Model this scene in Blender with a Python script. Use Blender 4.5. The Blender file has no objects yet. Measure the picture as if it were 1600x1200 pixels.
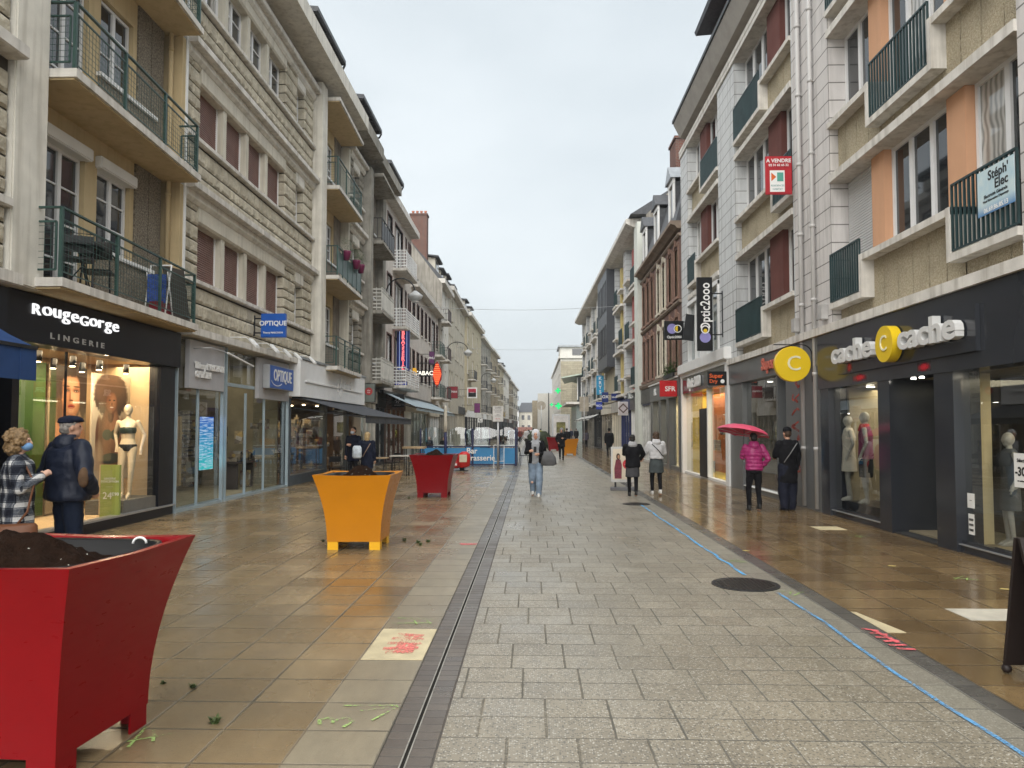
import bpy, bmesh, math, random
from mathutils import Vector, Matrix, noise
R = math.radians
sc = bpy.context.scene
COL = sc.collection
rnd = random.Random(7)

# ---------------------------------------------------------------- camera
cd = bpy.data.cameras.new("camera"); cam = bpy.data.objects.new("camera", cd); COL.objects.link(cam)
cam.location = (0, 0, 1.7); cam.rotation_euler = (R(92.45), 0, R(1.54))
cd.sensor_width = 36; cd.lens = 25.875; cd.shift_y = .013; cd.clip_end = 2000; cd.clip_start = 0.05
sc.camera = cam
# ---------------------------------------------------------------- sky, sun, exposure
SUN_EL, SUN_AZ = R(46), R(195)          # azimuth clockwise from +Y
w = bpy.data.worlds.new("World"); sc.world = w; w.use_nodes = True
nt = w.node_tree; nt.nodes.clear()
wo = nt.nodes.new('ShaderNodeOutputWorld'); bg = nt.nodes.new('ShaderNodeBackground')
sky = nt.nodes.new('ShaderNodeTexSky'); sky.sky_type = 'NISHITA'; sky.sun_disc = False
sky.sun_elevation = SUN_EL; sky.sun_rotation = SUN_AZ; sky.dust_density = 4; sky.air_density = 1.5
tc = nt.nodes.new('ShaderNodeTexCoord'); mp = nt.nodes.new('ShaderNodeMapping'); mp.inputs['Scale'].default_value = (1, 1, 2.2)
nz = nt.nodes.new('ShaderNodeTexNoise'); nz.inputs['Scale'].default_value = 1.7; nz.inputs['Detail'].default_value = 5
cr = nt.nodes.new('ShaderNodeValToRGB')
cr.color_ramp.elements[0].position = .3; cr.color_ramp.elements[0].color = (2.95, 3.3, 3.5, 1)
cr.color_ramp.elements[1].position = .72; cr.color_ramp.elements[1].color = (4.3, 4.58, 4.75, 1)
mx = nt.nodes.new('ShaderNodeMix'); mx.data_type = 'RGBA'; mx.inputs[0].default_value = .93
L = nt.links.new
L(tc.outputs['Generated'], mp.inputs[0]); L(mp.outputs[0], nz.inputs[0]); L(nz.outputs[0], cr.inputs[0])
L(sky.outputs[0], mx.inputs[6]); L(cr.outputs[0], mx.inputs[7]); L(mx.outputs[2], bg.inputs[0]); L(bg.outputs[0], wo.inputs[0])
bg.inputs[1].default_value = .056
sd = bpy.data.lights.new("sun", 'SUN'); sd.energy = 1.5; sd.angle = R(104); sd.color = (1, .965, .91)
so = bpy.data.objects.new("sun", sd); COL.objects.link(so)
dv = Vector((math.sin(SUN_AZ) * math.cos(SUN_EL), math.cos(SUN_AZ) * math.cos(SUN_EL), math.sin(SUN_EL)))
so.rotation_euler = dv.to_track_quat('Z', 'Y').to_euler(); so.location = (0, -10, 40)
sc.view_settings.view_transform = 'Standard'; sc.view_settings.look = 'None'
sc.view_settings.gamma = 1; sc.view_settings.use_curve_mapping = False
sc.view_settings.exposure = 1.97
sc.render.engine = 'CYCLES'
cy = sc.cycles
cy.max_bounces = 6; cy.diffuse_bounces = 3; cy.glossy_bounces = 3; cy.transmission_bounces = 3; cy.transparent_max_bounces = 10
cy.volume_bounces = 0; cy.caustics_reflective = False; cy.caustics_refractive = False
cy.sample_clamp_indirect = 4; cy.use_denoising = True

# ---------------------------------------------------------------- node helper
class NT:
    def __init__(s, name):
        s.m = bpy.data.materials.new(name); s.m.use_nodes = True
        s.t = s.m.node_tree; s.t.nodes.clear()
        s.out = s.t.nodes.new('ShaderNodeOutputMaterial')
        s._p = None
    def n(s, typ, **k):
        x = s.t.nodes.new('ShaderNode' + typ)
        for a, b in k.items(): setattr(x, a, b)
        return x
    def put(s, sock, v):
        if isinstance(v, bpy.types.NodeSocket): s.t.links.new(v, sock)
        elif v is not None:
            if isinstance(v, (tuple, list)) and len(v) == 3 and sock.type == 'RGBA': v = (*v, 1)
            sock.default_value = v
    def m_(s, op, a, b=None, c=None, clamp=False):
        x = s.n('Math', operation=op); x.use_clamp = clamp
        s.put(x.inputs[0], a)
        if b is not None: s.put(x.inputs[1], b)
        if c is not None: s.put(x.inputs[2], c)
        return x.outputs[0]
    def pos(s):
        if s._p is None:
            s.tc = s.n('TexCoord'); s._p = s.tc.outputs['Object']
        return s._p
    def sep(s, v):
        x = s.n('SeparateXYZ'); s.put(x.inputs[0], v); return x.outputs
    def comb(s, a, b, c=0.0):
        x = s.n('CombineXYZ')
        s.put(x.inputs[0], a); s.put(x.inputs[1], b); s.put(x.inputs[2], c); return x.outputs[0]
    def scale(s, v, sc_):
        x = s.n('Mapping'); s.put(x.inputs[0], v); x.inputs['Scale'].default_value = sc_ if isinstance(sc_, tuple) else (sc_,) * 3
        return x.outputs[0]
    def noise(s, v, scale, detail=3, rough=.55):
        x = s.n('TexNoise'); s.put(x.inputs['Vector'], v)
        x.inputs['Scale'].default_value = scale; x.inputs['Detail'].default_value = detail; x.inputs['Roughness'].default_value = rough
        return x.outputs[0]
    def white(s, v):
        x = s.n('TexWhiteNoise', noise_dimensions='3D'); s.put(x.inputs['Vector'], v); return x.outputs[0]
    def ramp(s, v, stops):
        x = s.n('ValToRGB'); s.put(x.inputs[0], v); e = x.color_ramp.elements
        while len(e) < len(stops): e.new(.5)
        for k, (p, c) in enumerate(stops):
            e[k].position = p; e[k].color = (*c, 1) if isinstance(c, tuple) else (c, c, c, 1)
        return x.outputs[0]
    def rng(s, v, a, b, c, d):
        x = s.n('MapRange'); s.put(x.inputs[0], v)
        for k, q in enumerate((a, b, c, d)): s.put(x.inputs[k + 1], q)
        return x.outputs[0]
    def mix(s, f, a, b, mode='MIX'):
        x = s.n('Mix', data_type='RGBA', blend_type=mode); s.put(x.inputs[0], f); s.put(x.inputs[6], a); s.put(x.inputs[7], b)
        return x.outputs[2]
    def bump(s, h, strength=.5, dist=.01, nrm=None):
        x = s.n('Bump'); s.put(x.inputs['Height'], h); x.inputs['Strength'].default_value = strength; x.inputs['Distance'].default_value = dist
        if nrm is not None: s.put(x.inputs['Normal'], nrm)
        return x.outputs[0]
    def pbr(s, col, rough=.7, metal=0., nrm=None, spec=None, emis=None, es=0, coat=None):
        x = s.n('BsdfPrincipled'); s.put(x.inputs['Base Color'], col); s.put(x.inputs['Roughness'], rough); s.put(x.inputs['Metallic'], metal)
        if nrm is not None: s.put(x.inputs['Normal'], nrm)
        if spec is not None: s.put(x.inputs['Specular IOR Level'], spec)
        if coat is not None: s.put(x.inputs['Coat Weight'], coat); x.inputs['Coat Roughness'].default_value = .08
        if emis is not None: s.put(x.inputs['Emission Color'], emis); x.inputs['Emission Strength'].default_value = es
        s.t.links.new(x.outputs[0], s.out.inputs[0]); return x
    def side(s):
        """(along, height) coordinates that follow a wall whichever way it faces"""
        p = s.sep(s.pos()); s.n_ = s.sep(s.tc.outputs['Normal'])
        fx = s.m_('GREATER_THAN', s.m_('ABSOLUTE', s.n_[0]), .5)
        x = s.n('Mix', data_type='FLOAT'); s.put(x.inputs[0], fx); s.put(x.inputs[2], p[0]); s.put(x.inputs[3], p[1])
        return x.outputs[0], p[2]

MATS = {}
def M(name, col=(.5, .5, .5), rough=.7, var=.18, vs=2.5, bump=0, bs=60, streak=0, metal=0, spec=None, coat=None, dirt=(.25, .23, .2)):
    if name in MATS: return MATS[name]
    a = NT(name); p = a.pos()
    c = a.mix(a.rng(a.noise(p, vs, 4), .3, .7, 0, 1), tuple(x * (1 - var) for x in col), tuple(min(1, x * (1 + var)) for x in col))
    if streak:
        st = a.noise(a.scale(p, (5, 5, .35)), 1.3, 4)
        c = a.mix(a.m_('MULTIPLY', a.rng(st, .48, .75, 0, 1), streak, clamp=True), c, tuple(x * y * 1.6 for x, y in zip(col, dirt)))
    if spec is None: spec = .18 if rough > .6 else .35
    nr = a.bump(a.noise(p, bs, 3), bump, .01) if bump else None
    ra = .08 if rough > .5 else .025; r = a.rng(a.noise(p, vs * 1.5, 2), .3, .7, max(.02, rough - ra), min(1, rough + ra))
    a.pbr(c, r, metal, nr, spec, coat=coat)
    MATS[name] = a.m; return a.m
def E(name, col, st):
    if name in MATS: return MATS[name]
    a = NT(name); x = a.n('Emission'); a.put(x.inputs[0], col); x.inputs[1].default_value = st
    a.t.links.new(x.outputs[0], a.out.inputs[0]); MATS[name] = a.m; return a.m
def glass(name='shop_glass', tint=(1, 1, 1), r=.0, k=.0):
    if name in MATS: return MATS[name]
    a = NT(name); fr = a.n('Fresnel'); fr.inputs[0].default_value = 1.5
    g = a.n('BsdfGlossy'); g.inputs['Roughness'].default_value = r; t = a.n('BsdfTransparent'); a.put(t.inputs[0], tint)
    m = a.n('MixShader'); bf = a.n('NewGeometry').outputs['Backfacing']; f = a.m_('MULTIPLY', a.m_('MULTIPLY_ADD', fr.outputs[0], 1.5, .02 + k, clamp=True), a.m_('SUBTRACT', 1, bf))
    a.put(m.inputs[0], f); L2 = a.t.links.new; L2(t.outputs[0], m.inputs[1]); L2(g.outputs[0], m.inputs[2]); L2(m.outputs[0], a.out.inputs[0])
    MATS[name] = a.m; return a.m
def window_glass(name, dark=(.02, .023, .026), cur=(.5, .49, .46), share=.45, rough=.03):
    """pane in front of a curtain or a dark room, different on each window"""
    if name in MATS: return MATS[name]
    a = NT(name); al, z = a.side()
    oi = a.n('ObjectInfo').outputs['Random']
    fold = a.m_('SINE', a.m_('MULTIPLY', a.m_('ADD', al, a.m_('MULTIPLY', a.noise(a.pos(), 2, 1), .3)), 55))
    cc = a.mix(a.rng(fold, -1, 1, 0, 1), tuple(x * .45 for x in cur), cur)
    on = a.m_('LESS_THAN', oi, share)
    part = a.m_('GREATER_THAN', a.m_('SINE', a.m_('ADD', a.m_('MULTIPLY', al, 4.2), a.m_('MULTIPLY', oi, 40))), -.2)
    c = a.mix(a.m_('MULTIPLY', on, part), dark, cc)
    a.pbr(c, rough, 0, None, .9); MATS[name] = a.m; return a.m
def brick(name, c1, c2, mortar, bw=.22, bh=.075, mw=.01, rough=.85, off=.5, bump=.4, var=.35):
    if name in MATS: return MATS[name]
    a = NT(name); al, z = a.side()
    b = a.n('TexBrick'); a.put(b.inputs['Vector'], a.comb(al, z)); b.offset = off
    b.inputs['Scale'].default_value = 1; b.inputs['Brick Width'].default_value = bw; b.inputs['Row Height'].default_value = bh
    b.inputs['Mortar Size'].default_value = mw; b.inputs['Mortar Smooth'].default_value = .1
    a.put(b.inputs['Color1'], c1); a.put(b.inputs['Color2'], c2); a.put(b.inputs['Mortar'], mortar)
    nz = a.noise(a.pos(), 2.2, 5); nz2 = a.noise(a.scale(a.pos(), (4, 4, .4)), 1.5, 4)
    c = a.mix(var, b.outputs[0], a.mix(nz, (.02, .02, .02), (1, 1, 1)), 'OVERLAY')
    c = a.mix(a.rng(nz2, .5, .8, 0, .5), c, (.12, .11, .1))
    h = a.m_('ADD', a.m_('MULTIPLY', b.outputs[1], -1), a.m_('MULTIPLY', a.noise(a.pos(), 40, 3), .35))
    a.pbr(c, rough, 0, a.bump(h, bump, .012), .2); MATS[name] = a.m; return a.m

def pebble(name, c1, c2, sc_=55):
    if name in MATS: return MATS[name]
    a = NT(name); v = a.n('TexVoronoi'); a.put(v.inputs['Vector'], a.pos()); v.inputs['Scale'].default_value = sc_
    n1 = a.noise(a.pos(), 1.6, 4); n2 = a.noise(a.pos(), 30, 2)
    c = a.mix(a.rng(n2, .35, .65, 0, 1), c1, c2)
    c = a.mix(a.rng(v.outputs[0], 0, .5, .45, 0), c, tuple(x * .35 for x in c1))
    c = a.mix(a.rng(n1, .45, .75, 0, .45), c, tuple(x * .5 for x in c1))
    a.pbr(c, .9, 0, a.bump(v.outputs[0], .9, .02), .2); MATS[name] = a.m; return a.m

# ---------------------------------------------------------------- mesh helper
class Fr:
    """facade frame: u along the street, d out of the wall towards the street, z up"""
    def __init__(s, side, W, u0=0., k=0.): s.side, s.W, s.u0, s.k = side, W, u0, k
    WARP = {-1: [(0, 0), (9, 8.7), (10.5, 10.16), (15.24, 14.85), (24.2, 23.73), (24.85, 24.35), (29.3, 28.35), (31.6, 31.05), (32.3, 31.65), (36.9, 34.9), (39.2, 37.65), (42.2, 41.2), (46.5, 43.5), (58.7, 56.4), (66, 63.2), (81, 78.5), (400, 397)],
            1: [(0, 0), (9, 8.95), (14.8, 14.65), (21.65, 21.4), (28.2, 27.9), (41, 39.5), (57, 51), (63.5, 57), (90, 78), (120, 120), (400, 400)]}
    @staticmethod
    def real(side, u):
        t = Fr.WARP[side]
        for (a, b), (c, e) in zip(t, t[1:]):
            if u <= c: return b + (e - b) * (u - a) / (c - a)
        return u
    def p(s, u, d, z): return (s.side * (s.W + s.k * (u - s.u0) - d), Fr.real(s.side, u), z)
    def off(s, d): return Fr(s.side, s.W - d, s.u0, s.k)
class MB:
    def __init__(s): s.v = []; s.f = []; s.s = []
    def add(s, vs, fs, sm=False):
        n = len(s.v); s.v += [tuple(x) for x in vs]; s.f += [tuple(n + i for i in f) for f in fs]; s.s += [sm] * len(fs); return s
    def poly(s, *pts): return s.add(pts, [tuple(range(len(pts)))])
    def hexa(s, p, sm=False):
        return s.add(p, [(0, 3, 2, 1), (4, 5, 6, 7), (0, 1, 5, 4), (1, 2, 6, 5), (2, 3, 7, 6), (3, 0, 4, 7)], sm)
    def box(s, x0, x1, y0, y1, z0, z1):
        return s.hexa([(x0, y0, z0), (x1, y0, z0), (x1, y1, z0), (x0, y1, z0), (x0, y0, z1), (x1, y0, z1), (x1, y1, z1), (x0, y1, z1)])
    def fb(s, F, u0, u1, d0, d1, z0, z1):
        return s.hexa([F.p(u0, d0, z0), F.p(u0, d1, z0), F.p(u1, d1, z0), F.p(u1, d0, z0), F.p(u0, d0, z1), F.p(u0, d1, z1), F.p(u1, d1, z1), F.p(u1, d0, z1)])
    def fprism(s, F, u0, u1, prof):
        """profile of (d,z) points pulled along the facade"""
        n = len(prof); v = [F.p(u0, d, z) for d, z in prof] + [F.p(u1, d, z) for d, z in prof]
        return s.add(v, [tuple(range(n)), tuple(range(2 * n - 1, n - 1, -1))] + [(i, (i + 1) % n, n + (i + 1) % n, n + i) for i in range(n)])
    def prism(s, pts, a, b):
        """plan outline pts (x,y) from z a to z b"""
        n = len(pts); v = [(x, y, a) for x, y in pts] + [(x, y, b) for x, y in pts]
        return s.add(v, [tuple(range(n - 1, -1, -1)), tuple(range(n, 2 * n))] + [(i, (i + 1) % n, n + (i + 1) % n, n + i) for i in range(n)])
    def tube(s, pts, r, n=8, sm=True):
        pts = [Vector(p) for p in pts]; rs = r if isinstance(r, (list, tuple)) else [r] * len(pts)
        vs = []; up = None
        for i, p in enumerate(pts):
            t = (pts[min(i + 1, len(pts) - 1)] - pts[max(i - 1, 0)]).normalized()
            if up is None: up = Vector((0, 0, 1)) if abs(t.z) < .9 else Vector((1, 0, 0))
            a = t.cross(up).normalized(); b = a.cross(t).normalized(); up = b
            vs += [p + (a * math.cos(q) + b * math.sin(q)) * rs[i] for q in [2 * math.pi * k / n for k in range(n)]]
        m = len(pts); fs = [(i * n + k, i * n + (k + 1) % n, (i + 1) * n + (k + 1) % n, (i + 1) * n + k) for i in range(m - 1) for k in range(n)]
        fs += [tuple(range(n - 1, -1, -1)), tuple((m - 1) * n + k for k in range(n))]
        return s.add(vs, fs, sm)
    def bar(s, a, b, w, h=None, up=(0, 0, 1)):
        a, b = Vector(a), Vector(b); h = h or w; t = (b - a).normalized(); u = Vector(up)
        if abs(t.dot(u)) > .95: u = Vector((0, 1, 0))
        x = t.cross(u).normalized() * (w / 2); y = x.cross(t).normalized() * (h / 2)
        return s.hexa([a - x - y, a + x - y, b + x - y, b - x - y, a - x + y, a + x + y, b + x + y, b - x + y])
    def loft(s, rings, n=16, sm=True):
        """rings: (z, cx, cy, rx, ry[, power]) closed solid"""
        vs = []
        for q in rings:
            z, cx, cy, rx, ry = q[:5]; pw = q[5] if len(q) > 5 else 1
            for k in range(n):
                t = 2 * math.pi * k / n; c, d = math.cos(t), math.sin(t)
                vs.append((cx + rx * math.copysign(abs(c) ** pw, c), cy + ry * math.copysign(abs(d) ** pw, d), z))
        m = len(rings)
        fs = [(i * n + k, i * n + (k + 1) % n, (i + 1) * n + (k + 1) % n, (i + 1) * n + k) for i in range(m - 1) for k in range(n)]
        fs += [tuple(range(n - 1, -1, -1)), tuple((m - 1) * n + k for k in range(n))]
        return s.add(vs, fs, sm)
    def ball(s, c, r, nu=14, nv=9):
        rx, ry, rz = r if isinstance(r, tuple) else (r, r, r)
        rings = [(c[2] - rz * math.cos(math.pi * j / nv), c[0], c[1], max(1e-4, rx * math.sin(math.pi * j / nv)), max(1e-4, ry * math.sin(math.pi * j / nv))) for j in range(nv + 1)]
        return s.loft(rings, nu)
    def disc(s, c, r, h, n=28, axis='z'):
        vs = []
        for e in (-h / 2, h / 2):
            for k in range(n):
                t = 2 * math.pi * k / n; a, b = r * math.cos(t), r * math.sin(t)
                vs.append((c[0] + a, c[1] + b, c[2] + e) if axis == 'z' else (c[0] + e, c[1] + a, c[2] + b) if axis == 'x' else (c[0] + a, c[1] + e, c[2] + b))
        return s.add(vs, [tuple(range(n - 1, -1, -1)), tuple(range(n, 2 * n))] + [(k, (k + 1) % n, n + (k + 1) % n, n + k) for k in range(n)])
    def build(s, name, mat, parent=None, label=None, kind=None, cat=None, group=None, bevel=0, local=False, loc=None):
        me = bpy.data.meshes.new(name)
        o = bpy.data.objects.new(name, me)
        off = Vector((0, 0, 0))
        if parent is not None:
            q = parent
            while q.parent: q = q.parent
            off = q.location
            o.parent = parent
        elif s.v and not local and kind != 'structure':
            xs = [v[0] for v in s.v]; ys = [v[1] for v in s.v]
            off = Vector(((min(xs) + max(xs)) / 2, (min(ys) + max(ys)) / 2, min(v[2] for v in s.v))); o.location = off
        vs = s.v if (local and parent is not None) else [(v[0] - off.x, v[1] - off.y, v[2] - off.z) for v in s.v]
        me.from_pydata(vs, [], s.f)
        me.polygons.foreach_set('use_smooth', s.s)
        bm = bmesh.new(); bm.from_mesh(me)
        bmesh.ops.recalc_face_normals(bm, faces=bm.faces)
        if bevel: bmesh.ops.bevel(bm, geom=bm.edges, offset=bevel, segments=2, affect='EDGES')
        bm.to_mesh(me); bm.free()
        for x in (mat if isinstance(mat, (list, tuple)) else [mat]): me.materials.append(x)
        COL.objects.link(o)
        if loc: o.location = loc
        tag(o, label, cat, group, kind); return o
def split_build(mb, name, mat, parent, n=8):
    """every box of the collector as an object of its own"""
    for k in range(len(mb.v) // n):
        q = MB(); q.v = mb.v[k * n:k * n + n]; q.f = [tuple(i - k * n for i in f) for f in mb.f if k * n <= f[0] < k * n + n]; q.s = [False] * len(q.f); q.build(name, mat, parent)
def tag(o, label=None, cat=None, group=None, kind=None):
    if label: o['label'] = label
    if cat: o['category'] = cat
    if group: o['group'] = group
    if kind: o['kind'] = kind
    return o
def thing(name, label, cat, loc=(0, 0, 0), rz=0, group=None):
    o = bpy.data.objects.new(name, None); COL.objects.link(o); o.location = loc; o.rotation_euler = (0, 0, rz)
    o.empty_display_size = .1
    return tag(o, label, cat, group)
def copy_tree(o, parent=None):
    c = o.copy(); COL.objects.link(c); c.parent = parent
    for ch in list(o.children): copy_tree(ch, c)
    return c
def text(s, size, ext=.01, bold=0.0, narrow=1.0, space=1.0):
    """letters as a flat-backed solid in the XZ plane, centred, facing -Y; returns an MB"""
    cu = bpy.data.curves.new('t', 'FONT'); cu.body = s; cu.size = size; cu.extrude = ext / 2; cu.offset = bold
    cu.align_x = 'CENTER'; cu.align_y = 'CENTER'; cu.space_character = space; cu.resolution_u = 3
    o = bpy.data.objects.new('t', cu); COL.objects.link(o)
    dg = bpy.context.evaluated_depsgraph_get(); me = bpy.data.meshes.new_from_object(o.evaluated_get(dg))
    mb = MB(); mb.add([(v.co.x * narrow, -v.co.z, v.co.y) for v in me.vertices], [tuple(p.vertices) for p in me.polygons])
    bpy.data.objects.remove(o); bpy.data.curves.remove(cu); bpy.data.meshes.remove(me); return mb
def put_text(mb, where, side=None, F=None, sx=1.0):
    """side None: faces -Y at point where. F given: lies on facade F at (u,d,z), read from the street"""
    v = []
    for x, y, z in mb.v:
        if F is not None:
            u = where[0] + (x if F.side < 0 else -x) * sx
            v.append(F.p(u, where[1] - y, where[2] + z))
        else: v.append((where[0] + x * sx, where[1] + y, where[2] + z))
    mb.v = v; return mb
def wall(mb, F, u0, u1, z0, z1, ops, d=0., rev=.2, thick=.3):
    us = sorted({u0, u1} | {x for o in ops for x in o[:2]}); zs = sorted({z0, z1} | {x for o in ops for x in o[2:4]})
    us = [u for u in us if u0 <= u <= u1]; zs = [z for z in zs if z0 <= z <= z1]
    for a, b in zip(us, us[1:]):
        for c, e in zip(zs, zs[1:]):
            m, n = (a + b) / 2, (c + e) / 2
            if any(o[0] < m < o[1] and o[2] < n < o[3] for o in ops): continue
            mb.poly(F.p(a, d, c), F.p(b, d, c), F.p(b, d, e), F.p(a, d, e))
    for o in ops:
        a, b, c, e = o[:4]; q = d - rev
        mb.poly(F.p(a, d, c), F.p(a, q, c), F.p(a, q, e), F.p(a, d, e)); mb.poly(F.p(b, d, c), F.p(b, q, c), F.p(b, q, e), F.p(b, d, e))
        mb.poly(F.p(a, d, c), F.p(b, d, c), F.p(b, q, c), F.p(a, q, c)); mb.poly(F.p(a, d, e), F.p(b, d, e), F.p(b, q, e), F.p(a, q, e))
    q = d - thick
    for a in (u0, u1): mb.poly(F.p(a, d, z0), F.p(a, q, z0), F.p(a, q, z1), F.p(a, d, z1))
    mb.poly(F.p(u0, d, z1), F.p(u1, d, z1), F.p(u1, q, z1), F.p(u0, q, z1)); mb.poly(F.p(u0, d, z0), F.p(u1, d, z0), F.p(u1, q, z0), F.p(u0, q, z0))
    return mb
def window(par, F, u0, u1, z0, z1, d, cols=2, rows=1, fm=None, pm=None, t=.055, name='window', label=None, hd=.07):
    fm = fm or WHITE_PVC; f = MB(); a, b = d - .03, d + .025
    f.fb(F, u0, u0 + t, a, b, z0, z1); f.fb(F, u1 - t, u1, a, b, z0, z1); f.fb(F, u0 + t, u1 - t, a, b, z0, z0 + hd); f.fb(F, u0 + t, u1 - t, a, b, z1 - t, z1)
    for k in range(1, cols):
        m = u0 + (u1 - u0) * k / cols; f.fb(F, m - t * .8, m + t * .8, a, b + .004, z0 + hd, z1 - t)
    for c in range(cols):
        ua = u0 + (u1 - u0) * c / cols + t; ub = u0 + (u1 - u0) * (c + 1) / cols - t
        for k in range(1, rows):
            m = z0 + (z1 - z0) * k / rows; f.fb(F, ua, ub, a + .01, b - .012, m - .014, m + .014)
    o = f.build(name, fm, par, label)
    MB().fb(F, u0 + t * .5, u1 - t * .5, d - .026, d - .012, z0 + .02, z1 - .02).build('pane', pm or PANE, o)
    return o
def bars_railing(F, u0, u1, d, z0, z1, gap=.11, w=.018, post=None):
    m = MB(); m.fb(F, u0, u1, d - .02, d + .02, z1 - .03, z1); m.fb(F, u0, u1, d - .012, d + .012, z0, z0 + .025)
    n = max(2, int((u1 - u0) / gap))
    for k in range(n + 1):
        u = u0 + (u1 - u0) * k / n; m.fb(F, u - w / 2, u + w / 2, d - w / 2, d + w / 2, z0, z1 - .03)
    return m
# ---------------------------------------------------------------- shared materials
WHITE_PVC = M('white_pvc', (.72, .72, .72), .35, .05)
PANE = window_glass('window_pane')
PANE2 = window_glass('window_pane_far', (.03, .034, .038), (.6, .58, .54), .55)
CREAM = M('cream_render', (.60, .565, .48), .85, .1, 1.6, .25, 60, .45)
CREAM2 = M('cream_concrete', (.66, .635, .57), .85, .12, 2.2, .3, 60, .5)
YELLOW = M('yellow_render', (.54, .425, .25), .85, .08, 1.6, .2, 60, .3)
LEDGE = M('pale_concrete', (.63, .605, .56), .85, .15, 3, .35, 70, .6)
GREYC = M('weathered_concrete', (.30, .285, .25), .9, .3, 1.6, .5, 40, .8)
SLATE = M('slate_roof', (.065, .068, .075), .5, .25, 8, .4, 30)
ZINC = M('zinc_sheet', (.30, .32, .34), .4, .15, 3, metal=.3)
DARKM = M('dark_metal', (.014, .015, .017), .45, .2)
GREENM = M('green_painted_metal', (.035, .075, .065), .4, .2)
BLACKP = M('black_plastic', (.007, .007, .008), .4, .15, spec=.25)
TIMBER = M('rafter_wood', (.05, .045, .042), .8, .3)
WHITEP = M('white_paint', (.75, .75, .74), .5, .05)
BROWNSH = M('brown_roller_shutter', (.20, .11, .09), .55, .12)
GALV = M('galvanised_steel', (.45, .46, .47), .35, .1, metal=.7)
ROOM = M('dark_room', (.05, .045, .04), .9, .2)
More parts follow.
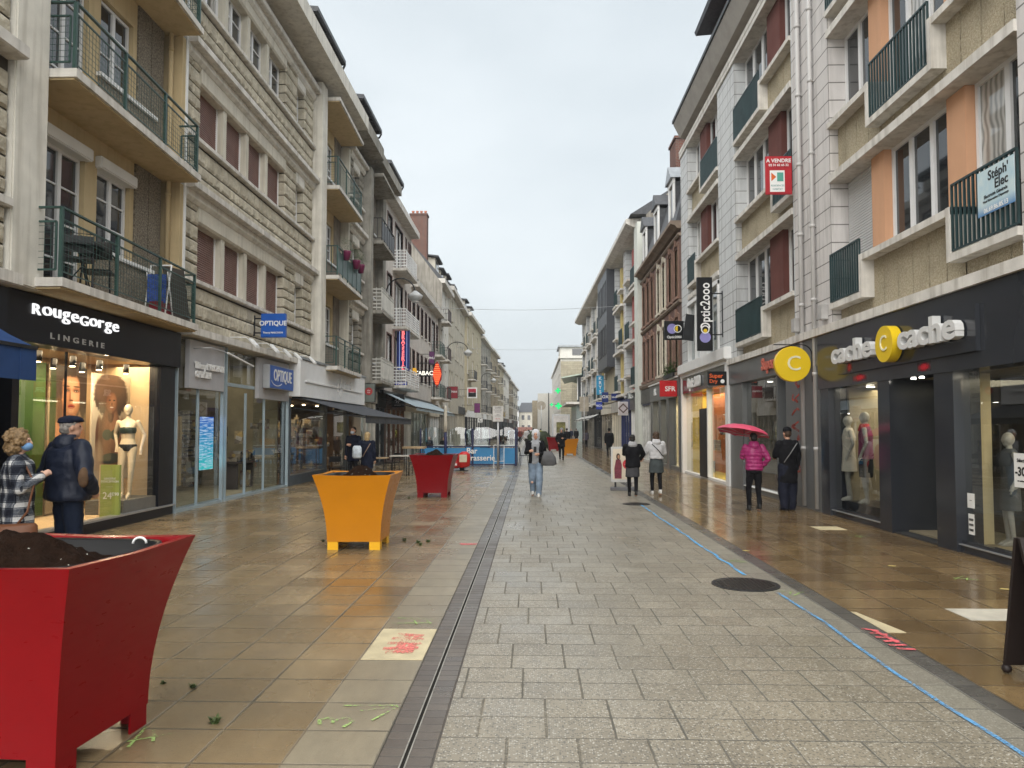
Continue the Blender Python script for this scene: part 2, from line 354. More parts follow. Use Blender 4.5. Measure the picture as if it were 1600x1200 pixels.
# ================================================================ ground
def slab_mat(name, sx, sy, x0, c1, c2, wet=(.12, .3), run='none', jw=.008, jc=(.05, .048, .04), speck=0, tone=None, jit=0., bump=.5, stain=.4, pud=None):
    a = NT(name); p = a.sep(a.pos()); X_, Y_ = p[0], p[1]
    wob = a.m_('MULTIPLY', a.m_('SUBTRACT', a.noise(a.pos(), 5, 2), .5), .006)
    ry = a.m_('DIVIDE', a.m_('ADD', Y_, wob), sy); row = a.m_('FLOOR', ry)
    if run == 'pair':
        pr = a.m_('FLOOR', a.m_('DIVIDE', row, 2)); offn = a.m_('ADD', a.m_('MULTIPLY', a.m_('MODULO', pr, 3), .37), a.m_('MULTIPLY', a.white(a.comb(pr, 3.1)), .14))
    elif run == 'half': offn = a.m_('MULTIPLY', a.m_('MODULO', row, 2), .5)
    else: offn = 0.0
    rx = a.m_('ADD', a.m_('DIVIDE', a.m_('SUBTRACT', a.m_('ADD', X_, wob), x0), sx), offn); cl = a.m_('FLOOR', rx)
    fx = a.m_('SUBTRACT', rx, cl); fy = a.m_('SUBTRACT', ry, row)
    dx = a.m_('MULTIPLY', a.m_('MINIMUM', fx, a.m_('SUBTRACT', 1, fx)), sx); dy = a.m_('MULTIPLY', a.m_('MINIMUM', fy, a.m_('SUBTRACT', 1, fy)), sy)
    d = a.m_('ADD', a.m_('MINIMUM', dx, dy), a.m_('MULTIPLY', a.m_('SUBTRACT', a.noise(a.pos(), 14, 3), .5), jw * 1.1)); j = a.rng(d, jw * .35, jw, 1, 0)
    cell = a.comb(cl, row, 1.7); rn = a.white(cell)
    rn2 = a.white(a.comb(cl, row, 9.3))
    n1 = a.noise(a.pos(), .55, 4); n2 = a.noise(a.pos(), 7, 5); n3 = a.noise(a.scale(a.pos(), (1, .5, 1)), 1.6, 5, .6)
    c = a.mix(a.m_('ADD', a.m_('MULTIPLY', rn, .75), a.m_('MULTIPLY', n2, .25)), c1, c2)
    if tone: c = a.mix(a.rng(n1, .4, .65, 0, .8), c, tone)
    c = a.mix(a.m_('MULTIPLY', a.rng(n3, .45, .68, 0, 1), stain), c, tuple(x * .42 for x in c1))
    c = a.mix(a.rng(a.noise(a.scale(a.pos(), (1, .35, 1)), 9, 6, .65), .35, .7, .0, .5), c, tuple(x * .5 for x in c2))
    c = a.mix(a.m_('MULTIPLY', a.rng(a.noise(a.pos(), 22, 4), .5, .75, 0, 1), stain * .5), c, tuple(x * .5 for x in c1))
    if speck:
        v = a.n('TexVoronoi'); a.put(v.inputs['Vector'], a.pos()); v.inputs['Scale'].default_value = 75
        vs = a.sep(v.outputs[1])
        lit = a.m_('MULTIPLY', a.m_('GREATER_THAN', vs[0], .72), a.m_('LESS_THAN', v.outputs[0], .42))
        drk = a.m_('MULTIPLY', a.m_('LESS_THAN', vs[0], .3), a.m_('LESS_THAN', v.outputs[0], .5))
        c = a.mix(a.m_('MULTIPLY', lit, speck), c, (.50, .475, .41)); c = a.mix(a.m_('MULTIPLY', drk, speck * .8), c, (.075, .07, .06))
    gr = a.noise(a.pos(), 150, 3, .7); c = a.mix(a.rng(gr, .3, .72, .45, 0), c, tuple(x * .45 for x in c1)); pit = a.m_('GREATER_THAN', a.noise(a.pos(), 55, 4, .6), .66); c = a.mix(a.m_('MULTIPLY', pit, .5), c, tuple(x * .3 for x in c1))
    jm = a.m_('MULTIPLY', a.rng(a.noise(a.pos(), 1.3, 3), .35, .6, .45, 1), j)
    c = a.mix(jm, c, jc)
    wr = a.noise(a.scale(a.pos(), (1, .6, 1)), 1.1, 4, .6)
    r = a.rng(wr, .32, .68, wet[0], wet[1]); r = a.m_('ADD', r, a.m_('MULTIPLY', rn2, .07))
    if pud: r = a.mix(a.rng(wr, pud[0], pud[0] + .06, 1, 0), r, (pud[1],) * 3)
    r = a.m_('ADD', r, a.m_('MULTIPLY', j, .25))
    # each slab lies at a slightly different tilt
    tl = a.m_('ADD', a.m_('MULTIPLY', a.m_('SUBTRACT', rn, .5), a.m_('MULTIPLY', fx, sx * .03)), a.m_('MULTIPLY', a.m_('SUBTRACT', rn2, .5), a.m_('MULTIPLY', fy, sy * .055)))
    h = a.m_('ADD', a.m_('MULTIPLY', a.noise(a.pos(), 70, 3), .0022), a.m_('MULTIPLY', j, -.007))
    h = a.m_('ADD', h, tl)
    b = a.n('Bump'); a.put(b.inputs['Height'], h); b.inputs['Strength'].default_value = bump; b.inputs['Distance'].default_value = 1
    a.pbr(c, r, 0, b.outputs[0], .8)
    MATS[name] = a.m; return a.m
TAN_L = slab_mat('wet_tan_slabs', .47, .42, -.80, (.195, .13, .06), (.43, .32, .18), (.10, .32), jw=.013, tone=(.17, .14, .09), stain=.45, jc=(.06, .05, .03))
TAN_P = slab_mat('pale_tan_slabs', .48, .42, -.80, (.25, .205, .135), (.34, .29, .20), (.2, .42), jw=.012, stain=.35, jc=(.07, .06, .04))
TAN_R = slab_mat('wet_brown_slabs', .47, .42, 2.96, (.135, .083, .036), (.33, .225, .11), (.035, .16), jw=.012, stain=.5, jc=(.045, .035, .02), bump=.22)
AGG = slab_mat('exposed_aggregate_slabs', .385, .295, -.5, (.225, .192, .138), (.37, .325, .245), (.24, .46), run='pair', jw=.009, speck=1, tone=(.29, .26, .20), stain=.35, jc=(.075, .07, .055))
AGG2 = slab_mat('aggregate_border_slabs', .25, .42, 2.52, (.24, .22, .18), (.31, .29, .23), (.25, .45), jw=.008, speck=.6, stain=.4)
PAVER = slab_mat('dark_pavers', .145, .105, -.8, (.085, .066, .052), (.16, .13, .10), (.2, .42), run='none', jw=.006, stain=.4, jc=(.045, .042, .035))
PAVER2 = slab_mat('dark_strip_pavers', .17, .21, 2.78, (.085, .08, .072), (.14, .13, .115), (.15, .35), jw=.007, stain=.35, jc=(.035, .033, .03))
def sheet(name, x0, x1, y0, y1, z, m):
    MB().poly((x0, y0, z), (x1, y0, z), (x1, y1, z), (x0, y1, z)).build(name, m, kind='structure')
ASPH = M('far_asphalt', (.11, .11, .11), .3, .2, .8)
sheet('ground', -900, 900, -60, 1500, -.008, ASPH)
sheet('pavement', -12, -1.27, -6, 135, 0, TAN_L)
sheet('pavement', -1.27, -.80, -6, 135, 0, TAN_P)
sheet('road', -.50, 2.52, -6, 135, 0, AGG)
sheet('road', 2.52, 2.78, -6, 135, 0, AGG2)
sheet('pavement', 2.955, 12, -6, 135, 0, TAN_R)
sheet('gutter', -.80, -.674, -6, 135, -.002, PAVER)
sheet('gutter', -.64, -.50, -6, 135, -.002, PAVER)
sheet('gutter', 2.78, 2.955, -6, 135, 0, PAVER2)
g = MB(); g.box(-.674, -.667, -6, 135, -.006, .0); g.box(-.647, -.64, -6, 135, -.006, .0)
g.build('drainage_channel', M('channel_edge_steel', (.36, .34, .30), .35, .25, 9, metal=.4), kind='structure')
MB().box(-.667, -.647, -6, 135, -.03, -.0065).build('drainage_channel', M('channel_slot', (.015, .014, .012), .9), kind='structure')

# odd replacement slabs of another stone
PALE = M('pale_sandstone', (.52, .45, .29), .45, .15, 6, .3, 60); PALE2 = M('grey_sandstone', (.50, .47, .40), .45, .15, 6, .3, 60)
for x0, x1, y0, y1, m, lb in ((-1.262, -.806, 5.47, 6.30, PALE, 'pale yellow paving slab sprayed with pink paint beside the dark drain'),
                              (3.9, 4.83, 6.72, 7.14, PALE2, 'pale grey paving slab in the wet brown pavement before the sign board'),
                              (4.84, 5.3, 12.6, 13.02, PALE, 'small pale yellow paving slab in the wet pavement near the drainpipes')):
    MB().box(x0, x1, y0, y1, -.02, .004).build('paving_slab', m, label=lb, cat='paving slab', group='replacement slabs', bevel=.001)
MB().prism([(2.962, 6.3), (3.12, 6.3), (3.0, 6.98), (2.962, 7.0)], -.02, .004).build('paving_slab', PALE, label='narrow pale wedge of stone against the dark paver strip', cat='paving slab', group='replacement slabs')

# manhole covers
def manhole(x, y, r, label):
    t = thing('manhole_cover', label, 'manhole cover', (x, y, 0), group='manhole covers')
    MB().disc((0, 0, .002), r, .012, 40).build('rim', DARKM, t, local=True)
    m = MB(); m.disc((0, 0, .006), r * .88, .01, 40)
    k = r * .88
    n = int(k / .045)
    for i in range(-n, n + 1):
        for j in range(-n, n + 1):
            a, b = i * .045, j * .045
            if a * a + b * b < (k - .03) ** 2: m.box(a - .014, a + .014, b - .014, b + .014, .011, .017)
    m.build('lid', M('wet_cast_iron', (.03, .027, .024), .35, .4, 20, metal=.3), t, local=True)
manhole(2.33, 8.18, .36, 'round cast iron manhole cover, the nearer one, with the blue line starting at it')
manhole(2.36, 16.79, .31, 'round cast iron manhole cover further off, before the couple walking arm in arm')
# marks sprayed on the paving
def spray(name, col, hard=.47):
    if name in MATS: return MATS[name]
    a = NT(name); b = a.n('BsdfPrincipled'); a.put(b.inputs['Base Color'], col); b.inputs['Roughness'].default_value = .5
    t = a.n('BsdfTransparent'); m = a.n('MixShader')
    n = a.m_('ADD', a.m_('MULTIPLY', a.noise(a.pos(), 45, 4), .5), a.m_('MULTIPLY', a.noise(a.pos(), 3.5, 4), .5))
    a.put(m.inputs[0], a.rng(n, hard - .09, hard + .03, 0, 1)); k = a.t.links.new
    k(t.outputs[0], m.inputs[1]); k(b.outputs[0], m.inputs[2]); k(m.outputs[0], a.out.inputs[0]); MATS[name] = a.m; return a.m
def blob(name, col, op=.9):
    if name in MATS: return MATS[name]
    a = NT(name); b = a.n('BsdfPrincipled'); a.put(b.inputs['Base Color'], col); b.inputs['Roughness'].default_value = .5
    g = a.n('TexCoord').outputs['Generated']; p = a.sep(g); d = a.m_('ADD', a.m_('POWER', a.m_('SUBTRACT', p[1], .5), 2), a.m_('POWER', a.m_('SUBTRACT', p[2], .5), 2))
    n = a.m_('ADD', a.m_('SQRT', d), a.m_('MULTIPLY', a.m_('SUBTRACT', a.noise(g, 6, 5), .5), .5)); t = a.n('BsdfTransparent'); m = a.n('MixShader'); a.put(m.inputs[0], a.rng(n, .12, .46, op, 0)); k = a.t.links.new
    k(t.outputs[0], m.inputs[1]); k(b.outputs[0], m.inputs[2]); k(m.outputs[0], a.out.inputs[0]); MATS[name] = a.m; return a.m
def ribbon(mb, pts, w, z=.006):
    for (a, b) in zip(pts, pts[1:]):
        A, B = Vector((*a, z)), Vector((*b, z)); t = (B - A).normalized(); n = Vector((-t.y, t.x, 0)) * w / 2; e = t * w * .3
        mb.poly(A - n - e, B - n + e, B + n + e, A + n - e); z += .00012
    return mb
BLUEP = spray('blue_spray_paint', (.11, .31, .56), .50); PINKP = spray('pink_spray_paint', (.72, .13, .15), .49); GRNP = spray('green_spray_paint', (.32, .48, .15), .53)
m = MB(); y = 3.0; pts = []
while y < 7.95: pts.append((2.545 + .018 * math.sin(y * 2.1) + rnd.uniform(-.008, .008), y)); y += .28
ribbon(m, pts, .031); m.build('paint_mark', BLUEP, label='long blue sprayed line running from the near manhole cover towards the camera', cat='paint mark', group='sprayed survey marks')
m = MB(); y = 8.7; pts = []
while y < 17: pts.append((2.47 - .004 * (y - 8) + rnd.uniform(-.02, .02), y)); y += .35
ribbon(m, pts, .04); m.build('paint_mark', spray('thin_blue_spray', (.10, .40, .75), .5), label='worn blue sprayed line beyond the near manhole cover', cat='paint mark', group='sprayed survey marks')
blobp = spray('faint_pink_spray', (.74, .20, .17), .545)
def mark(x, y, strokes, mat, label, w=.022, rot=0, s=1):
    mb = MB(); c, q = math.cos(rot), math.sin(rot); z = .006
    for st in strokes:
        ribbon(mb, [(x + (a * c - b * q) * s, y + (a * q + b * c) * s) for a, b in st], w, z); z += .0006
    mb.build('paint_mark', mat, label=label, cat='paint mark', group='sprayed survey marks')
three = [(-.08, .1), (-.02, .13), (.03, .09), (.0, .04), (-.04, .03), (.01, .02), (.05, -.03), (.0, -.09), (-.09, -.07)]
mark(-1.12, 4.33, [three], GRNP, 'green sprayed figure 3 on the pale slabs by the drain', rot=1.4, s=.9)
mark(-.93, 4.5, [[(-.22, .06), (.1, .07)], [(-.1, -.02), (.11, .05), (.0, -.16)]], GRNP, 'green sprayed arrow strokes beside the figure 3', w=.016)
mark(-.98, 6.55, [[(-.22, .1), (.12, .06)], [(-.25, -.08), (.1, -.06)], [(-.1, .12), (-.02, -.1)], [(.02, .08), (.1, -.09)]], GRNP, 'green sprayed strokes just beyond the pale yellow slab', w=.014)
mark(-.97, 5.85, [[(-.12, .28), (.06, .24)], [(-.14, .16), (.08, .13)], [(-.15, .02), (.08, .03)], [(-.16, -.12), (.07, -.1)], [(-.04, .26), (-.06, -.2)], [(.04, .2), (.03, -.18)], [(-.12, -.22), (.05, -.2)]], blobp, 'pink sprayed scribble on the pale yellow slab', w=.07)
mark(-.92, 10.9, [[(-.13, .03), (.1, .06)], [(-.11, -.06), (.09, -.02)]], PINKP, 'small pink sprayed blot near the drain beside the yellow planter', w=.06)
mark(2.87, 5.95, [[(-.06, .45), (.03, .40)], [(-.05, .32), (.05, .28)], [(-.06, .2), (.04, .18)], [(-.05, .08), (.05, .1)], [(-.06, -.03), (.05, -.02)], [(.0, .4), (.03, .05)], [(-.05, -.12), (.06, -.14)]], PINKP, 'red pink sprayed scribble on the dark paver strip', w=.042)
for q, (x, y, lb) in enumerate(((2.72, 7.75, 'green sprayed strokes right of the near manhole cover'), (2.66, 9.6, 'green sprayed strokes on the border slabs beyond the near manhole cover'),
                               (5.2, 11.9, 'faint green sprayed marks on the wet pavement before the shop door'), (4.9, 8.6, 'faint green sprayed marks on the wet pavement before the right shop window'), (-2.15, 4.1, 'short green sprayed line at the foot of the near red planter'))):
    mark(x, y, [[(-.12, .1), (.1, .02)], [(-.05, -.1), (.12, .1)], [(.0, .12), (-.08, -.06)]], GRNP, lb, w=.018, rot=q)
# weeds in the joints
LEAF = M('weed_leaf', (.05, .075, .02), .6, .4, 30)
def weed(x, y, s, label):
    s *= .8
    mb = MB()
    for k in range(26):
        t = rnd.uniform(0, 6.28); r = rnd.uniform(.01, .06) * s; h = rnd.uniform(.01, .05) * s; w_ = .006 * s + .002
        a = Vector((x + rnd.uniform(-.02, .02) * s, y + rnd.uniform(-.02, .02) * s, 0)); b = a + Vector((math.cos(t) * r, math.sin(t) * r, h)); n = Vector((-math.sin(t), math.cos(t), 0)) * w_
        mid = (a + b) / 2 + Vector((0, 0, h * .3))
        mb.poly(a - n * .4, mid - n, b, mid + n, a + n * .4)
    mb.build('weed', LEAF, label=label, cat='weed', group='weeds in the paving joints')
for x, y, s, lb in ((-2.23, 4.86, .9, 'small green weed in a joint right of the near red planter'), (-1.83, 4.28, 1.1, 'green weed in a joint in the nearest slabs'), (-2.46, 4.92, .6, 'tiny weed in the joint closest to the near red planter side'),
                    (-1.93, 11.2, 1.3, 'dark weed just right of the yellow planter'), (-1.7, 11.0, 1.3, 'dark weed second from the yellow planter'), (-1.56, 11.1, 1.2, 'dark weed farthest right of the yellow planter'), (-1.63, 10.8, 1.1, 'flat dark weed nearest the camera beside the yellow planter'),
                    (-3.0, 18.0, 1.2, 'dark weed at the left foot of the small red planter'), (-3.15, 11.1, 1, 'green weed at the back left foot of the yellow planter')):
    weed(x, y, s, lb)
m = MB()
for k in range(150):
    x, y, z = -6.7 + rnd.uniform(-.35, .35), 13.6 + rnd.uniform(-.12, .12), .003
    t = rnd.uniform(0, 6.28); a = rnd.uniform(.006, .02); m.poly((x + a * math.cos(t), y + a * math.sin(t), z), (x - a * math.sin(t), y + a * math.cos(t), z + rnd.uniform(0, .012)), (x - a * math.cos(t), y - a * math.sin(t), z))
m.build('litter', M('wet_leaf_litter', (.05, .045, .03), .7, .4), label='small patch of dark wet litter before the optician window', cat='litter')
LEAFY = M('fallen_leaf', (.42, .33, .12), .5, .3)
for x, y, lb in ((4.45, 9.3, 'pale fallen leaf on the wet pavement before the right shop window'), (5.0, 8.0, 'pale fallen leaf near the pale grey slab'), (2.98, 10.4, 'curled fallen leaf by the dark paver strip')):
    m = MB(); m.poly((x - .06, y, .006), (x - .02, y + .03, .012), (x + .06, y + .01, .007), (x + .02, y - .03, .006)); m.build('fallen_leaf', LEAFY, label=lb, cat='leaf', group='fallen leaves')
# ================================================================ left row
ROCK = None
def rock_mat(name, c1, c2, dirt):
    a = NT(name); n1 = a.noise(a.pos(), 1.3, 4); n2 = a.noise(a.pos(), 14, 6, .7); n3 = a.noise(a.scale(a.pos(), (3, 3, .5)), 1.4, 4)
    c = a.mix(a.rng(n2, .3, .7, 0, 1), c1, c2); c = a.mix(a.rng(n1, .45, .72, 0, .55), c, dirt); c = a.mix(a.rng(n3, .5, .75, 0, .5), c, tuple(x * .6 for x in dirt))
    v = a.n('TexVoronoi'); a.put(v.inputs['Vector'], a.pos()); v.inputs['Scale'].default_value = 3.2
    c = a.mix(a.rng(a.sep(v.outputs[1])[0], 0, 1, 0, .6), c, tuple(x * .72 for x in c1))
    a.pbr(c, .92, 0, a.bump(n2, .8, .03), .2); return a.m
ROCK = rock_mat('rock_faced_limestone', (.46, .41, .315), (.66, .615, .50), (.33, .30, .24))
ROCKG = rock_mat('grey_rock_faced_stone', (.26, .24, .20), (.36, .33, .27), (.16, .15, .13))
JOINT = M('deep_joint', (.055, .048, .038), .95, .3)
def rock(F, u0, u1, z0, z1, d, sides=(0, 0), seed=0, depth=.3):
    q = random.Random(seed + int(u0 * 100)); mb = MB(); rows = max(1, round((z1 - z0) / .29)); zz = [z0 + (z1 - z0) * k / rows for k in range(rows + 1)]
    for k in range(1, rows): zz[k] += q.uniform(-.065, .065)
    for a, b in zip(zz, zz[1:]):
        u = u0
        while u < u1 - 1e-3:
            l = q.uniform(.26, .62); v = u + l
            if u1 - v < .2: v = u1
            e = q.uniform(.0, .025); nu, nz = max(4, int((v - u) / .05)), 6
            s1 = q.uniform(0, 50)
            g = [[None] * (nz + 1) for _ in range(nu + 1)]; vs = []
            for i in range(nu + 1):
                for j in range(nz + 1):
                    fu, fz = i / nu, j / nz; uu = u + .005 + (v - u - .010) * fu; z_ = a + .017 + (b - a - .034) * fz
                    edge = min(1, min(fu, 1 - fu) * (v - u) / .03, min(fz, 1 - fz) * (b - a) / .03)
                    dd = d - .014 + edge * (.016 + e * .5 + .014 * (noise.noise((uu * 6 + s1, z_ * 9, s1)) + .5 * noise.noise((uu * 17 + s1, z_ * 21, s1)) + .35))
                    g[i][j] = len(vs); vs.append(F.p(uu, dd, z_))
            fs = [(g[i][j], g[i + 1][j], g[i + 1][j + 1], g[i][j + 1]) for i in range(nu) for j in range(nz)]
            rim = [g[i][0] for i in range(nu + 1)] + [g[nu][j] for j in range(1, nz + 1)] + [g[i][nz] for i in range(nu - 1, -1, -1)] + [g[0][j] for j in range(nz - 1, 0, -1)]
            back = []
            dp = depth if ((sides[0] and abs(u - u0) < .01) or (sides[1] and abs(v - u1) < .01)) else .05
            for r_ in rim:
                x, y_, z_ = vs[r_]; back.append(len(vs)); vs.append((x + F.side * dp, y_, z_))
            n = len(rim)
            fs += [(rim[i], rim[(i + 1) % n], back[(i + 1) % n], back[i]) for i in range(n)]
            mb.add(vs, fs); u = v
    return mb

ledge_no = 0
def ledge(par, F, u0, u1, z, h=.15, d0=-.05, d1=.25, m=None, name='ledge', tip=.0):
    MB().fprism(F, u0, u1, [(d0, z), (d1 - .03, z), (d1, z + .02), (d1, z + h - .02), (d1 - tip, z + h), (d0, z + h + .012)]).build(name, m or LEDGE, par)
def mesh_railing(F, ua, ub, da, db, z, h=1.0, far=True, near=True, mat=None):
    """green frame with a wire mesh infill; the front runs from depth da (near) to db (far); second mesh for the wires"""
    f = MB(); wv = MB()
    A = Vector(F.p(ua, da, z)); B = Vector(F.p(ub, db, z)); up = Vector((0, 0, 1)); ends = {id(A): ua, id(B): ub}
    f.bar(A + up * h, B + up * h, .05, .025); f.bar(A + up * (h - .16), B + up * (h - .16), .02, .02); f.bar(A + up * .1, B + up * .1, .016, .016)
    n = 3
    for k in range(n + 1):
        p = A.lerp(B, k / n); f.bar(p, p + up * h, .045, .045, (0, 1, 0))
    L_ = (B - A).length; m = int(L_ / .09)
    for k in range(m + 1):
        p = A.lerp(B, k / m); wv.bar(p + up * .1, p + up * (h - .16), .005, .005, (0, 1, 0))
    k = .19
    while k < h - .16: wv.bar(A + up * k, B + up * k, .005); k += .09
    for on, P0, dd in ((near, A, da), (far, B, db)):
        if not on: continue
        Q = Vector(F.p(ends[id(P0)], .02, z)); f.bar(P0 + up * h, Q + up * h, .045, .025)
        for t in (.12, .88):
            p = P0.lerp(Q, t); f.bar(p + up * .12, p + up * (h - .2), .025, .025, (0, 1, 0))
        for hh in (.12, h - .2): f.bar(P0.lerp(Q, .12) + up * hh, P0.lerp(Q, .88) + up * hh, .025, .025)
        for t in (.25, .4, .55, .7, .82): p = P0.lerp(Q, t); wv.bar(p + up * .12, p + up * (h - .2), .005, .005, (0, 1, 0))
        hh = .2
        while hh < h - .2: wv.bar(P0.lerp(Q, .12) + up * hh, P0.lerp(Q, .88) + up * hh, .005); hh += .09
    return f, wv
def balcony(par, F, ua, ub, z, d0, da, db, rail='mesh', soffit=None, rmat=None, h=1.0, lb=None):
    """slab underside at z; projects da at the near end and db at the far end"""
    m = MB(); pts = [F.p(ua, d0, 0)[:2], F.p(ua, da, 0)[:2], F.p(ub, db, 0)[:2], F.p(ub, d0, 0)[:2]]
    m.prism(pts, z + .03, z + .155); s = m.build('balcony', soffit or LEDGE, par, label=lb)
    i = .035
    q = MB(); q.prism([F.p(ua + .03, d0, 0)[:2], F.p(ua + .03, da - .05, 0)[:2], F.p(ub - .03, db - .05, 0)[:2], F.p(ub - .03, d0, 0)[:2]], z, z + .03)
    q.build('soffit', YELLOW if soffit is None else soffit, s)
    if rail == 'mesh':
        f, wv = mesh_railing(F, ua + .06, ub - .06, da - .07, db - .07, z + .155, h); f.add(wv.v, wv.f)
        f.build('railing', rmat or GREENM, s)
    elif rail == 'panel':
        f = MB(); A = Vector(F.p(ua + .06, da - .06, z + .155)); B = Vector(F.p(ub - .06, db - .06, z + .155)); up = Vector((0, 0, 1))
        f.bar(A + up * h, B + up * h, .05, .03); n = 5
        for k in range(n + 1): p = A.lerp(B, k / n); f.bar(p, p + up * h, .04, .04, (0, 1, 0))
        for P0, u_ in ((A, ua + .05), (B, ub - .05)):
            Q = Vector(F.p(u_, .0, z + .155)); f.bar(P0 + up * h, Q + up * h, .045, .03); f.bar(P0 + up * .12, Q + up * .12, .02, .02)
            for t in (.3, .55, .8): p = P0.lerp(Q, t); f.bar(p + up * .12, p + up * h, .02, .02, (0, 1, 0))
        r_ = f.build('railing', rmat or GREENM, s)
        if rail == 'panel':
            g_ = MB(); g_.bar(A + up * .5, B + up * .5, .015, .74); g_.build('railing_panel', rmat or GREENM, s)
    elif rail in ('white', 'slats'):
        f = MB(); A = Vector(F.p(ua + .05, da - .05, z + .155)); B = Vector(F.p(ub - .05, db - .05, z + .155)); up = Vector((0, 0, 1))
        if rail == 'white':
            n = max(4, int((ub - ua) / .38))
            for k in range(n + 1): p = A.lerp(B, k / n); f.bar(p, p + up * h, .035, .035, (0, 1, 0))
            for hh in (.1, .85, h): f.bar(A + up * hh, B + up * hh, .035, .025)
            f.bar(A + up * .47, B + up * .47, .008, .66)
        else:
            hh = .12
            while hh <= h: f.bar(A + up * hh, B + up * hh, .02, .075); hh += .125
            for k in range(4): p = A.lerp(B, k / 3); f.bar(p, p + up * h, .03, .03, (0, 1, 0))
        for P0, u_ in ((A, ua + .05), (B, ub - .05)):
            Q = Vector(F.p(u_, .0, z + .155)); hh = .12
            while hh <= h: f.bar(P0 + up * hh, Q + up * hh, .02, .05); hh += .16
            for t in (0, .33, .66): p = P0.lerp(Q, t); f.bar(p, p + up * h, .025, .025, (0, 1, 0))
        f.build('railing', rmat or WHITEP, s)
    return s
def core(par, F, u0, u1, z0, z1, d=-.55, back=9, m=None): return MB().fb(F, u0, u1, -back, d, z0, z1).build('rear_block', m or CREAM, par)
def dormer(par, F, u0, u1, z0, z1, d0=-.2, body=None, front=-.1, over=.3, n=1, arch=False):
    s = MB().fb(F, u0, u1, d0 - 1.6, d0, z0, z1).build('dormer', body or CREAM, par)
    r_ = MB().fprism(F, u0 - .25, u1 + .25, [(d0 - 2.2, z1 + .25), (d0 + over, z1), (d0 + over, z1 + .1), (d0 - 2.2, z1 + .38)])
    r_.build('dormer_roof', SLATE, s); MB().fb(F, u0 - .22, u1 + .22, d0 - .3, d0 + over - .04, z1 - .05, z1 + .0).build('rafters', TIMBER, s)
    for k in range(n):
        a = u0 + (u1 - u0) * (k + .2) / n; b = u0 + (u1 - u0) * (k + .8) / n
        window(s, F, a, b, z0 + .35, z1 - .15, d0 + .02, 2, 1, name='window_frame') if False else MB().fb(F, a, b, d0, d0 + .03, z0 + .35, z1 - .15).build('dormer_window', PANE, s)
    return s
def roof(par, F, u0, u1, z, d=.75, h=.45, fasc=None, pitch=(4.2, 3.4), slate=None, soff=None, under=None):
    MB().fprism(F, u0, u1, [(-.3, z), (d, z), (d, z + h), (-.3, z + h + .02)]).build('eave', fasc or CREAM2, par)
    rr = MB().fprism(F, u0, u1, [(d - .15, z + h + .01), (-pitch[0], z + h + pitch[1]), (-9, z + h), (-9, z + .1), (-.31, z + .1), (-.31, z + h + .025)])
    return rr.build('roof', slate or SLATE, par)
# ---------- first building: stone wing, balcony bay, stone wing over the optician
F = Fr(-1, 7.2)
b1 = thing('apartment_building', 'cream apartment building with rough stone walls and green balconies over the lingerie shop', 'apartment building', (-7.2, 14, 0))
core(b1, F, 1.5, 24.2, 3.55, 13.8)
FL = (3.65, 6.71, 9.77, 12.75)
# near stone wing (left edge of the photograph)
FN = F.off(.0)
NF = Fr(-1, 6.97)
for k in range(3):
    z = FL[k]
    rock(NF, 1.5, 9.78, z + .17, z + 1.0, 0, seed=k).build('stone_wall', ROCK, b1)
    rock(NF, 7.6, 9.78, z + 1.17, z + 2.5, 0, seed=k + 5).build('stone_wall', ROCK, b1)
    rock(NF, 1.5, 4.0, z + 1.17, z + 2.5, 0, seed=k + 9).build('stone_wall', ROCK, b1)
    MB().fb(NF, 1.5, 9.78, -.6, -.03, z + .16, z + 1.0).build('mortar', JOINT, b1); MB().fb(NF, 7.6, 9.78, -.6, -.03, z + 1.17, z + 3.0).build('mortar', JOINT, b1)
    MB().fb(NF, 1.5, 7.6, -.6, -.12, z + 2.5, z + 2.9).build('lintel', CREAM, b1)
    rock(NF, 1.5, 9.78, z + 2.5, z + 2.82, 0, seed=k + 19).build('stone_wall', ROCK, b1)
    window(b1, NF, 4.1, 5.7, z + 1.17, z + 2.5, -.25, 2, 3); window(b1, NF, 5.9, 7.5, z + 1.17, z + 2.5, -.25, 2, 3)
    ledge(b1, NF, 1.5, 9.79, z + .98, .12, -.3, .1); ledge(b1, NF, 1.5, 9.79, z - .08, .17, -.3, .26)
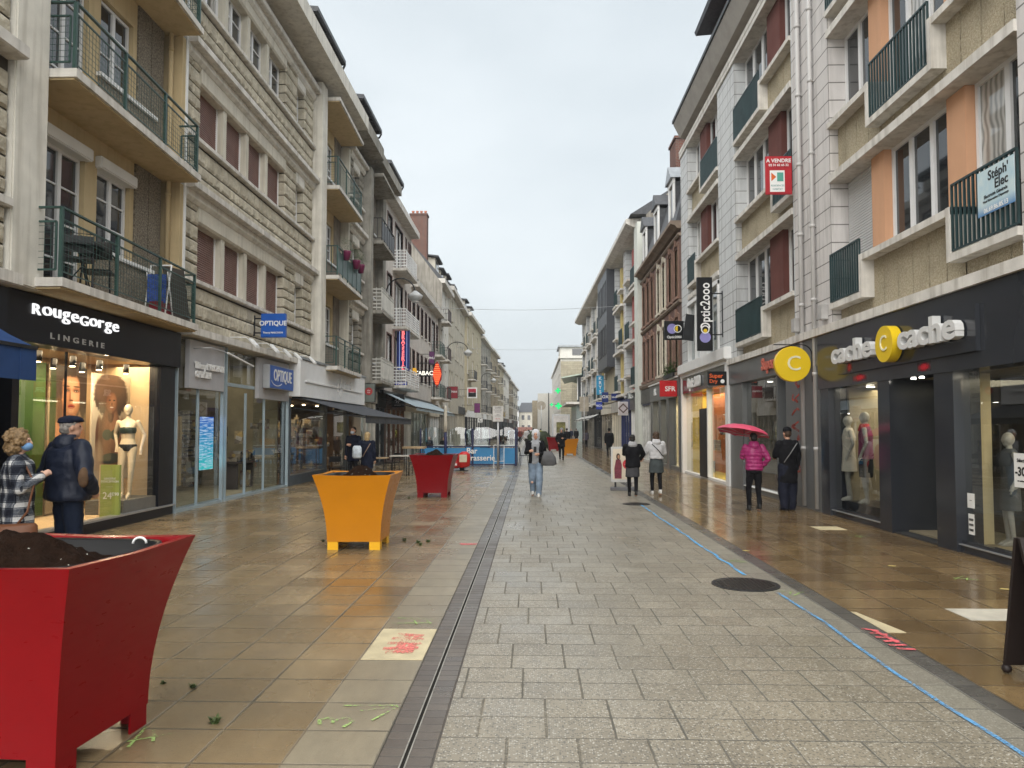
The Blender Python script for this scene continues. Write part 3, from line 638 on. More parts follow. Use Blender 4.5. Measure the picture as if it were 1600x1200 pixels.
# column and balcony bay
def column(par, F, u0, u1, z1, m=CREAM2, d=.3, z0=3.64):
    MB().fb(F, u0, u1, -.5, d, z0, z1).build('column', m, par, bevel=.02)
column(b1, F, 9.8, 10.5, 13.4)
PEB = pebble('pebble_dash', (.15, .125, .095), (.36, .315, .245)); CONC_P = M('ribbed_grey_panel', (.23, .20, .165), .9, .2, 3, .5, 90, .4)
def bay(par, F, u0, u1, base, zc, dark=False, dep=-.3, win=True, wall_m=None, shut=False, beam=YELLOW):
    """recess of one storey between u0 and u1, floor level base, ceiling zc"""
    wm = wall_m or YELLOW; W2 = F.off(dep)
    a, b, c, e = u0 + .75, u0 + 1.85, u0 + 2.2, u0 + 3.25
    ops = [(a, b, base, zc - .5), (c, e, base + 1.0, zc - .5)]
    wb = MB(); wall(wb, W2, u0 - .1, u0 + 3.38, base - .088, zc + .06, ops, 0, .16, .3); wb.build('recess_wall', wm, par)
    for q in (u0 + 3.38, u0 + 3.87):
        MB().fb(W2, q + .012, min(q + .478, u1 - .05), -.3, .03, base - .088, zc + .05).build('cladding', PEB if not dark else CONC_P, par)
    MB().fb(W2, c - .05, u1 - .5, -.12, .04, base + .15, base + .93).build('cladding', PEB if not dark else CONC_P, par)
    MB().fb(W2, c - .1, u1 - .45, -.14, .09, base + .93, base + 1.0).build('sill', WHITEP, par)
    window(par, W2, a + .02, b - .02, base + .02, zc - .52, -.1, 2, 4, name='balcony_door'); window(par, W2, c + .02, e - .02, base + 1.02, zc - .52, -.1, 2, 3)
    if shut:
        for x, y in ((a, b), (c, e)): MB().fb(W2, x - .06, y + .06, -.1, .12, zc - .52, zc - .31).build('shutter_box', WHITEP, par, bevel=.02)
for k in range(3):
    bay(b1, F, 10.5, 15.0, FL[k] + .15, FL[k + 1] + .0, shut=(k == 0))
    da, db = .69, .46
    balcony(b1, F, 10.5 if k else 10.3, 15.03, FL[k], -.35, da, db)
    MB().fb(F, 15.0, 15.2, -.4, .04, FL[k] + .15, FL[k + 1]).build('pilaster', YELLOW, b1); MB().fb(F, 15.15, 15.24, -.1, .06, FL[k] + .16, FL[k + 1] + .1).build('corner_trim', WHITEP, b1)
balcony(b1, F, 10.5, 15.03, FL[3] + .02, -.35, .69, .46, rail=None)
pp = thing('drainpipe', 'pale yellow drainpipe in the corner of the left balcony bay', 'drainpipe', (-7.36, 14.53, 3.8))
m = MB(); m.tube([(0, 0, 0), (0, 0, 9)], .05, 10); m.build('pipe', YELLOW, pp, local=True)
m = MB()
for z in (2.6, 5.6, 8.6): m.tube([(0, 0, z), (0, 0, z + .08)], .06, 10)
m.build('collar', YELLOW, pp, local=True)
# stone wing with the rows of windows
def stone_wing(par, F, u0, u1, groups, k, z, ztop, last=False, rk=None, shutter=BROWNSH, seed=0):
    """groups: list of (near, far, n) window groups; stone everywhere else"""
    rk = rk or ROCK
    zs, zt = z + 1.13, z + 2.48
    rock(F, u0, u1, z + .17, zs - .03, 0, seed=seed).build('stone_wall', rk, par)
    MB().fb(F, u0, u1, -.6, -.03, z + .17, zs).build('mortar', JOINT, par)
    ledge(par, F, u0, u1, zs, .1, -.35, .1)
    u = u0
    for (a, b, n) in groups + [(u1, u1, 0)]:
        if a - u > .1:
            rock(F, u, a, zs + .1, ztop - .02, 0, (1, 1), seed=seed + int(a * 7)).build('stone_pier', rk, par)
            MB().fb(F, u + .04, a - .04, -.6, -.04, zs + .05, ztop).build('mortar', JOINT, par)
        if n:
            MB().fprism(F, a - .02, b + .02, [(-.4, zt), (-.02, zt), (.02, zt + .05), (.02, ztop), (-.4, ztop)]).build('lintel', CREAM2 if n == 1 else CREAM, par)
            step = (b - a) / n
            for i in range(n):
                wa = a + step * i + (0 if i == 0 else .09); wb_ = a + step * (i + 1) - (.09 if i < n - 1 else 0)
                if i < n - 1: MB().fb(F, wb_, wb_ + .18, -.42, -.04, zs + .1, zt).build('mullion', CREAM, par)
                if shutter is not None and n > 1:
                    s = MB().fb(F, wa + .03, wb_ - .03, -.25, -.22, zs + .12, zt).build('roller_shutter', shutter, par)
                    sl = MB(); zz = zs + .14
                    while zz < zt - .05: sl.fprism(F, wa + .03, wb_ - .03, [(-.222, zz), (-.205, zz + .01), (-.209, zz + .04), (-.222, zz + .045)]); zz += .05
                    sl.build('slats', shutter, s)
                    MB().fb(F, wa, wa + .03, -.3, -.18, zs + .1, zt).build('guide_rail', WHITEP, s); MB().fb(F, wb_ - .03, wb_, -.3, -.18, zs + .1, zt).build('guide_rail', WHITEP, s)
                else: window(par, F, wa, wb_, zs + .1, zt, -.24, 2 if n > 1 else 1, 3)
            MB().fb(F, a, b, -.62, -.3, zs, zt + .1).build('room_wall', ROOM, par)
        u = b
    if not last: ledge(par, F, u0 - .02, u1, ztop + .0, .15, -.3, .25); MB().fprism(F, u0, u1, [(-.3, ztop - .22), (.03, ztop - .22), (.10, ztop - .14), (.10, ztop), (-.3, ztop)]).build('cornice', CREAM2, par)
for k in range(3):
    stone_wing(b1, F, 15.24, 24.2, [(15.95, 21.45, 4), (22.5, 23.25, 1)], k, FL[k], FL[k + 1], shutter=BROWNSH if k < 2 else None, seed=k * 31)
ledge(b1, F, 15.2, 24.2, FL[0] - .02, .17, -.3, .25)
rock(F, 15.24, 24.2, 12.92, 13.3, 0, seed=77).build('stone_wall', ROCK, b1); MB().fb(F, 15.2, 24.2, -.6, -.03, 12.9, 13.35).build('mortar', JOINT, b1)
roof(b1, F, 1.5, 29.0, 13.33, d=.85, h=.5)
def flat_dormer(par, F, ua, ub, z=14.6, mouth=.55):
    s = MB().fb(F, ua + .35, ub - .35, -1.9, -.2, 13.5, z).build('dormer', CREAM2, par)
    r_ = MB().fprism(F, ua, ub, [(mouth, z), (mouth + .06, z + .02), (mouth + .06, z + .16), (-3.2, z + .55), (-3.2, z + .4)]); r_.build('dormer_roof', SLATE, s)
    t = MB(); u = ua + .08
    while u < ub: t.fprism(F, u, u + .05, [(mouth - .02, z - .05), (mouth - .02, z - .002), (-.3, z - .002), (-.3, z - .05)]); u += .28
    t.build('rafters', TIMBER, s)
    MB().fb(F, ua + .02, ub - .02, -.6, mouth - .04, z + .003, z + .03).build('boarding', TIMBER, s)
    gt = MB(); gt.tube([F.p(ub - .1, mouth + .05, z - .02), F.p(ub - .05, mouth - .05, z - .18), F.p(ub + .1, .1, z - .25)], .04, 8); gt.build('gutter_pipe', DARKM, s)
    MB().fb(F, ua + .7, ub - .7, -.2, -.17, 13.9, z - .15).build('dormer_window', PANE, s)
for a, b in ((14.2, 18.0), (22.5, 26.1)): flat_dormer(b1, F, a, b)
# ---------- second building: same type, balcony bay and narrow stone strip
b2 = thing('apartment_building', 'pale apartment building with green panelled balconies and flower pots over the white bakery front', 'apartment building', (-7.2, 28, 0))
core(b2, F, 24.2, 31.55, 3.55, 13.8)
column(b2, F, 24.22, 24.85, 13.2)
for k in range(3):
    bay(b2, F, 24.85, 29.3, FL[k] + .15, FL[k + 1], dark=True)
    balcony(b2, F, 24.85, 29.3, FL[k] + (.0 if k else .0), -.35, .72, .6, rail='mesh' if k != 1 else 'panel', soffit=None)
    MB().fb(F, 29.27, 29.45, -.4, .04, FL[k] + .15, FL[k + 1]).build('pilaster', CREAM, b2)
    stone_wing(b2, F, 29.45, 31.5, [(30.0, 30.9, 1)], k, FL[k], FL[k + 1], rk=ROCKG, seed=200 + k)
balcony(b2, F, 24.85, 29.3, FL[3] + .05, -.35, .72, .6, rail=None)
MB().fb(F, 29.4, 31.5, -.6, -.03, 12.9, 13.5).build('mortar', JOINT, b2)
roof(b2, F, 29.02, 31.9, 13.33, d=.8, h=.5, fasc=GREYC)
flat_dormer(b2, F, 29.2, 32.5, 14.7)
# ---------- third: weathered grey
b3 = thing('apartment_building', 'dark weathered concrete apartment building with sooty balconies, third on the left', 'apartment building', (-7.2, 34.5, 0))
core(b3, F, 31.6, 37.6, 3.55, 13.6, m=GREYC)
column(b3, F, 31.6, 32.3, 13.0, GREYC)
for k in range(3):
    bay(b3, F, 32.3, 37.0, FL[k] + .15, FL[k + 1], dark=True, wall_m=GREYC)
    balcony(b3, F, 32.3, 36.9, FL[k], -.35, .72, .65, rail='panel' if k == 2 else 'white', soffit=GREYC, rmat=DARKM if k == 2 else M('greyed_white_metal', (.55, .54, .50), .5))
    MB().fb(F, 36.95, 37.55, -.5, .04, FL[k] + .1, FL[k + 1] + .1).build('pilaster', GREYC, b3)
balcony(b3, F, 32.3, 36.9, FL[3], -.35, .72, .65, rail=None, soffit=GREYC)
MB().fb(F, 32.3, 37.6, -.5, .0, 12.9, 13.4).build('parapet', GREYC, b3)
roof(b3, F, 31.92, 37.8, 13.25, d=.75, h=.45, fasc=GREYC)
flat_dormer(b3, F, 35.6, 39.0, 14.2)

# ---------- generic further buildings
def surround(par, F, u0, u1, z0, z1, m, t=.07, pr=.03):
    q = MB(); q.fb(F, u0 - t, u0, -.16, pr, z0, z1); q.fb(F, u1, u1 + t, -.16, pr, z0, z1); q.fb(F, u0 - t, u1 + t, -.16, pr, z1, z1 + t); q.build('surround', m, par)
def building(name, label, cat, F, u0, u1, floors, top, wallm, ops, sillm=None, sur=None, balc=(), eave=.5, eh=.35, shopz=3.5, roofp=(3.5, 3.0), dorm=(), slate=None, near=False, rail='panel', railm=None, pane=None, cols=2, gm=None, fm=None, back=9):
    """ops: (u0,u1,h0,h1) repeated on each floor level; dorm: (ua,ub,za,zb)"""
    t = thing(name, label, cat, (F.p((u0 + u1) / 2, 0, 0)[0], (u0 + u1) / 2, 0))
    al = []
    for k, z in enumerate(floors):
        for o in (ops[k] if isinstance(ops[0], list) else ops): al.append((o[0], o[1], z + o[2], z + o[3]))
    wb = MB(); wall(wb, F, u0, u1, shopz, top, al, 0, .18, .3); wb.build('wall', wallm, t)
    MB().fb(F, u0 + .01, u1 - .01, -back, -.33, shopz - .02, top).build('rear_block', gm or wallm, t)
    for o in al:
        window(t, F, o[0] + .01, o[1] - .01, o[2] + .01, o[3] - .01, -.12, cols, 1, pm=pane or PANE2, t=.06, fm=fm)
        MB().fb(F, o[0] - .06, o[1] + .06, -.18, .07, o[2] - .07, o[2]).build('sill', sillm or LEDGE, t)
        if sur: surround(t, F, o[0], o[1], o[2], o[3], sur)
    for (k, a, b) in balc:
        balcony(t, F, a, b, floors[k] - .16, 0, .75, .75, rail=rail, soffit=LEDGE, rmat=railm, h=.95)
    if eave: 
        roof(t, F, u0, u1, top, d=eave, h=eh, fasc=LEDGE, pitch=roofp, slate=slate)
    for d_ in dorm: dormer(t, F, *d_)
    return t
def shopfront(par, F, u0, u1, ztop, fascm, framem, zf=None, glassm=None, posts=2, d=.0, deep=2.6, lit=None, room=None, goods=True, seed=0, name='shopfront', fasc_d=.12, base=.12):
    """fascia, posts, glass and a room behind"""
    zf = zf or ztop - .7; q = random.Random(seed)
    f = MB(); f.fb(F, u0, u0 + .12, -.25, d + .04, 0, zf); f.fb(F, u1 - .12, u1, -.25, d + .04, 0, zf)
    n = posts
    for k in range(1, n + 1):
        u = u0 + (u1 - u0) * k / (n + 1); f.fb(F, u - .05, u + .05, -.2, d + .02, base, zf)
    f.fb(F, u0 + .12, u1 - .12, -.2, d + .03, 0, base)
    s = f.build(name, framem, par)
    MB().fb(F, u0, u1, -.3, d + fasc_d, zf, ztop).build('fascia', fascm, s)
    MB().fb(F, u0 + .1, u1 - .1, -.06, -.045, base, zf).build('glass_pane', glassm or SHOPG, s)
    r_ = MB(); a, b = u0 + .02, u1 - .02
    r_.fb(F, a, b, -deep - .1, -deep, 0, ztop); r_.fb(F, a, a + .08, -deep, -.26, 0, zf); r_.fb(F, b - .08, b, -deep, -.26, 0, zf); r_.fb(F, a, b, -deep, -.26, zf + .01, zf + .1); r_.fb(F, a, b, -deep, -.26, -.02, .06)
    r_.build('room', room or M('shop_interior', (.42, .38, .32), .8, .3, 1.2), s)
    if goods:
        g_ = MB()
        for _ in range(int((u1 - u0) * 7)):
            u = q.uniform(u0 + .2, u1 - .5); dd = -q.uniform(.5, deep - .3); z = q.choice((.07, .07, .5, .9, 1.3, 1.7)); w_ = q.uniform(.1, .5); h = q.uniform(.1, .45) if z > .1 else q.uniform(.4, 1.5)
            g_.fb(F, u, u + w_, dd - q.uniform(.1, .3), dd, z, z + h)
        split_build(g_, 'stock_item', GOODS, s)
    if lit:
        l_ = MB(); u = u0 + .6
        while u < u1 - .4:
            for dd in (-.7, -1.7): l_.fb(F, u, u + .35, dd - .12, dd, zf - .03, zf - .005)
            u += 1.1
        l_.build('ceiling_lamp', lit, s)
    return s
def goods_mat():
    a = NT('shop_goods'); v = a.n('TexVoronoi'); a.put(v.inputs['Vector'], a.scale(a.pos(), (1, 1, 1.6))); v.inputs['Scale'].default_value = 5
    h = a.sep(v.outputs[1]); c = a.ramp(h[0], [(0, (.05, .045, .04)), (.3, (.30, .25, .18)), (.45, (.12, .05, .04)), (.6, (.45, .42, .36)), (.75, (.08, .12, .18)), (.9, (.5, .36, .12)), (1, (.2, .2, .2))])
    c = a.mix(.5, c, a.mix(a.noise(a.pos(), 18, 4), (0, 0, 0), (1, 1, 1)), 'OVERLAY'); a.pbr(c, .6); return a.m
GOODS = goods_mat()
SHOPG = glass('shop_glass', (.92, .94, .93))
WARM = E('warm_shop_lamp', (1, .78, .5), 6); COOL = E('cool_shop_lamp', (1, .93, .82), 6.5)
PINKW = M('pinkish_render', (.60, .555, .51), .85, .08, 1.5, .2, 60, .35); BROWNT = M('brown_window_trim', (.12, .07, .06), .6)
CREAMY = M('warm_cream_render', (.50, .465, .385), .85, .1, 1.5, .2, 60, .4); OFFW = M('off_white_render', (.68, .66, .61), .85, .08, 1.5, .2, 60, .4)
YEL2 = M('pale_ochre_render', (.45, .40, .29), .85, .1, 1.5, .2, 60, .4); TANB = brick('tan_brick', (.34, .28, .19), (.42, .35, .24), (.25, .22, .17))
# fourth: pinkish with brown trims and white balconies
def rowops(u0, n, w, gap, h0, h1): return [(u0 + k * (w + gap), u0 + k * (w + gap) + w, h0, h1) for k in range(n)]
b4 = building('apartment_building', 'pinkish white apartment building with brown trims and white balconies behind the brasserie sign', 'apartment building', F, 37.6, 46.5,
    (3.95, 7.0, 10.05), 13.05, PINKW, [(38.0, 39.0, .75, 2.5), (39.7, 41.6, .05, 2.5), (42.6, 43.3, .75, 2.5), (44.3, 45.0, .75, 2.5), (45.4, 46.2, .75, 2.5)], sur=BROWNT, balc=[(0, 39.2, 43.9), (1, 39.2, 43.9), (2, 39.2, 42.2)], rail='slats', dorm=[], roofp=(2.8, 1.0))
b5 = building('apartment_building', 'lower pinkish building with dark dormers under the grey gable and brick chimney', 'apartment building', F, 46.5, 58.7,
    (3.95, 7.0), 10.2, PINKW, [(47.0, 47.8, .75, 2.5), (48.6, 49.4, .75, 2.5), (50.2, 51.0, .75, 2.5), (51.9, 52.7, .75, 2.5), (53.6, 54.4, .75, 2.5), (55.2, 56.6, .05, 2.5), (57.4, 58.2, .75, 2.5)], sur=BROWNT,
    balc=[(1, 54.8, 57.3), (0, 54.8, 57.3)], rail='mesh', railm=GREENM, dorm=[], roofp=(3.6, 4.0))
for a in (46.8, 49.6, 52.4, 55.2):
    dormer(b5, F, a, a + 1.8, 10.5, 11.75, d0=-.9, body=BROWNT, over=.4, n=2)
GABLE = M('stained_grey_render', (.30, .28, .245), .9, .2, 1.2, .3, 40, .9)
b6 = building('apartment_building', 'narrow cream building with a stained grey gable wall and tall brick chimney', 'apartment building', F, 58.7, 66,
    (4.0, 7.1, 10.1), 13.0, OFFW, [(59.6, 61.2, .05, 2.5), (63.4, 64.3, .75, 2.5)], balc=[(0, 59.3, 61.6), (1, 59.3, 61.6), (2, 59.3, 61.6)], rail='panel', railm=M('rusty_dark_rail', (.07, .05, .045), .6), dorm=[(59.6, 62.2, 13.4, 15.2, -.4), (63.4, 65.4, 13.4, 15.0, -.4)], roofp=(3.4, 4.3), gm=GABLE)
g_ = MB(); g_.add([F.p(58.66, 0.3, 12.9), F.p(58.66, -3.4, 17.8), F.p(58.66, -9, 14), F.p(58.66, -9, 3), F.p(58.66, .0, 3), F.p(58.72, 0.3, 12.9), F.p(58.72, -3.4, 17.8), F.p(58.72, -9, 14), F.p(58.72, -9, 3), F.p(58.72, 0, 3)],
    [(0, 1, 2, 3, 4), (9, 8, 7, 6, 5), (0, 5, 6, 1), (1, 6, 7, 2), (0, 4, 9, 5)]); g_.build('gable_wall', GABLE, b6)
REDB = brick('red_chimney_brick', (.12, .042, .034), (.17, .062, .045), (.15, .13, .11), .22, .075, .012)
def chimney(par, F, u0, u1, d0, d1, z0, z1, pots=4, m=None):
    c = MB().fb(F, u0, u1, d0, d1, z0, z1).build('chimney', m or REDB, par); MB().fb(F, u0 - .06, u1 + .06, d0 - .06, d1 + .06, z1, z1 + .12).build('chimney_cap', REDB, c)
    q = MB()
    for k in range(pots):
        x, y, _ = F.p((u0 + u1) / 2, d0 + (d1 - d0) * (k + .5) / pots, 0); q.loft([(z1 + .12, x, y, .11, .11), (z1 + .3, x, y, .09, .09), (z1 + .42, x, y, .12, .12)], 10)
    q.build('chimney_pot', M('terracotta', (.35, .14, .09), .8), c)
chimney(b6, F, 58.75, 59.7, -2.25, -.95, 13.2, 18.35, 4)
b7 = building('apartment_building', 'long cream building with plain tall windows above the red and black square sign', 'apartment building', F, 66, 81,
    (4.3, 7.5, 10.7), 13.75, CREAMY, [(66.6 + k * 4.9 + j * 1.75, 66.6 + k * 4.9 + j * 1.75 + 1.0, .7, 2.55) for k in range(3) for j in range(2)] , sillm=CREAMY, dorm=[(69, 71, 14.2, 15.7, -.6), (74, 76, 14.2, 15.7, -.6)], roofp=(3.2, 3.6), eave=.5)
# curving on into the distance
far = [(81, 97, 6.95, 'warm ochre building with banded windows just past the long cream building', YEL2, 13.9, 3, 3, True), (97, 113, 6.6, 'dark weathered building with pale dormers in the far left row', GREYC, 13.4, 3, 4, True),
       (113, 128, 6.2, 'tan brick building with dark balconies far along the left row', TANB, 13.6, 3, 4, False), (128, 143, 5.8, 'pale yellow building far along the left row', YEL2, 12.6, 3, 4, False),
       (143, 160, 5.35, 'off white building near the end of the left row', OFFW, 12.4, 3, 4, True), (160, 178, 4.9, 'brick building next to last in the left row', TANB, 12.0, 3, 4, False), (178, 200, 4.4, 'cream building last in the left row', CREAM, 11.8, 3, 4, False)]
for (a, b, W_, lb, m_, tp, nf, nw, dm) in far:
    Ff = Fr(-1, W_, a, -.026); fl = [3.8 + k * (tp - 4.0) / 3 for k in range(3)]; ww = 1.25; gp = (b - a - .8 - nw * ww) / nw
    t = building('apartment_building', lb, 'apartment building', Ff, a, b, fl, tp, m_, rowops(a + .6, nw, ww, gp, .6, 2.4), dorm=[(a + 2 + k * 5, a + 4 + k * 5, tp + .5, tp + 2.0, -.5) for k in range(2)] if dm else [], roofp=(3.4, 2.8),
                 balc=[(k, a + .4 + j * (ww + gp), a + 2.1 + j * (ww + gp)) for k in range(3) for j in ((0, 2) if nw > 2 else (0,))] if not dm or a == 97 else [(1, a + 1, a + 4)], rail='panel', railm=DARKM)
    shopfront(t, Ff, a + .3, (a + b) / 2 - .2, 3.7, rnd.choice([DARKM, WHITEP, CREAM]), DARKM, seed=int(a), lit=COOL, deep=2)
    shopfront(t, Ff, (a + b) / 2 + .2, b - .3, 3.7, rnd.choice([DARKM, BROWNT, OFFW]), DARKM, seed=int(b), deep=2)
# ================================================================ shopfronts on the left
NAVY = M('black_fascia_paint', (.006, .007, .012), .3, .15, 2, spec=.35); CREAMIN = M('cream_display_wall', (.60, .44, .27), .7, .06, 1)
LB = M('pale_blue_aluminium', (.42, .52, .58), .3, .08, metal=.4); ANTH = M('anthracite_cladding', (.052, .055, .062), .22, .12, 1.2, spec=.7)
WTEXT = M('white_letters', (.80, .80, .79), .4, .02); GTXT = M('grey_letters', (.5, .5, .5), .4, .03)
def spots(par, F, lst, z, d, e):
    for u in lst:
        c = F.p(u, d, z); s = MB(); s.tube([(c[0], c[1], z + .16), (c[0] - F.side * .02, c[1] - .05, z)], .05, 10); o = s.build('spotlight', BLACKP, par)
        MB().disc((c[0] - F.side * .021, c[1] - .055, z - .003), .04, .006, 14).build('bulb', e, o)
def flat_shapes(par, F, u, d, z, shapes, nm='printed_shape'):
    """shapes: list of (material, [(du,dz)...]) stacked outward by a millimetre"""
    for i, (m_, pts) in enumerate(shapes):
        dd = d + .0015 * (i + 1); q = MB(); n = len(pts)
        q.add([F.p(u + a, dd, z + b) for a, b in pts] + [F.p(u + a, dd - .001, z + b) for a, b in pts], [tuple(range(n)), tuple(range(2 * n - 1, n - 1, -1))]); q.build(nm, m_, par)
def ell(cx, cz, rx, rz, n=22, wob=0, sd=1, a0=0, a1=6.283):
    q = random.Random(sd); return [(cx + rx * math.cos(a0 + (a1 - a0) * k / n) * (1 + q.uniform(-wob, wob)), cz + rz * math.sin(a0 + (a1 - a0) * k / n) * (1 + q.uniform(-wob, wob))) for k in range(n)]
HAIRD = M('poster_dark_hair', (.05, .03, .02), .6, .5, 12); SK1 = M('poster_tan_skin', (.50, .26, .15), .5, .15, 3); SK2 = M('poster_brown_skin', (.26, .115, .06), .5, .2, 3); LIPS = M('poster_lips', (.45, .07, .06), .4)
PBG = M('poster_pale_background', (.66, .58, .46), .5, .1, 2); PGREEN = M('poster_green', (.035, .08, .015), .45, .25, 1.5); DKL = M('poster_dark_lace', (.05, .06, .05), .5, .3, 30); EYE = M('poster_eye', (.02, .015, .015), .4)
FASC = Fr(-1, 7.1)
ls = MB(); ls.fb(F, 8.6, 9.78, -.3, .0, 2.95, 3.62); lsx = ls
fr = MB(); fr.fb(F, 10.30, 10.45, -.3, .02, 0, 2.96); fr.fb(F, 14.45, 15.04, -.22, .0, 0, 2.96); fr.fb(F, 10.45, 14.45, -.2, .03, 0, .17); fr.fb(F, 11.60, 11.61, -.08, -.04, .17, 2.9)
lsf = fr.build('shopfront', NAVY, b1, label='black lingerie shopfront')
MB().fb(F, 10.3, 10.4, -.4, -.301, 0, 2.9).build('frame_post', CREAMIN, lsf)
MB().fb(F, 9.0, 15.06, -.3, .1, 2.93, 3.63).build('fascia', NAVY, lsf, bevel=.01)
MB().fb(F, 10.4, 15.04, -.15, .05, .17, .2).build('sill', GALV, lsf)
MB().fb(F, 10.46, 14.44, -.07, -.058, .2, 2.93).build('glass_pane', SHOPG, lsf)
rm = MB(); rm.fb(F, 10.35, 14.56, -1.5, -1.4, 0, 3.1); rm.fb(F, 14.5, 14.56, -1.4, -.08, 0, 3.1); rm.fb(F, 10.3, 10.4, -1.4, -.41, 0, 3.1); rm.fb(F, 10.4, 14.5, -1.4, -.22, 2.96, 3.1); rm.fb(F, 10.4, 14.5, -1.4, -.205, .02, .17)
rm.build('display_room', CREAMIN, lsf)
LAMPW = E('lingerie_lamp', (1, .70, .40), 12)
spots(lsf, F, (11.35, 12.2, 12.95, 13.8), 2.72, -.32, LAMPW)
spots(lsf, F, (11.0, 11.8, 12.6, 13.4), 2.72, -.9, LAMPW)
def area(name, loc, size, power, col, rot=(0, 0, 0)):
    l = bpy.data.lights.new(name, 'AREA'); l.shape = 'RECTANGLE'; l.size, l.size_y = size; l.energy = power; l.color = col
    o = bpy.data.objects.new(name, l); COL.objects.link(o); o.location = loc; o.rotation_euler = rot; return o
area('shop_window_light', (-7.75, 12.5, 2.9), (.7, 3.4), 34, (1, .74, .45))
tx = MB(); cur = 0
for ch in 'RougeGorge':
    q = text(ch, .29 if ch.islower() else .225, .03, -.002); a0 = min(v[0] for v in q.v); a1 = max(v[0] for v in q.v); lo = min(v[2] for v in q.v); hi = max(v[2] for v in q.v)
    tx.add([(v[0] - a0 + cur, v[1], v[2] - hi) for v in q.v], q.f); cur += a1 - a0 + .035
tx.v = [(10.55 + v[0] / cur * 2.24, v[1], v[2]) for v in tx.v]; tx.v = [F.p(u, .115 - y, 3.485 + z) for u, y, z in tx.v]
tx.build('lettering', E('lit_white_letters', (1, 1, 1), .30), lsf, label='lit white rounded letters reading ROUGEGORGE')
area('shop_window_spot', (-7.42, 12.7, 2.75), (.12, .12), 9, (1, .8, .55), (R(-25), R(8), 0))
tx = text('LINGERIE', .12, .01, .002, 1, 1.7); put_text(tx, (11.5, .106, 3.07), F=F); xs = [v[1] for v in tx.v]; c0, c1 = min(xs), max(xs); tx.v = [(v[0], 10.62 + (v[1] - c0) / (c1 - c0) * 1.37, v[2]) for v in tx.v]
tx.build('lettering', GTXT, lsf)
# posters
def poster(u0, u1, d, z0, z1, lb, shapes, back=PBG):
    p = thing('poster', lb, 'poster', F.p((u0 + u1) / 2, d, z0), group='posters in the lingerie window')
    MB().fb(F, u0, u1, d - .03, d, z0, z1).build('panel', back, p)
    flat_shapes(p, F, (u0 + u1) / 2, d, 0, shapes); return p

def portrait(name, bg, soft, ku=1., kz=1., z0=0., dz=0.):
    """printed picture made of soft-edged ellipses: (u, z, ru, rz, colour, softness, waviness)"""
    a = NT(name); p = list(a.sep(a.pos())); p[1] = a.m_('DIVIDE', p[1], ku); p[2] = a.m_('ADD', a.m_('DIVIDE', a.m_('SUBTRACT', p[2], z0 + dz), kz), z0); n1 = a.m_('SUBTRACT', a.noise(a.pos(), 16, 5, .7), .5); n2 = a.noise(a.pos(), 45, 4, .7); c = a.mix(a.noise(a.pos(), 2, 3), tuple(x * .8 for x in bg), bg)
    for (u, z, ru, rz, col, so, wv) in soft:
        d = a.m_('ADD', a.m_('POWER', a.m_('DIVIDE', a.m_('SUBTRACT', p[1], u), ru), 2), a.m_('POWER', a.m_('DIVIDE', a.m_('SUBTRACT', p[2], z), rz), 2))
        d = a.m_('ADD', d, a.m_('MULTIPLY', n1, wv)); cc = a.mix(a.m_('MULTIPLY', n2, min(1, wv * 1.2)), col, tuple(min(1, x * 3 + .03) for x in col)) if wv > .5 else col
        c = a.mix(a.rng(d, 1 - so, 1 + so, 1, 0), c, cc)
    a.pbr(c, .35, 0, None, .4); return a.m
H1, H2 = (.02, .010, .006), (.06, .03, .015); S1, S1d, S1l = (.52, .25, .13), (.30, .12, .06), (.72, .42, .26); S2, S2d, S2l = (.27, .11, .055), (.13, .05, .025), (.45, .22, .12)
pA = portrait('poster_close_up', (.34, .27, .18), [(.0, 1.0, .62, .62, S1d, .15, .1), (.05, 1.0, .5, .6, S1, .5, .1), (.05, 2.1, .66, .66, H1, .1, 1.3), (.0, 1.5, .26, .3, S1d, .2, 0), (.08, 1.9, .36, .43, S1d, .08, 0), (.11, 1.9, .31, .40, S1, .4, 0), (.2, 1.9, .14, .24, S1l, .9, 0), (.1, 2.15, .2, .1, S1l, .9, 0), (.1, 1.60, .1, .05, S1l, .9, 0),
    (-.06, 2.0, .13, .05, S1d, .7, 0), (.27, 2.0, .13, .05, S1d, .7, 0), (-.06, 1.985, .09, .022, (.03, .012, .008), .4, 0), (.27, 1.985, .09, .022, (.03, .012, .008), .4, 0), (-.06, 1.98, .06, .012, (.5, .42, .36), .4, 0), (.27, 1.98, .06, .012, (.5, .42, .36), .4, 0), (-.05, 1.982, .022, .014, (.02, .01, .01), .3, 0), (.28, 1.982, .022, .014, (.02, .01, .01), .3, 0),
    (-.08, 2.07, .13, .014, (.04, .018, .01), .5, .1), (.29, 2.07, .13, .014, (.04, .018, .01), .5, .1), (.06, 1.87, .03, .11, S1d, .9, 0), (.115, 1.87, .022, .1, S1l, .9, 0), (.10, 1.80, .075, .016, (.16, .05, .025), .7, 0), (.11, 1.68, .12, .042, (.36, .05, .04), .3, 0), (.11, 1.682, .12, .007, (.07, .01, .01), .5, 0), (.11, 1.655, .07, .01, (.62, .25, .2), .9, 0),
    (-.36, 2.05, .16, .62, H1, .25, 1.2), (-.3, 1.6, .12, .25, H2, .4, 1.4), (.52, 2.0, .13, .6, H1, .25, 1.2), (.1, 2.48, .6, .22, H1, .2, 1.3), (.0, 2.55, .4, .12, H2, .6, 1.5), (-.5, 1.5, .1, 1.6, (.03, .05, .015), .1, 0)], .86, .95, 1.9, .42)
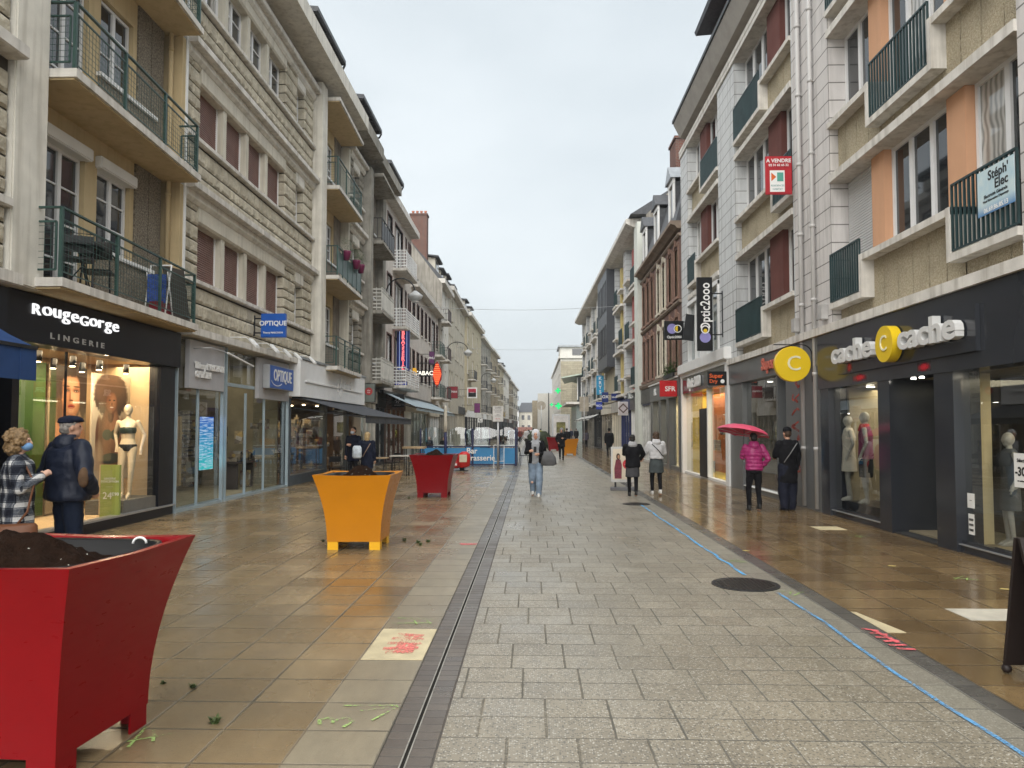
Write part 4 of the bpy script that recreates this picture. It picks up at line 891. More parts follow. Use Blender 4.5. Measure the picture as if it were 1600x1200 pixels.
pB = portrait('poster_afro', (.60, .50, .38), [(-0.026, 2.15, 0.546, .42, H1, .1, .9), (-0.026, 2.2, 0.468, .34, H2, .5, 1.3), (-0.026, 1.3, 0.390, .62, S2d, .1, .05), (0.000, 1.3, 0.286, .6, S2, .5, 0), (0.091, 1.5, 0.130, .3, S2l, .9, 0), (-0.390, 1.35, 0.111, .42, S2d, .2, 0), (0.351, 1.3, 0.111, .44, S2, .3, 0), (-0.026, 1.8, 0.104, .16, S2d, .2, 0), (-0.013, 2.0, 0.195, .2, S2d, .1, 0), (0.000, 2.01, 0.163, .18, S2, .4, 0), (0.039, 2.03, 0.091, .13, S2l, .9, 0),
    (-0.072, 2.06, 0.039, .012, H1, .4, 0), (0.072, 2.06, 0.039, .012, H1, .4, 0), (0.000, 1.985, 0.018, .035, S2d, .8, 0), (0.000, 1.925, 0.075, .026, (.30, .05, .04), .3, 0), (0.000, 1.928, 0.058, .013, (.75, .7, .66), .3, 0), (-0.130, 1.42, 0.156, .1, (.05, .07, .05), .15, .3), (0.130, 1.42, 0.156, .1, (.05, .07, .05), .15, .3), (0.000, .98, 0.338, .1, (.04, .05, .04), .15, .3), (-0.390, .95, 0.130, .3, (.45, .3, .2), .9, 0)], 1, 1, 0, .17)
gA = M('poster_green_edge', (.07, .16, .03), .45, .25, 1.5)
def poster2(u0, u1, d, z0, z1, lb, face):
    p = thing('poster', lb, 'poster', F.p((u0 + u1) / 2, d, 0), group='posters in the lingerie window')
    MB().fb(F, u0, u1, d - .03, d, z0, z1).build('panel', face, p); return p
poster(12.3, 13.0, -1.3, .2, 2.85, 'tall green poster panel at the left end of the lingerie window', [(M('poster_light_green', (.025, .06, .01), .45, .2, 2), [(-.3, .25), (.1, .25), (.1, 2.8), (-.3, 2.8)])], PGREEN)
poster2(13.08, 14.2, -1.3, .2, 2.85, 'large poster of a curly haired woman seen close up', pA)
poster2(13.25, 14.5, -.62, .75, 2.7, 'poster of a smiling woman with a big round afro standing in lace', pB)
pl = thing('price_stand', 'olive green price stand reading 24.90 in front of the mannequin', 'price sign', (-7.36, 12.7, .17))
MB().box(-.165, .165, -.0, .06, 0, .9).build('board', M('olive_green_card', (.30, .36, .09), .5, .08), pl, local=True)
MB().box(-.185, -.166, -.01, .07, 0, .9).build('edge', CREAMIN, pl, local=True)
for s_, sz, zz, xx in (('24', .17, .36, -.04), ('€90', .08, .39, .1), ('LINGERIE', .05, .66, 0), ("D'EXCEPTION", .05, .61, 0), ('———', .04, .52, 0)):
    t_ = text(s_, sz, .004); put_text(t_, (xx, -.004, zz)); t_.build('lettering', WTEXT, pl, local=True)
MB().box(-7.95, -7.25, 12.95, 14.1, .17, .42).build('pedestal', M('grey_plinth', (.16, .15, .13), .6), label='low grey plinth under the mannequin', cat='plinth', bevel=.01)
# ---------- optician
op = MB(); 
for u in (15.08, 17.34, 17.52, 21.95): op.fb(F, u, u + .035, -.05, .03, 0, 3.62)
for u in (16.2, 18.9, 20.2): op.fb(F, u, u + .03, -.1, -.04, .06, 2.6)
op.fb(F, 15.14, 21.95, -.25, .02, 0, .06); op.fb(F, 17.58, 19.4, -.12, -.02, 2.72, 2.8)
of = op.build('shopfront', LB, b1, label='optician shopfront with pale blue frame')
for a, b, z0 in ((15.14, 17.34, .06), (19.45, 21.95, .06), (17.58, 19.4, 2.8)): MB().fb(F, a, b, -.08, -.068, z0, 3.6).build('glass_pane', SHOPG, of)
GREYP = M('light_grey_panel', (.42, .42, .44), .45, .08)
MB().fb(F, 15.55, 17.3, -.05, .05, 2.56, 3.58).build('sign_panel', GREYP, of); MB().fb(F, 19.5, 21.9, -.05, .05, 2.5, 3.58).build('sign_panel', GREYP, of)
for s_, zz in (('Thierry MARCHON', 3.05), ('OPTICIEN', 2.86)):
    t_ = text(s_, .19, .03, .006); put_text(t_, (16.45 if zz > 3 else 16.12, .09, zz), F=F, sx=.92 if zz > 3 else .9); t_.build('lettering', WTEXT, of)
rm = MB(); rm.fb(F, 15.05, 22, -4.1, -4, 0, 3.6); rm.fb(F, 15.05, 15.08, -4, -.3, 0, 3.6); rm.fb(F, 21.96, 22.0, -4, -.3, 0, 3.6); rm.fb(F, 15.1, 22, -4, -.3, 3.58, 3.64); rm.fb(F, 15.1, 22, -4, -.3, -.02, .05)
rm.build('room', M('optician_interior', (.30, .27, .185), .8, .15), of)
g_ = MB()
for k in range(9): g_.fb(F, 18.6, 20.4, -2.4, -2.0, .3 + k * .22, .34 + k * .22)
g_.fb(F, 18.55, 18.65, -2.45, -1.95, .0, 2.3); g_.fb(F, 15.5, 16.6, -1.5, -1.0, 1.0, 1.05); g_.fb(F, 15.55, 15.65, -1.4, -1.1, 0, 1.0); g_.fb(F, 16.4, 16.5, -1.4, -1.1, 0, 1.0); g_.fb(F, 20.2, 21.6, -1.2, -.7, .75, .8); g_.fb(F, 20.3, 20.36, -1.1, -.8, 0, .75); g_.fb(F, 21.4, 21.46, -1.1, -.8, 0, .75)
split_build(g_, 'display_shelf', M('dark_shelving', (.07, .06, .055), .5, .2), of)
g_ = MB(); q = random.Random(4)
for k in range(9):
    for j in range(14): u = 18.68 + j * .12; g_.fb(F, u, u + .08, -2.2, -2.0, .345 + k * .22, .345 + k * .22 + q.uniform(.03, .09))
for _ in range(24): u = q.uniform(20.2, 21.5); g_.fb(F, u, u + .08, -1.1, -.8, .81, .81 + q.uniform(.05, .3))
for _ in range(60):
    u = q.uniform(15.3, 21.6); z = q.choice((.07, .5, .9, 1.3, 1.7)); d_ = -q.uniform(.3, 3.5)
    if not 17.4 < u < 18.5: g_.fb(F, u, u + q.uniform(.1, .4), d_ - .2, d_, z, z + q.uniform(.1, .5))
for _ in range(14): u = q.uniform(15.5, 16.5); z = q.choice((1.06, 1.4, 1.7)); g_.fb(F, u, u + .12, -1.4, -1.2, z, z + q.uniform(.08, .25))
split_build(g_, 'stock_item', GOODS, of)
MB().fb(F, 18.3, 18.42, -1.6, -1.45, .3, 2.0).build('display_column', M('light_wood', (.5, .36, .19), .5, .15, 6), of); MB().fb(F, 17.6, 17.75, -3.6, -1.5, .8, 2.2).build('wall_panel', M('orange_panel', (.55, .27, .03), .5), of)
def led():
    a = NT('blue_screen'); p = a.sep(a.pos()); n = a.noise(a.comb(0.0, a.m_('MULTIPLY', p[1], .6), a.m_('MULTIPLY', p[2], 9)), 5, 2)
    c = a.mix(a.rng(p[2], 0, 1.2, 0, 1), (.05, .6, .6), (.03, .12, .6)); c = a.mix(a.rng(n, .5, .56, 0, .8), c, (.6, .75, 1))
    x = a.n('Emission'); a.put(x.inputs[0], c); x.inputs[1].default_value = .28; a.t.links.new(x.outputs[0], a.out.inputs[0]); return a.m
MB().fb(F, 16.62, 17.26, -.2, -.16, .78, 1.97).build('screen', led(), label='tall blue screen full of white lines in the optician window', cat='screen')
area('shop_window_light', (-8.8, 18.5, 3.5), (1.6, 5.5), 10, (1, .88, .68))
MB().fb(F, 21.0, 21.7, -2.0, -1.95, 1.3, 2.3).build('poster', M('poster_dark_print', (.13, .09, .08), .5, .5, 5), label='dark portrait poster inside the optician shop', cat='poster')
# blue signs
BLUE = M('blue_sign', (.02, .10, .42), .3, .05)
t = thing('sign', 'blue box sign reading OPTIQUE flat on the optician front', 'shop sign', (-6.95, 20.4, 2.8), group='blue optician signs')
MB().fb(F, 19.75, 21.75, .05, .24, 2.78, 3.42).build('box', GALV, t, bevel=.02); MB().fb(F, 19.8, 21.7, .241, .25, 2.8, 3.4).build('face', BLUE, t)
x = text('OPTIQUE', .44, .01, .006, .8); put_text(x, (20.78, .256, 3.14), F=F); x.build('lettering', WTEXT, t)
q = MB()
for k in range(14):
    a0, a1 = math.pi * (1.1 + .7 * k / 14), math.pi * (1.1 + .7 * (k + 1) / 14); q.hexa([F.p(20.3 + .45 * math.cos(a0), .252, 3.03 + .17 * math.sin(a0)), F.p(20.3 + .45 * math.cos(a0), .26, 3.03 + .17 * math.sin(a0)), F.p(20.3 + .45 * math.cos(a1), .26, 3.03 + .17 * math.sin(a1)), F.p(20.3 + .45 * math.cos(a1), .252, 3.03 + .17 * math.sin(a1)),
        F.p(20.3 + .46 * math.cos(a0), .252, 3.05 + .17 * math.sin(a0)), F.p(20.3 + .46 * math.cos(a0), .26, 3.05 + .17 * math.sin(a0)), F.p(20.3 + .46 * math.cos(a1), .26, 3.05 + .17 * math.sin(a1)), F.p(20.3 + .46 * math.cos(a1), .252, 3.05 + .17 * math.sin(a1))])
q.build('smile_line', WTEXT, t)
def blade(name, label, cat, x0, x1, y, z0, z1, face, lines, box=DARKM, th=.12, group='signs hanging out from the left row', wallx=-7.2, br=(.2, .8), border=None, arms=True, narrow=1.0):
    """sign standing out from a wall, its face towards the camera; lines: (text,size,x,z,material)"""
    cx = (x0 + x1) / 2; t = thing(name, label, cat, (cx, y, z0), group=group); w_, h = x1 - x0, z1 - z0
    MB().box(-w_ / 2, w_ / 2, 0, th, 0, h).build('box', box, t, local=True, bevel=.008)
    e = .02; MB().box(-w_ / 2 + e, w_ / 2 - e, -.006, -.0005, e, h - e).build('face', face, t, local=True); MB().box(-w_ / 2 + e, w_ / 2 - e, th + .0005, th + .006, e, h - e).build('face', face, t, local=True)
    for s_, sz, xx, zz, m_ in lines:
        q = text(s_, sz, .006, sz * .02, narrow); put_text(q, (xx, -.0105, zz)); q.build('lettering', m_, t, local=True)
    if arms:
        a = MB()
        for f_ in br: a.bar((0, th / 2, h * f_), (wallx - cx, th / 2, h * f_), .035)
        a.bar((wallx - cx, th / 2, h * br[0] - .08), (wallx - cx, th / 2, h * br[-1] + .08), .05); a.build('bracket', DARKM, t, local=True)
    return t
blade('sign', 'square blue hanging sign reading OPTIQUE above the optician', 'shop sign', -7.0, -6.36, 18.75, 4.06, 4.68, BLUE, [('OPTIQUE', .17, 0, .36, WTEXT), ('Thierry MARCHON', .062, 0, .12, WTEXT)], box=BLUE, group='blue optician signs')
# flood lamps on the ledge
def flood(u, z, label, d=.55, swing=.25):
    t = thing('flood_lamp', label, 'lamp', F.p(u, d, z), group='white flood lamps over the optician')
    o = F.p(u, d, z); a = MB(); a.tube([F.p(u - swing, .15, z + .12), F.p(u - .05, d - .1, z + .14), F.p(u, d, z + .05)], .012, 6); a.build('arm', WHITEP, t)
    h = MB(); P = [F.p(u - .13, d + .0, z + .13), F.p(u + .13, d + .0, z + .13), F.p(u + .13, d + .17, z - .05), F.p(u - .13, d + .17, z - .05)]
    h.hexa([(p[0], p[1], p[2] - .07) for p in P] + P); h.build('lamp_head', WHITEP, t, bevel=.012)
for u, z, lb in ((17.6, 3.72, 'white flood lamp first from the left over the optician'), (19.0, 3.74, 'white flood lamp on a long arm just below the hanging blue sign'), (20.0, 3.72, 'white flood lamp right of the hanging blue sign'), (20.9, 3.72, 'white flood lamp above the flat OPTIQUE sign'), (22.3, 3.74, 'white flood lamp over the corner of the white bakery sign')): flood(u, z, lb)
t = thing('flood_lamp', 'slim white strip lamp on an arm over the grey optician panel', 'lamp', (-6.9, 16.6, 3.3), group='white flood lamps over the optician')
MB().tube([F.p(15.7, .06, 3.4), F.p(15.8, .4, 3.42), F.p(16.6, .5, 3.36)], .012, 6).build('arm', GALV, t); MB().bar(F.p(16.4, .5, 3.37), F.p(17.9, .5, 3.2), .05, .03).build('lamp_head', WHITEP, t)
# ---------- bakery / florist front
GREYW = M('grey_white_panel', (.82, .83, .83), .5, .04)
bk = MB(); bk.fb(F, 22.06, 22.2, -.25, .03, 0, 2.6); bk.fb(F, 26.3, 26.4, -.25, .0, 0, 2.6); bk.fb(F, 29.4, 29.7, -.25, .0, 0, 2.6); bk.fb(F, 22.2, 26.3, -.2, .02, 0, .3)
bf = bk.build('shopfront', M('dark_blue_grey_frame', (.08, .1, .12), .5), b2, label='shopfront below the white fascia box')
MB().fb(F, 22.1, 30.8, -.3, .32, 2.66, 3.78).build('fascia', GREYW, bf, bevel=.01); MB().fb(F, 22.1, 30.9, -.3, .36, 3.79, 3.86).build('flashing', ZINC, bf)
for a, b in ((22.2, 26.3), (27.6, 29.4)): MB().fb(F, a, b, -.08, -.068, .3, 2.6).build('glass_pane', SHOPG, bf)
rm = MB(); rm.fb(F, 22.05, 31.2, -3.6, -3.5, 0, 2.65); rm.fb(F, 22.02, 22.05, -3.5, -.3, 0, 2.65); rm.fb(F, 31.1, 31.2, -3.5, -.3, 0, 2.65); rm.fb(F, 22.05, 31.2, -3.5, -.3, 2.6, 2.655); rm.fb(F, 22.05, 31.2, -3.5, -.3, -.02, .05)
rm.build('room', M('shop_brown_interior', (.17, .125, .09), .8, .4, 2), bf)
g_ = MB(); q = random.Random(9)
for _ in range(150):
    u = q.uniform(22.4, 29.2); z = q.choice((.3, .75, 1.05, 1.4, 1.75)); d_ = -q.uniform(.3, 2.2); w_ = q.uniform(.08, .3); g_.fb(F, u, u + w_, d_ - w_, d_, z, z + q.uniform(.08, .35))
for k in range(6): u = 22.7 + k * .8; g_.fb(F, u, u + .04, -1.2, -1.16, 0, 2.2)
split_build(g_, 'stock_item', GOODS, bf)
area('shop_window_light', (-8.3, 25.5, 2.5), (1.4, 5.5), 26, (1, .72, .42))
l_ = MB()
for k in range(7): l_.disc(F.p(23 + k * .9, -.9 - (k % 2) * .7, 2.55), .05, .02, 10)
l_.build('ceiling_lamp', E('bakery_lamp', (1, .75, .45), 12), bf)
q = MB(); q.fb(F, 22.6, 30.3, .32, .36, 3.12, 3.165); q.fb(F, 26.9, 26.98, .32, .36, 2.85, 3.6); q.fb(F, 27.1, 27.15, .32, .36, 2.95, 3.55)
q.fb(F, 26.5, 26.56, .32, .36, 3.0, 3.45); q.fb(F, 26.5, 26.95, .32, .355, 3.3, 3.33); q.build('relief_line', WHITEP, bf)
x = text('Honoré', .42, .04, .004, .9); put_text(x, (28.0, .345, 3.3), F=F); x.build('lettering', WHITEP, bf)
def awning(label, Fx, u0, u1, zw, zf, dw, df, cloth, val=.22, rib=DARKM, group='awnings over the left row shops', valm=None):
    t = thing('awning', label, 'awning', Fx.p((u0 + u1) / 2, dw, zw - .6), group=group)
    n = 14; m = MB(); vs = []
    for i in range(n + 1):
        u = u0 + (u1 - u0) * i / n
        for d_, z in ((dw, zw), ((dw + df) / 2, (zw + zf) / 2 - .02 - .015 * (i % 2)), (df, zf)): vs.append(Fx.p(u, d_, z))
    fs = [(i * 3 + j, i * 3 + 3 + j, i * 3 + 4 + j, i * 3 + 1 + j) for i in range(n) for j in range(2)]
    k = len(vs); vs += [(a, b, c - .012) for a, b, c in vs]; fs += [tuple(k + q for q in f[::-1]) for f in fs]; m.add(vs, fs, True); m.build('canopy', cloth, t)
    v = MB()
    for i in range(n):
        a, b = u0 + (u1 - u0) * i / n, u0 + (u1 - u0) * (i + 1) / n; v.fb(Fx, a, b, df - .006 + .006 * (i % 2), df + .004 + .006 * (i % 2), zf - val, zf - .01)
    v.build('valance', valm or cloth, t)
    r_ = MB(); r_.fb(Fx, u0, u1, df - .03, df + .03, zf - .03, zf + .012)
    for u in (u0 + .1, (u0 + u1) / 2, u1 - .1): r_.bar(Fx.p(u, dw - .1, zw - .35), Fx.p(u, df - .02, zf - .05), .04)
    r_.build('arm', rib, t); MB().fb(Fx, u0 - .02, u1 + .02, dw - .08, dw + .1, zw - .07, zw + .07).build('roller', rib, t); return t
DKG = M('dark_grey_canvas', (.075, .08, .09), .8, .1, 3); BLC = M('blue_canvas', (.025, .06, .17), .8, .1, 3); LGC = M('pale_blue_grey_canvas', (.33, .40, .44), .8, .08, 3)
awning('dark grey awning under the white fascia of the bakery', F, 22.3, 30.8, 2.68, 2.09, .1, 2.25, DKG)
awning('blue awning of the neighbouring shop at the left edge', NF, 5.2, 9.35, 3.1, 2.72, .05, .75, BLC, val=.42)
awning('long pale blue grey awning over the brasserie terrace', F, 35.8, 53.5, 3.45, 2.72, .2, 1.85, LGC, val=.16)
# dark neighbouring shop at the left edge
shopfront(b1, NF, 1.6, 9.7, 3.55, NAVY, NAVY, posts=3, seed=3, deep=2)
# shops behind the terrace
s_ = shopfront(b3, F, 31.2, 35.0, 3.4, M('stone_fascia', (.42, .40, .36), .7), M('pale_frame', (.5, .48, .44), .6), zf=2.85, seed=12, lit=COOL, posts=2)
x = text('BREBO', .26, .02, .01, 1); put_text(x, (32.9, .14, 3.12), F=F); x.build('lettering', DARKM, s_)
shopfront(b3, F, 35.1, 37.5, 3.4, DARKM, DARKM, seed=13, posts=1)
shopfront(b4, F, 37.7, 42.1, 3.4, BROWNT, M('brown_wood_frame', (.11, .055, .04), .5), seed=14, lit=WARM, posts=3); shopfront(b4, F, 42.2, 46.4, 3.4, GREYW, GREYW, seed=15, lit=COOL, posts=3)
shopfront(b5, F, 46.6, 52.5, 3.4, GREYW, M('grey_green_frame', (.25, .28, .27), .5), seed=16, posts=4, lit=COOL); shopfront(b5, F, 52.6, 58.6, 3.3, CREAM, GREYW, seed=17, posts=4)
shopfront(b6, F, 58.8, 65.9, 3.5, OFFW, GREYC, seed=18, posts=4); shopfront(b7, F, 66.1, 73.4, 3.9, CREAMY, CREAMY, zf=3.1, seed=19, posts=4); shopfront(b7, F, 73.5, 80.8, 3.9, DARKM, CREAMY, seed=20, posts=4, lit=COOL)
# balcony things over the lingerie shop
def potplant(u, d, z, label, s=1.0):
    t = thing('flower_pot', label, 'flower pot', F.p(u, d, z), group='purple flower pots on the green balcony')
    x, y, _ = F.p(u, d, 0)
    MB().loft([(z - .05, x, y, .09 * s, .09 * s), (z + .2 * s, x, y, .14 * s, .14 * s), (z + .24 * s, x, y, .15 * s, .15 * s)], 12).build('pot', M('purple_pot', (.16, .02, .07), .4), t)
    m = MB(); q = random.Random(int(u * 50))
    for _ in range(260):
        a = Vector((q.gauss(0, .11), q.gauss(0, .13), q.uniform(.1, .5))) * s; o = Vector((x, y, z + .15 * s)) + a; n = Vector((q.uniform(-1, 1), q.uniform(-1, 1), q.uniform(-.3, 1))).normalized() * .035 * s; k = Vector((-n.y, n.x, 0)) * .25
        m.poly(o - n, o + k, o + n, o - k)
    m.build('foliage', M('silver_green_leaf', (.16, .22, .13), .7, .4, 20), t)
for u, lb in ((26.0, 'purple pot with bushy silver green plant nearest on the balcony rail'), (27.6, 'purple pot in the middle of the balcony rail'), (28.4, 'purple pot with round green plant farthest on the balcony rail')): potplant(u, .72, 7.65, lb, 1.1)
def rattan_chair(par, x, y, z, rz, m_):
    q = MB(); q.box(-.24, .24, -.24, .24, .42, .45)
    q.build('seat', m_, par, local=True, loc=None)
fz = 3.82
t = thing('cafe_chair', 'dark bistro chair with curved back on the lower left balcony', 'chair', (-7.08, 11.75, fz), rz=R(200))
MB().box(-.22, .22, -.22, .22, .42, .45).build('seat', BLACKP, t, local=True, bevel=.01)
q = MB(); q.loft([(.6, 0, .25, .24, .04), (.85, 0, .27, .24, .035), (.88, 0, .27, .2, .02)], 14); q.build('backrest', M('dark_rattan', (.04, .037, .035), .7, .3, 60, .6, 150), t, local=True)
for sx in (-1, 1):
    for pts in ([(sx * .22, -.22, 0), (sx * .22, -.2, .62), (sx * .24, -.12, .68), (sx * .24, .24, .68)], [(sx * .22, .26, 0), (sx * .2, .2, .45), (sx * .2, .27, .88)]): MB().tube(pts, .014, 6).build('leg', DARKM, t, local=True)
t = thing('cafe_chair', 'dark folding chair by the near corner of the lower left balcony', 'chair', (-6.86, 10.85, fz), rz=R(30))
MB().box(-.2, .2, -.18, .18, .42, .45).build('seat', BLACKP, t, local=True); q = MB(); q.tube([(-.2, .2, .45), (-.2, .26, .9), (.2, .26, .9), (.2, .2, .45)], .013, 6); q.box(-.19, .19, .235, .255, .6, .86); q.build('backrest', DARKM, t, local=True)
for sx in (-.2, .2):
    for a, b in ((-.24, .2), (.24, -.2)): MB().tube([(sx, a, 0), (sx, b, .45)], .013, 6).build('leg', DARKM, t, local=True)
t = thing('cafe_table', 'small round dark table on the lower left balcony', 'table', (-7.0, 11.2, fz)); MB().disc((0, 0, .71), .3, .02).build('tabletop', BLACKP, t, local=True)
q = MB(); q.tube([(-.22, -.2, 0), (.15, .12, .7)], .013, 6); q.tube([(.22, -.2, 0), (-.15, .12, .7)], .013, 6); q.tube([(0, .25, 0), (0, -.1, .7)], .013, 6); q.build('leg_frame', DARKM, t, local=True)
t = thing('deck_chair', 'folded deck chair with blue cloth and white frame on the lower left balcony', 'deck chair', (-7.08, 13.65, fz)); q = MB()
for sx in (-.2, .2): q.tube([(sx, -.1, 0), (sx, .12, 1.0)], .014, 6); q.tube([(sx, .2, 0), (sx, -.02, .85)], .014, 6)
q.tube([(-.2, .12, 1.0), (.2, .12, 1.0)], .014, 6); q.build('frame', WHITEP, t, local=True); MB().box(-.18, .18, -.04, -.02, .25, .8).build('cloth', M('blue_checked_cloth', (.04, .08, .3), .8, .5, 14), t, local=True)
MB().fb(F, 13.95, 14.55, -.0, .25, fz, fz + .28).build('planter_box', M('dark_red_plastic', (.16, .012, .02), .5), label='dark red plastic box on the lower left balcony', cat='box')
MB().hexa([F.p(14.3, .3, fz), F.p(14.3, .32, fz), F.p(14.75, .42, fz), F.p(14.75, .40, fz), F.p(14.2, .1, fz + 1.02), F.p(14.2, .12, fz + 1.02), F.p(14.7, .3, fz + 1.02), F.p(14.7, .28, fz + 1.02)]).build('folded_lounger', M('dark_mesh_fabric', (.06, .052, .045), .8, .3, 90, .5, 200), label='folded dark mesh lounger leaning at the far end of the lower left balcony', cat='lounger')
# ---------- blade signs of the left row
SIGNR = E('neon_red', (1, .17, .17), .55); DBL = M('deep_blue_sign', (.015, .03, .16), .3)
t = blade('sign', 'tall dark blue vertical sign with glowing red letters reading BRASSERIE', 'shop sign', -7.1, -6.42, 38.4, 4.75, 6.9, DBL, [(c_, .30, 0, 1.98 - k * .228, SIGNR) for k, c_ in enumerate('BRASSERIE')], box=DBL, br=(.03, .97))
q = MB(); q.box(-.2, -.185, -.012, -.007, .05, 2.1); q.box(.185, .2, -.012, -.007, .05, 2.1); q.build('neon_line', E('neon_white_line', (.5, .6, 1), .3), t, local=True)
t = thing('sign', 'red ribbed diamond shaped tobacconist sign lit orange red', 'shop sign', (-5.95, 46, 4.3), group='signs hanging out from the left row')
v = [(0, 0, 0), (.28, 0, .5), (.28, 0, 1.1), (0, 0, 1.7), (-.28, 0, 1.1), (-.28, 0, .5)]; q = MB(); q.add(v + [(a, .15, c) for a, b, c in v], [tuple(range(6)), tuple(range(11, 5, -1))] + [(i, (i + 1) % 6, 6 + (i + 1) % 6, 6 + i) for i in range(6)]); q.build('box', M('dark_red', (.25, .01, .01), .4), t, local=True)
q = MB()
for k in range(11):
    z = .2 + k * .12; w_ = .27 - abs(z - .8) * .3; q.box(-w_, w_, -.03, -.001, z, z + .06)
q.build('neon_bar', E('neon_orange', (1, .13, .04), .6), t, local=True); q = MB(); q.bar((0, .07, 1.5), (-1.25, .07, 1.5), .04); q.bar((0, .07, .3), (-1.25, .07, .3), .04); q.build('bracket', DARKM, t, local=True)
blade('sign', 'dark tobacconist strip sign reading TABAC in white beside a yellow lozenge', 'shop sign', -7.15, -6.25, 45.5, 4.95, 5.35, DARKM, [('TABAC', .36, .0, .2, E('lit_white', (1, .95, .8), .4))], arms=False)
t = thing('sign', 'yellow orange lozenge on the tobacconist sign', 'shop sign', (-7.35, 44.5, 4.9), group='signs hanging out from the left row'); v = [(-.3, 0, .08), (.3, 0, .08), (.36, 0, .25), (.3, 0, .5), (-.3, 0, .5), (-.36, 0, .25)]; q = MB(); q.add(v + [(a, .1, c) for a, b, c in v], [tuple(range(6)), tuple(range(11, 5, -1))] + [(i, (i + 1) % 6, 6 + (i + 1) % 6, 6 + i) for i in range(6)]); q.build('panel', E('amber_panel', (.8, .42, .05), .25), t, local=True)
blade('sign', 'small purple and white vertical sign above the tobacconist', 'shop sign', -6.5, -6.15, 46.3, 5.75, 6.6, M('purple_sign', (.12, .03, .12), .4), [('PMU', .2, 0, .42, WTEXT)], group='signs hanging out from the left row')
blade('sign', 'low bright blue sign under the brasserie sign', 'shop sign', -7.1, -6.45, 37.9, 3.95, 4.15, M('bright_blue_lit', (.02, .04, .5), .4), [('Jeux', .16, 0, .1, WTEXT)], group='signs hanging out from the left row')
t = blade('sign', 'dark green framed square sign with a red disc beside the white bakery fascia', 'shop sign', -7.15, -6.62, 30.9, 2.82, 3.62, M('grey_green_sign', (.17, .19, .17), .4), [], group='signs hanging out from the left row')
MB().disc((0, -.012, .46), .16, .01, 24, 'y').build('emblem', M('red_disc', (.45, .05, .05), .4), t, local=True)
for s_, zz in (('the', .5), ('ice', .42)): x = text(s_, .1, .004); put_text(x, (0, -.02, zz)); x.build('lettering', WTEXT, t, local=True)
t = blade('sign', 'black square sign with a white flower emblem over the terrace shops', 'shop sign', -6.95, -6.3, 36.2, 2.76, 3.42, BLACKP, [('BRASSERIE', .07, 0, .1, GTXT)], group='signs hanging out from the left row'); q = MB()
for k in range(8): a = k * math.pi / 4; q.bar((.06 * math.cos(a), -.01, .37 + .06 * math.sin(a)), (.15 * math.cos(a + .3), -.01, .37 + .15 * math.sin(a + .3)), .03, .006, (0, 1, 0))
q.build('emblem', WTEXT, t, local=True)
blade('sign', 'dark red sign on a bracket further along the left row', 'shop sign', -7.1, -6.2, 61.5, 4.25, 5.25, M('wine_red_sign', (.24, .02, .03), .4), [('CRÊPERIE', .19, 0, .55, WTEXT)], group='signs hanging out from the left row')
t = blade('sign', 'white framed square sign with red upper and black lower half', 'shop sign', -6.35, -5.35, 72, 4.7, 5.75, WTEXT, [], box=WHITEP, group='signs hanging out from the left row'); MB().box(-.38, .38, -.014, -.008, .56, .93).build('face', M('bank_red', (.42, .015, .05), .4), t, local=True); MB().box(-.38, .38, -.014, -.008, .13, .555).build('face', BLACKP, t, local=True)
x = text('BANQUE', .1, .004); put_text(x, (0, -.02, .56)); x.build('lettering', WTEXT, t, local=True)
blade('sign', 'violet and dark vertical sign behind the red and black square sign', 'shop sign', -5.95, -5.35, 76, 3.35, 4.35, M('violet_sign', (.17, .03, .14), .4), [], group='signs hanging out from the left row')
blade('sign', 'small white square sign with dark emblem far along the left row', 'shop sign', -6.2, -5.6, 84, 2.4, 3.0, WTEXT, [('C', .5, 0, .3, DARKM)], group='signs hanging out from the left row')
# street lamps on arms
def street_lamp(x0, x1, y, z, label):
    t = thing('street_lamp', label, 'street lamp', (x0, y, z), group='curved arm street lamps on the facades'); n = 12; s = 1 if x1 > x0 else -1
    MB().tube([(0, 0, -1.0)] + [((x1 - x0) * (.5 - .5 * math.cos(math.pi * k / n)), 0, .75 * math.sin(math.pi * k / n) * (1 if k < n else .2)) for k in range(n + 1)], .035, 8).build('arm', DARKM, t, local=True)
    a = x1 - x0; MB().loft([(-.42, a, 0, .12, .12), (-.36, a, 0, .26, .26), (-.2, a, 0, .36, .36), (-.12, a, 0, .37, .37), (0, a, 0, .22, .22), (.12, a, 0, .07, .07)], 20).build('lamp_shade', M('grey_lamp_housing', (.42, .43, .43), .35, .1), t, local=True)
    MB().loft([(-.5, a, 0, .05, .05), (-.46, a, 0, .15, .15), (-.41, a, 0, .2, .2)], 16).build('lens', M('lamp_lens', (.6, .6, .58), .15), t, local=True); return t
street_lamp(-7.2, -5.75, 36, 8.4, 'nearer street lamp on a curved arm over the left row'); street_lamp(-7.2, -5.4, 62, 8.3, 'further street lamp on a curved arm before the long cream building')
street_lamp(-6.6, -5.0, 96, 8.2, 'distant street lamp on a curved arm beyond the ochre building')
for y, z, lb in ((45, 9.25, 'nearer thin overhead wire across the street'), (68, 9.25, 'further thin overhead wire across the street')):
    m = MB(); m.tube([(-7.0 + 12.9 * k / 14, y, z - .25 * math.sin(math.pi * k / 14)) for k in range(15)], .012, 5); m.build('overhead_wire', M('grey_wire', (.3, .31, .32), .6), label=lb, cat='wire', group='wires across the street')
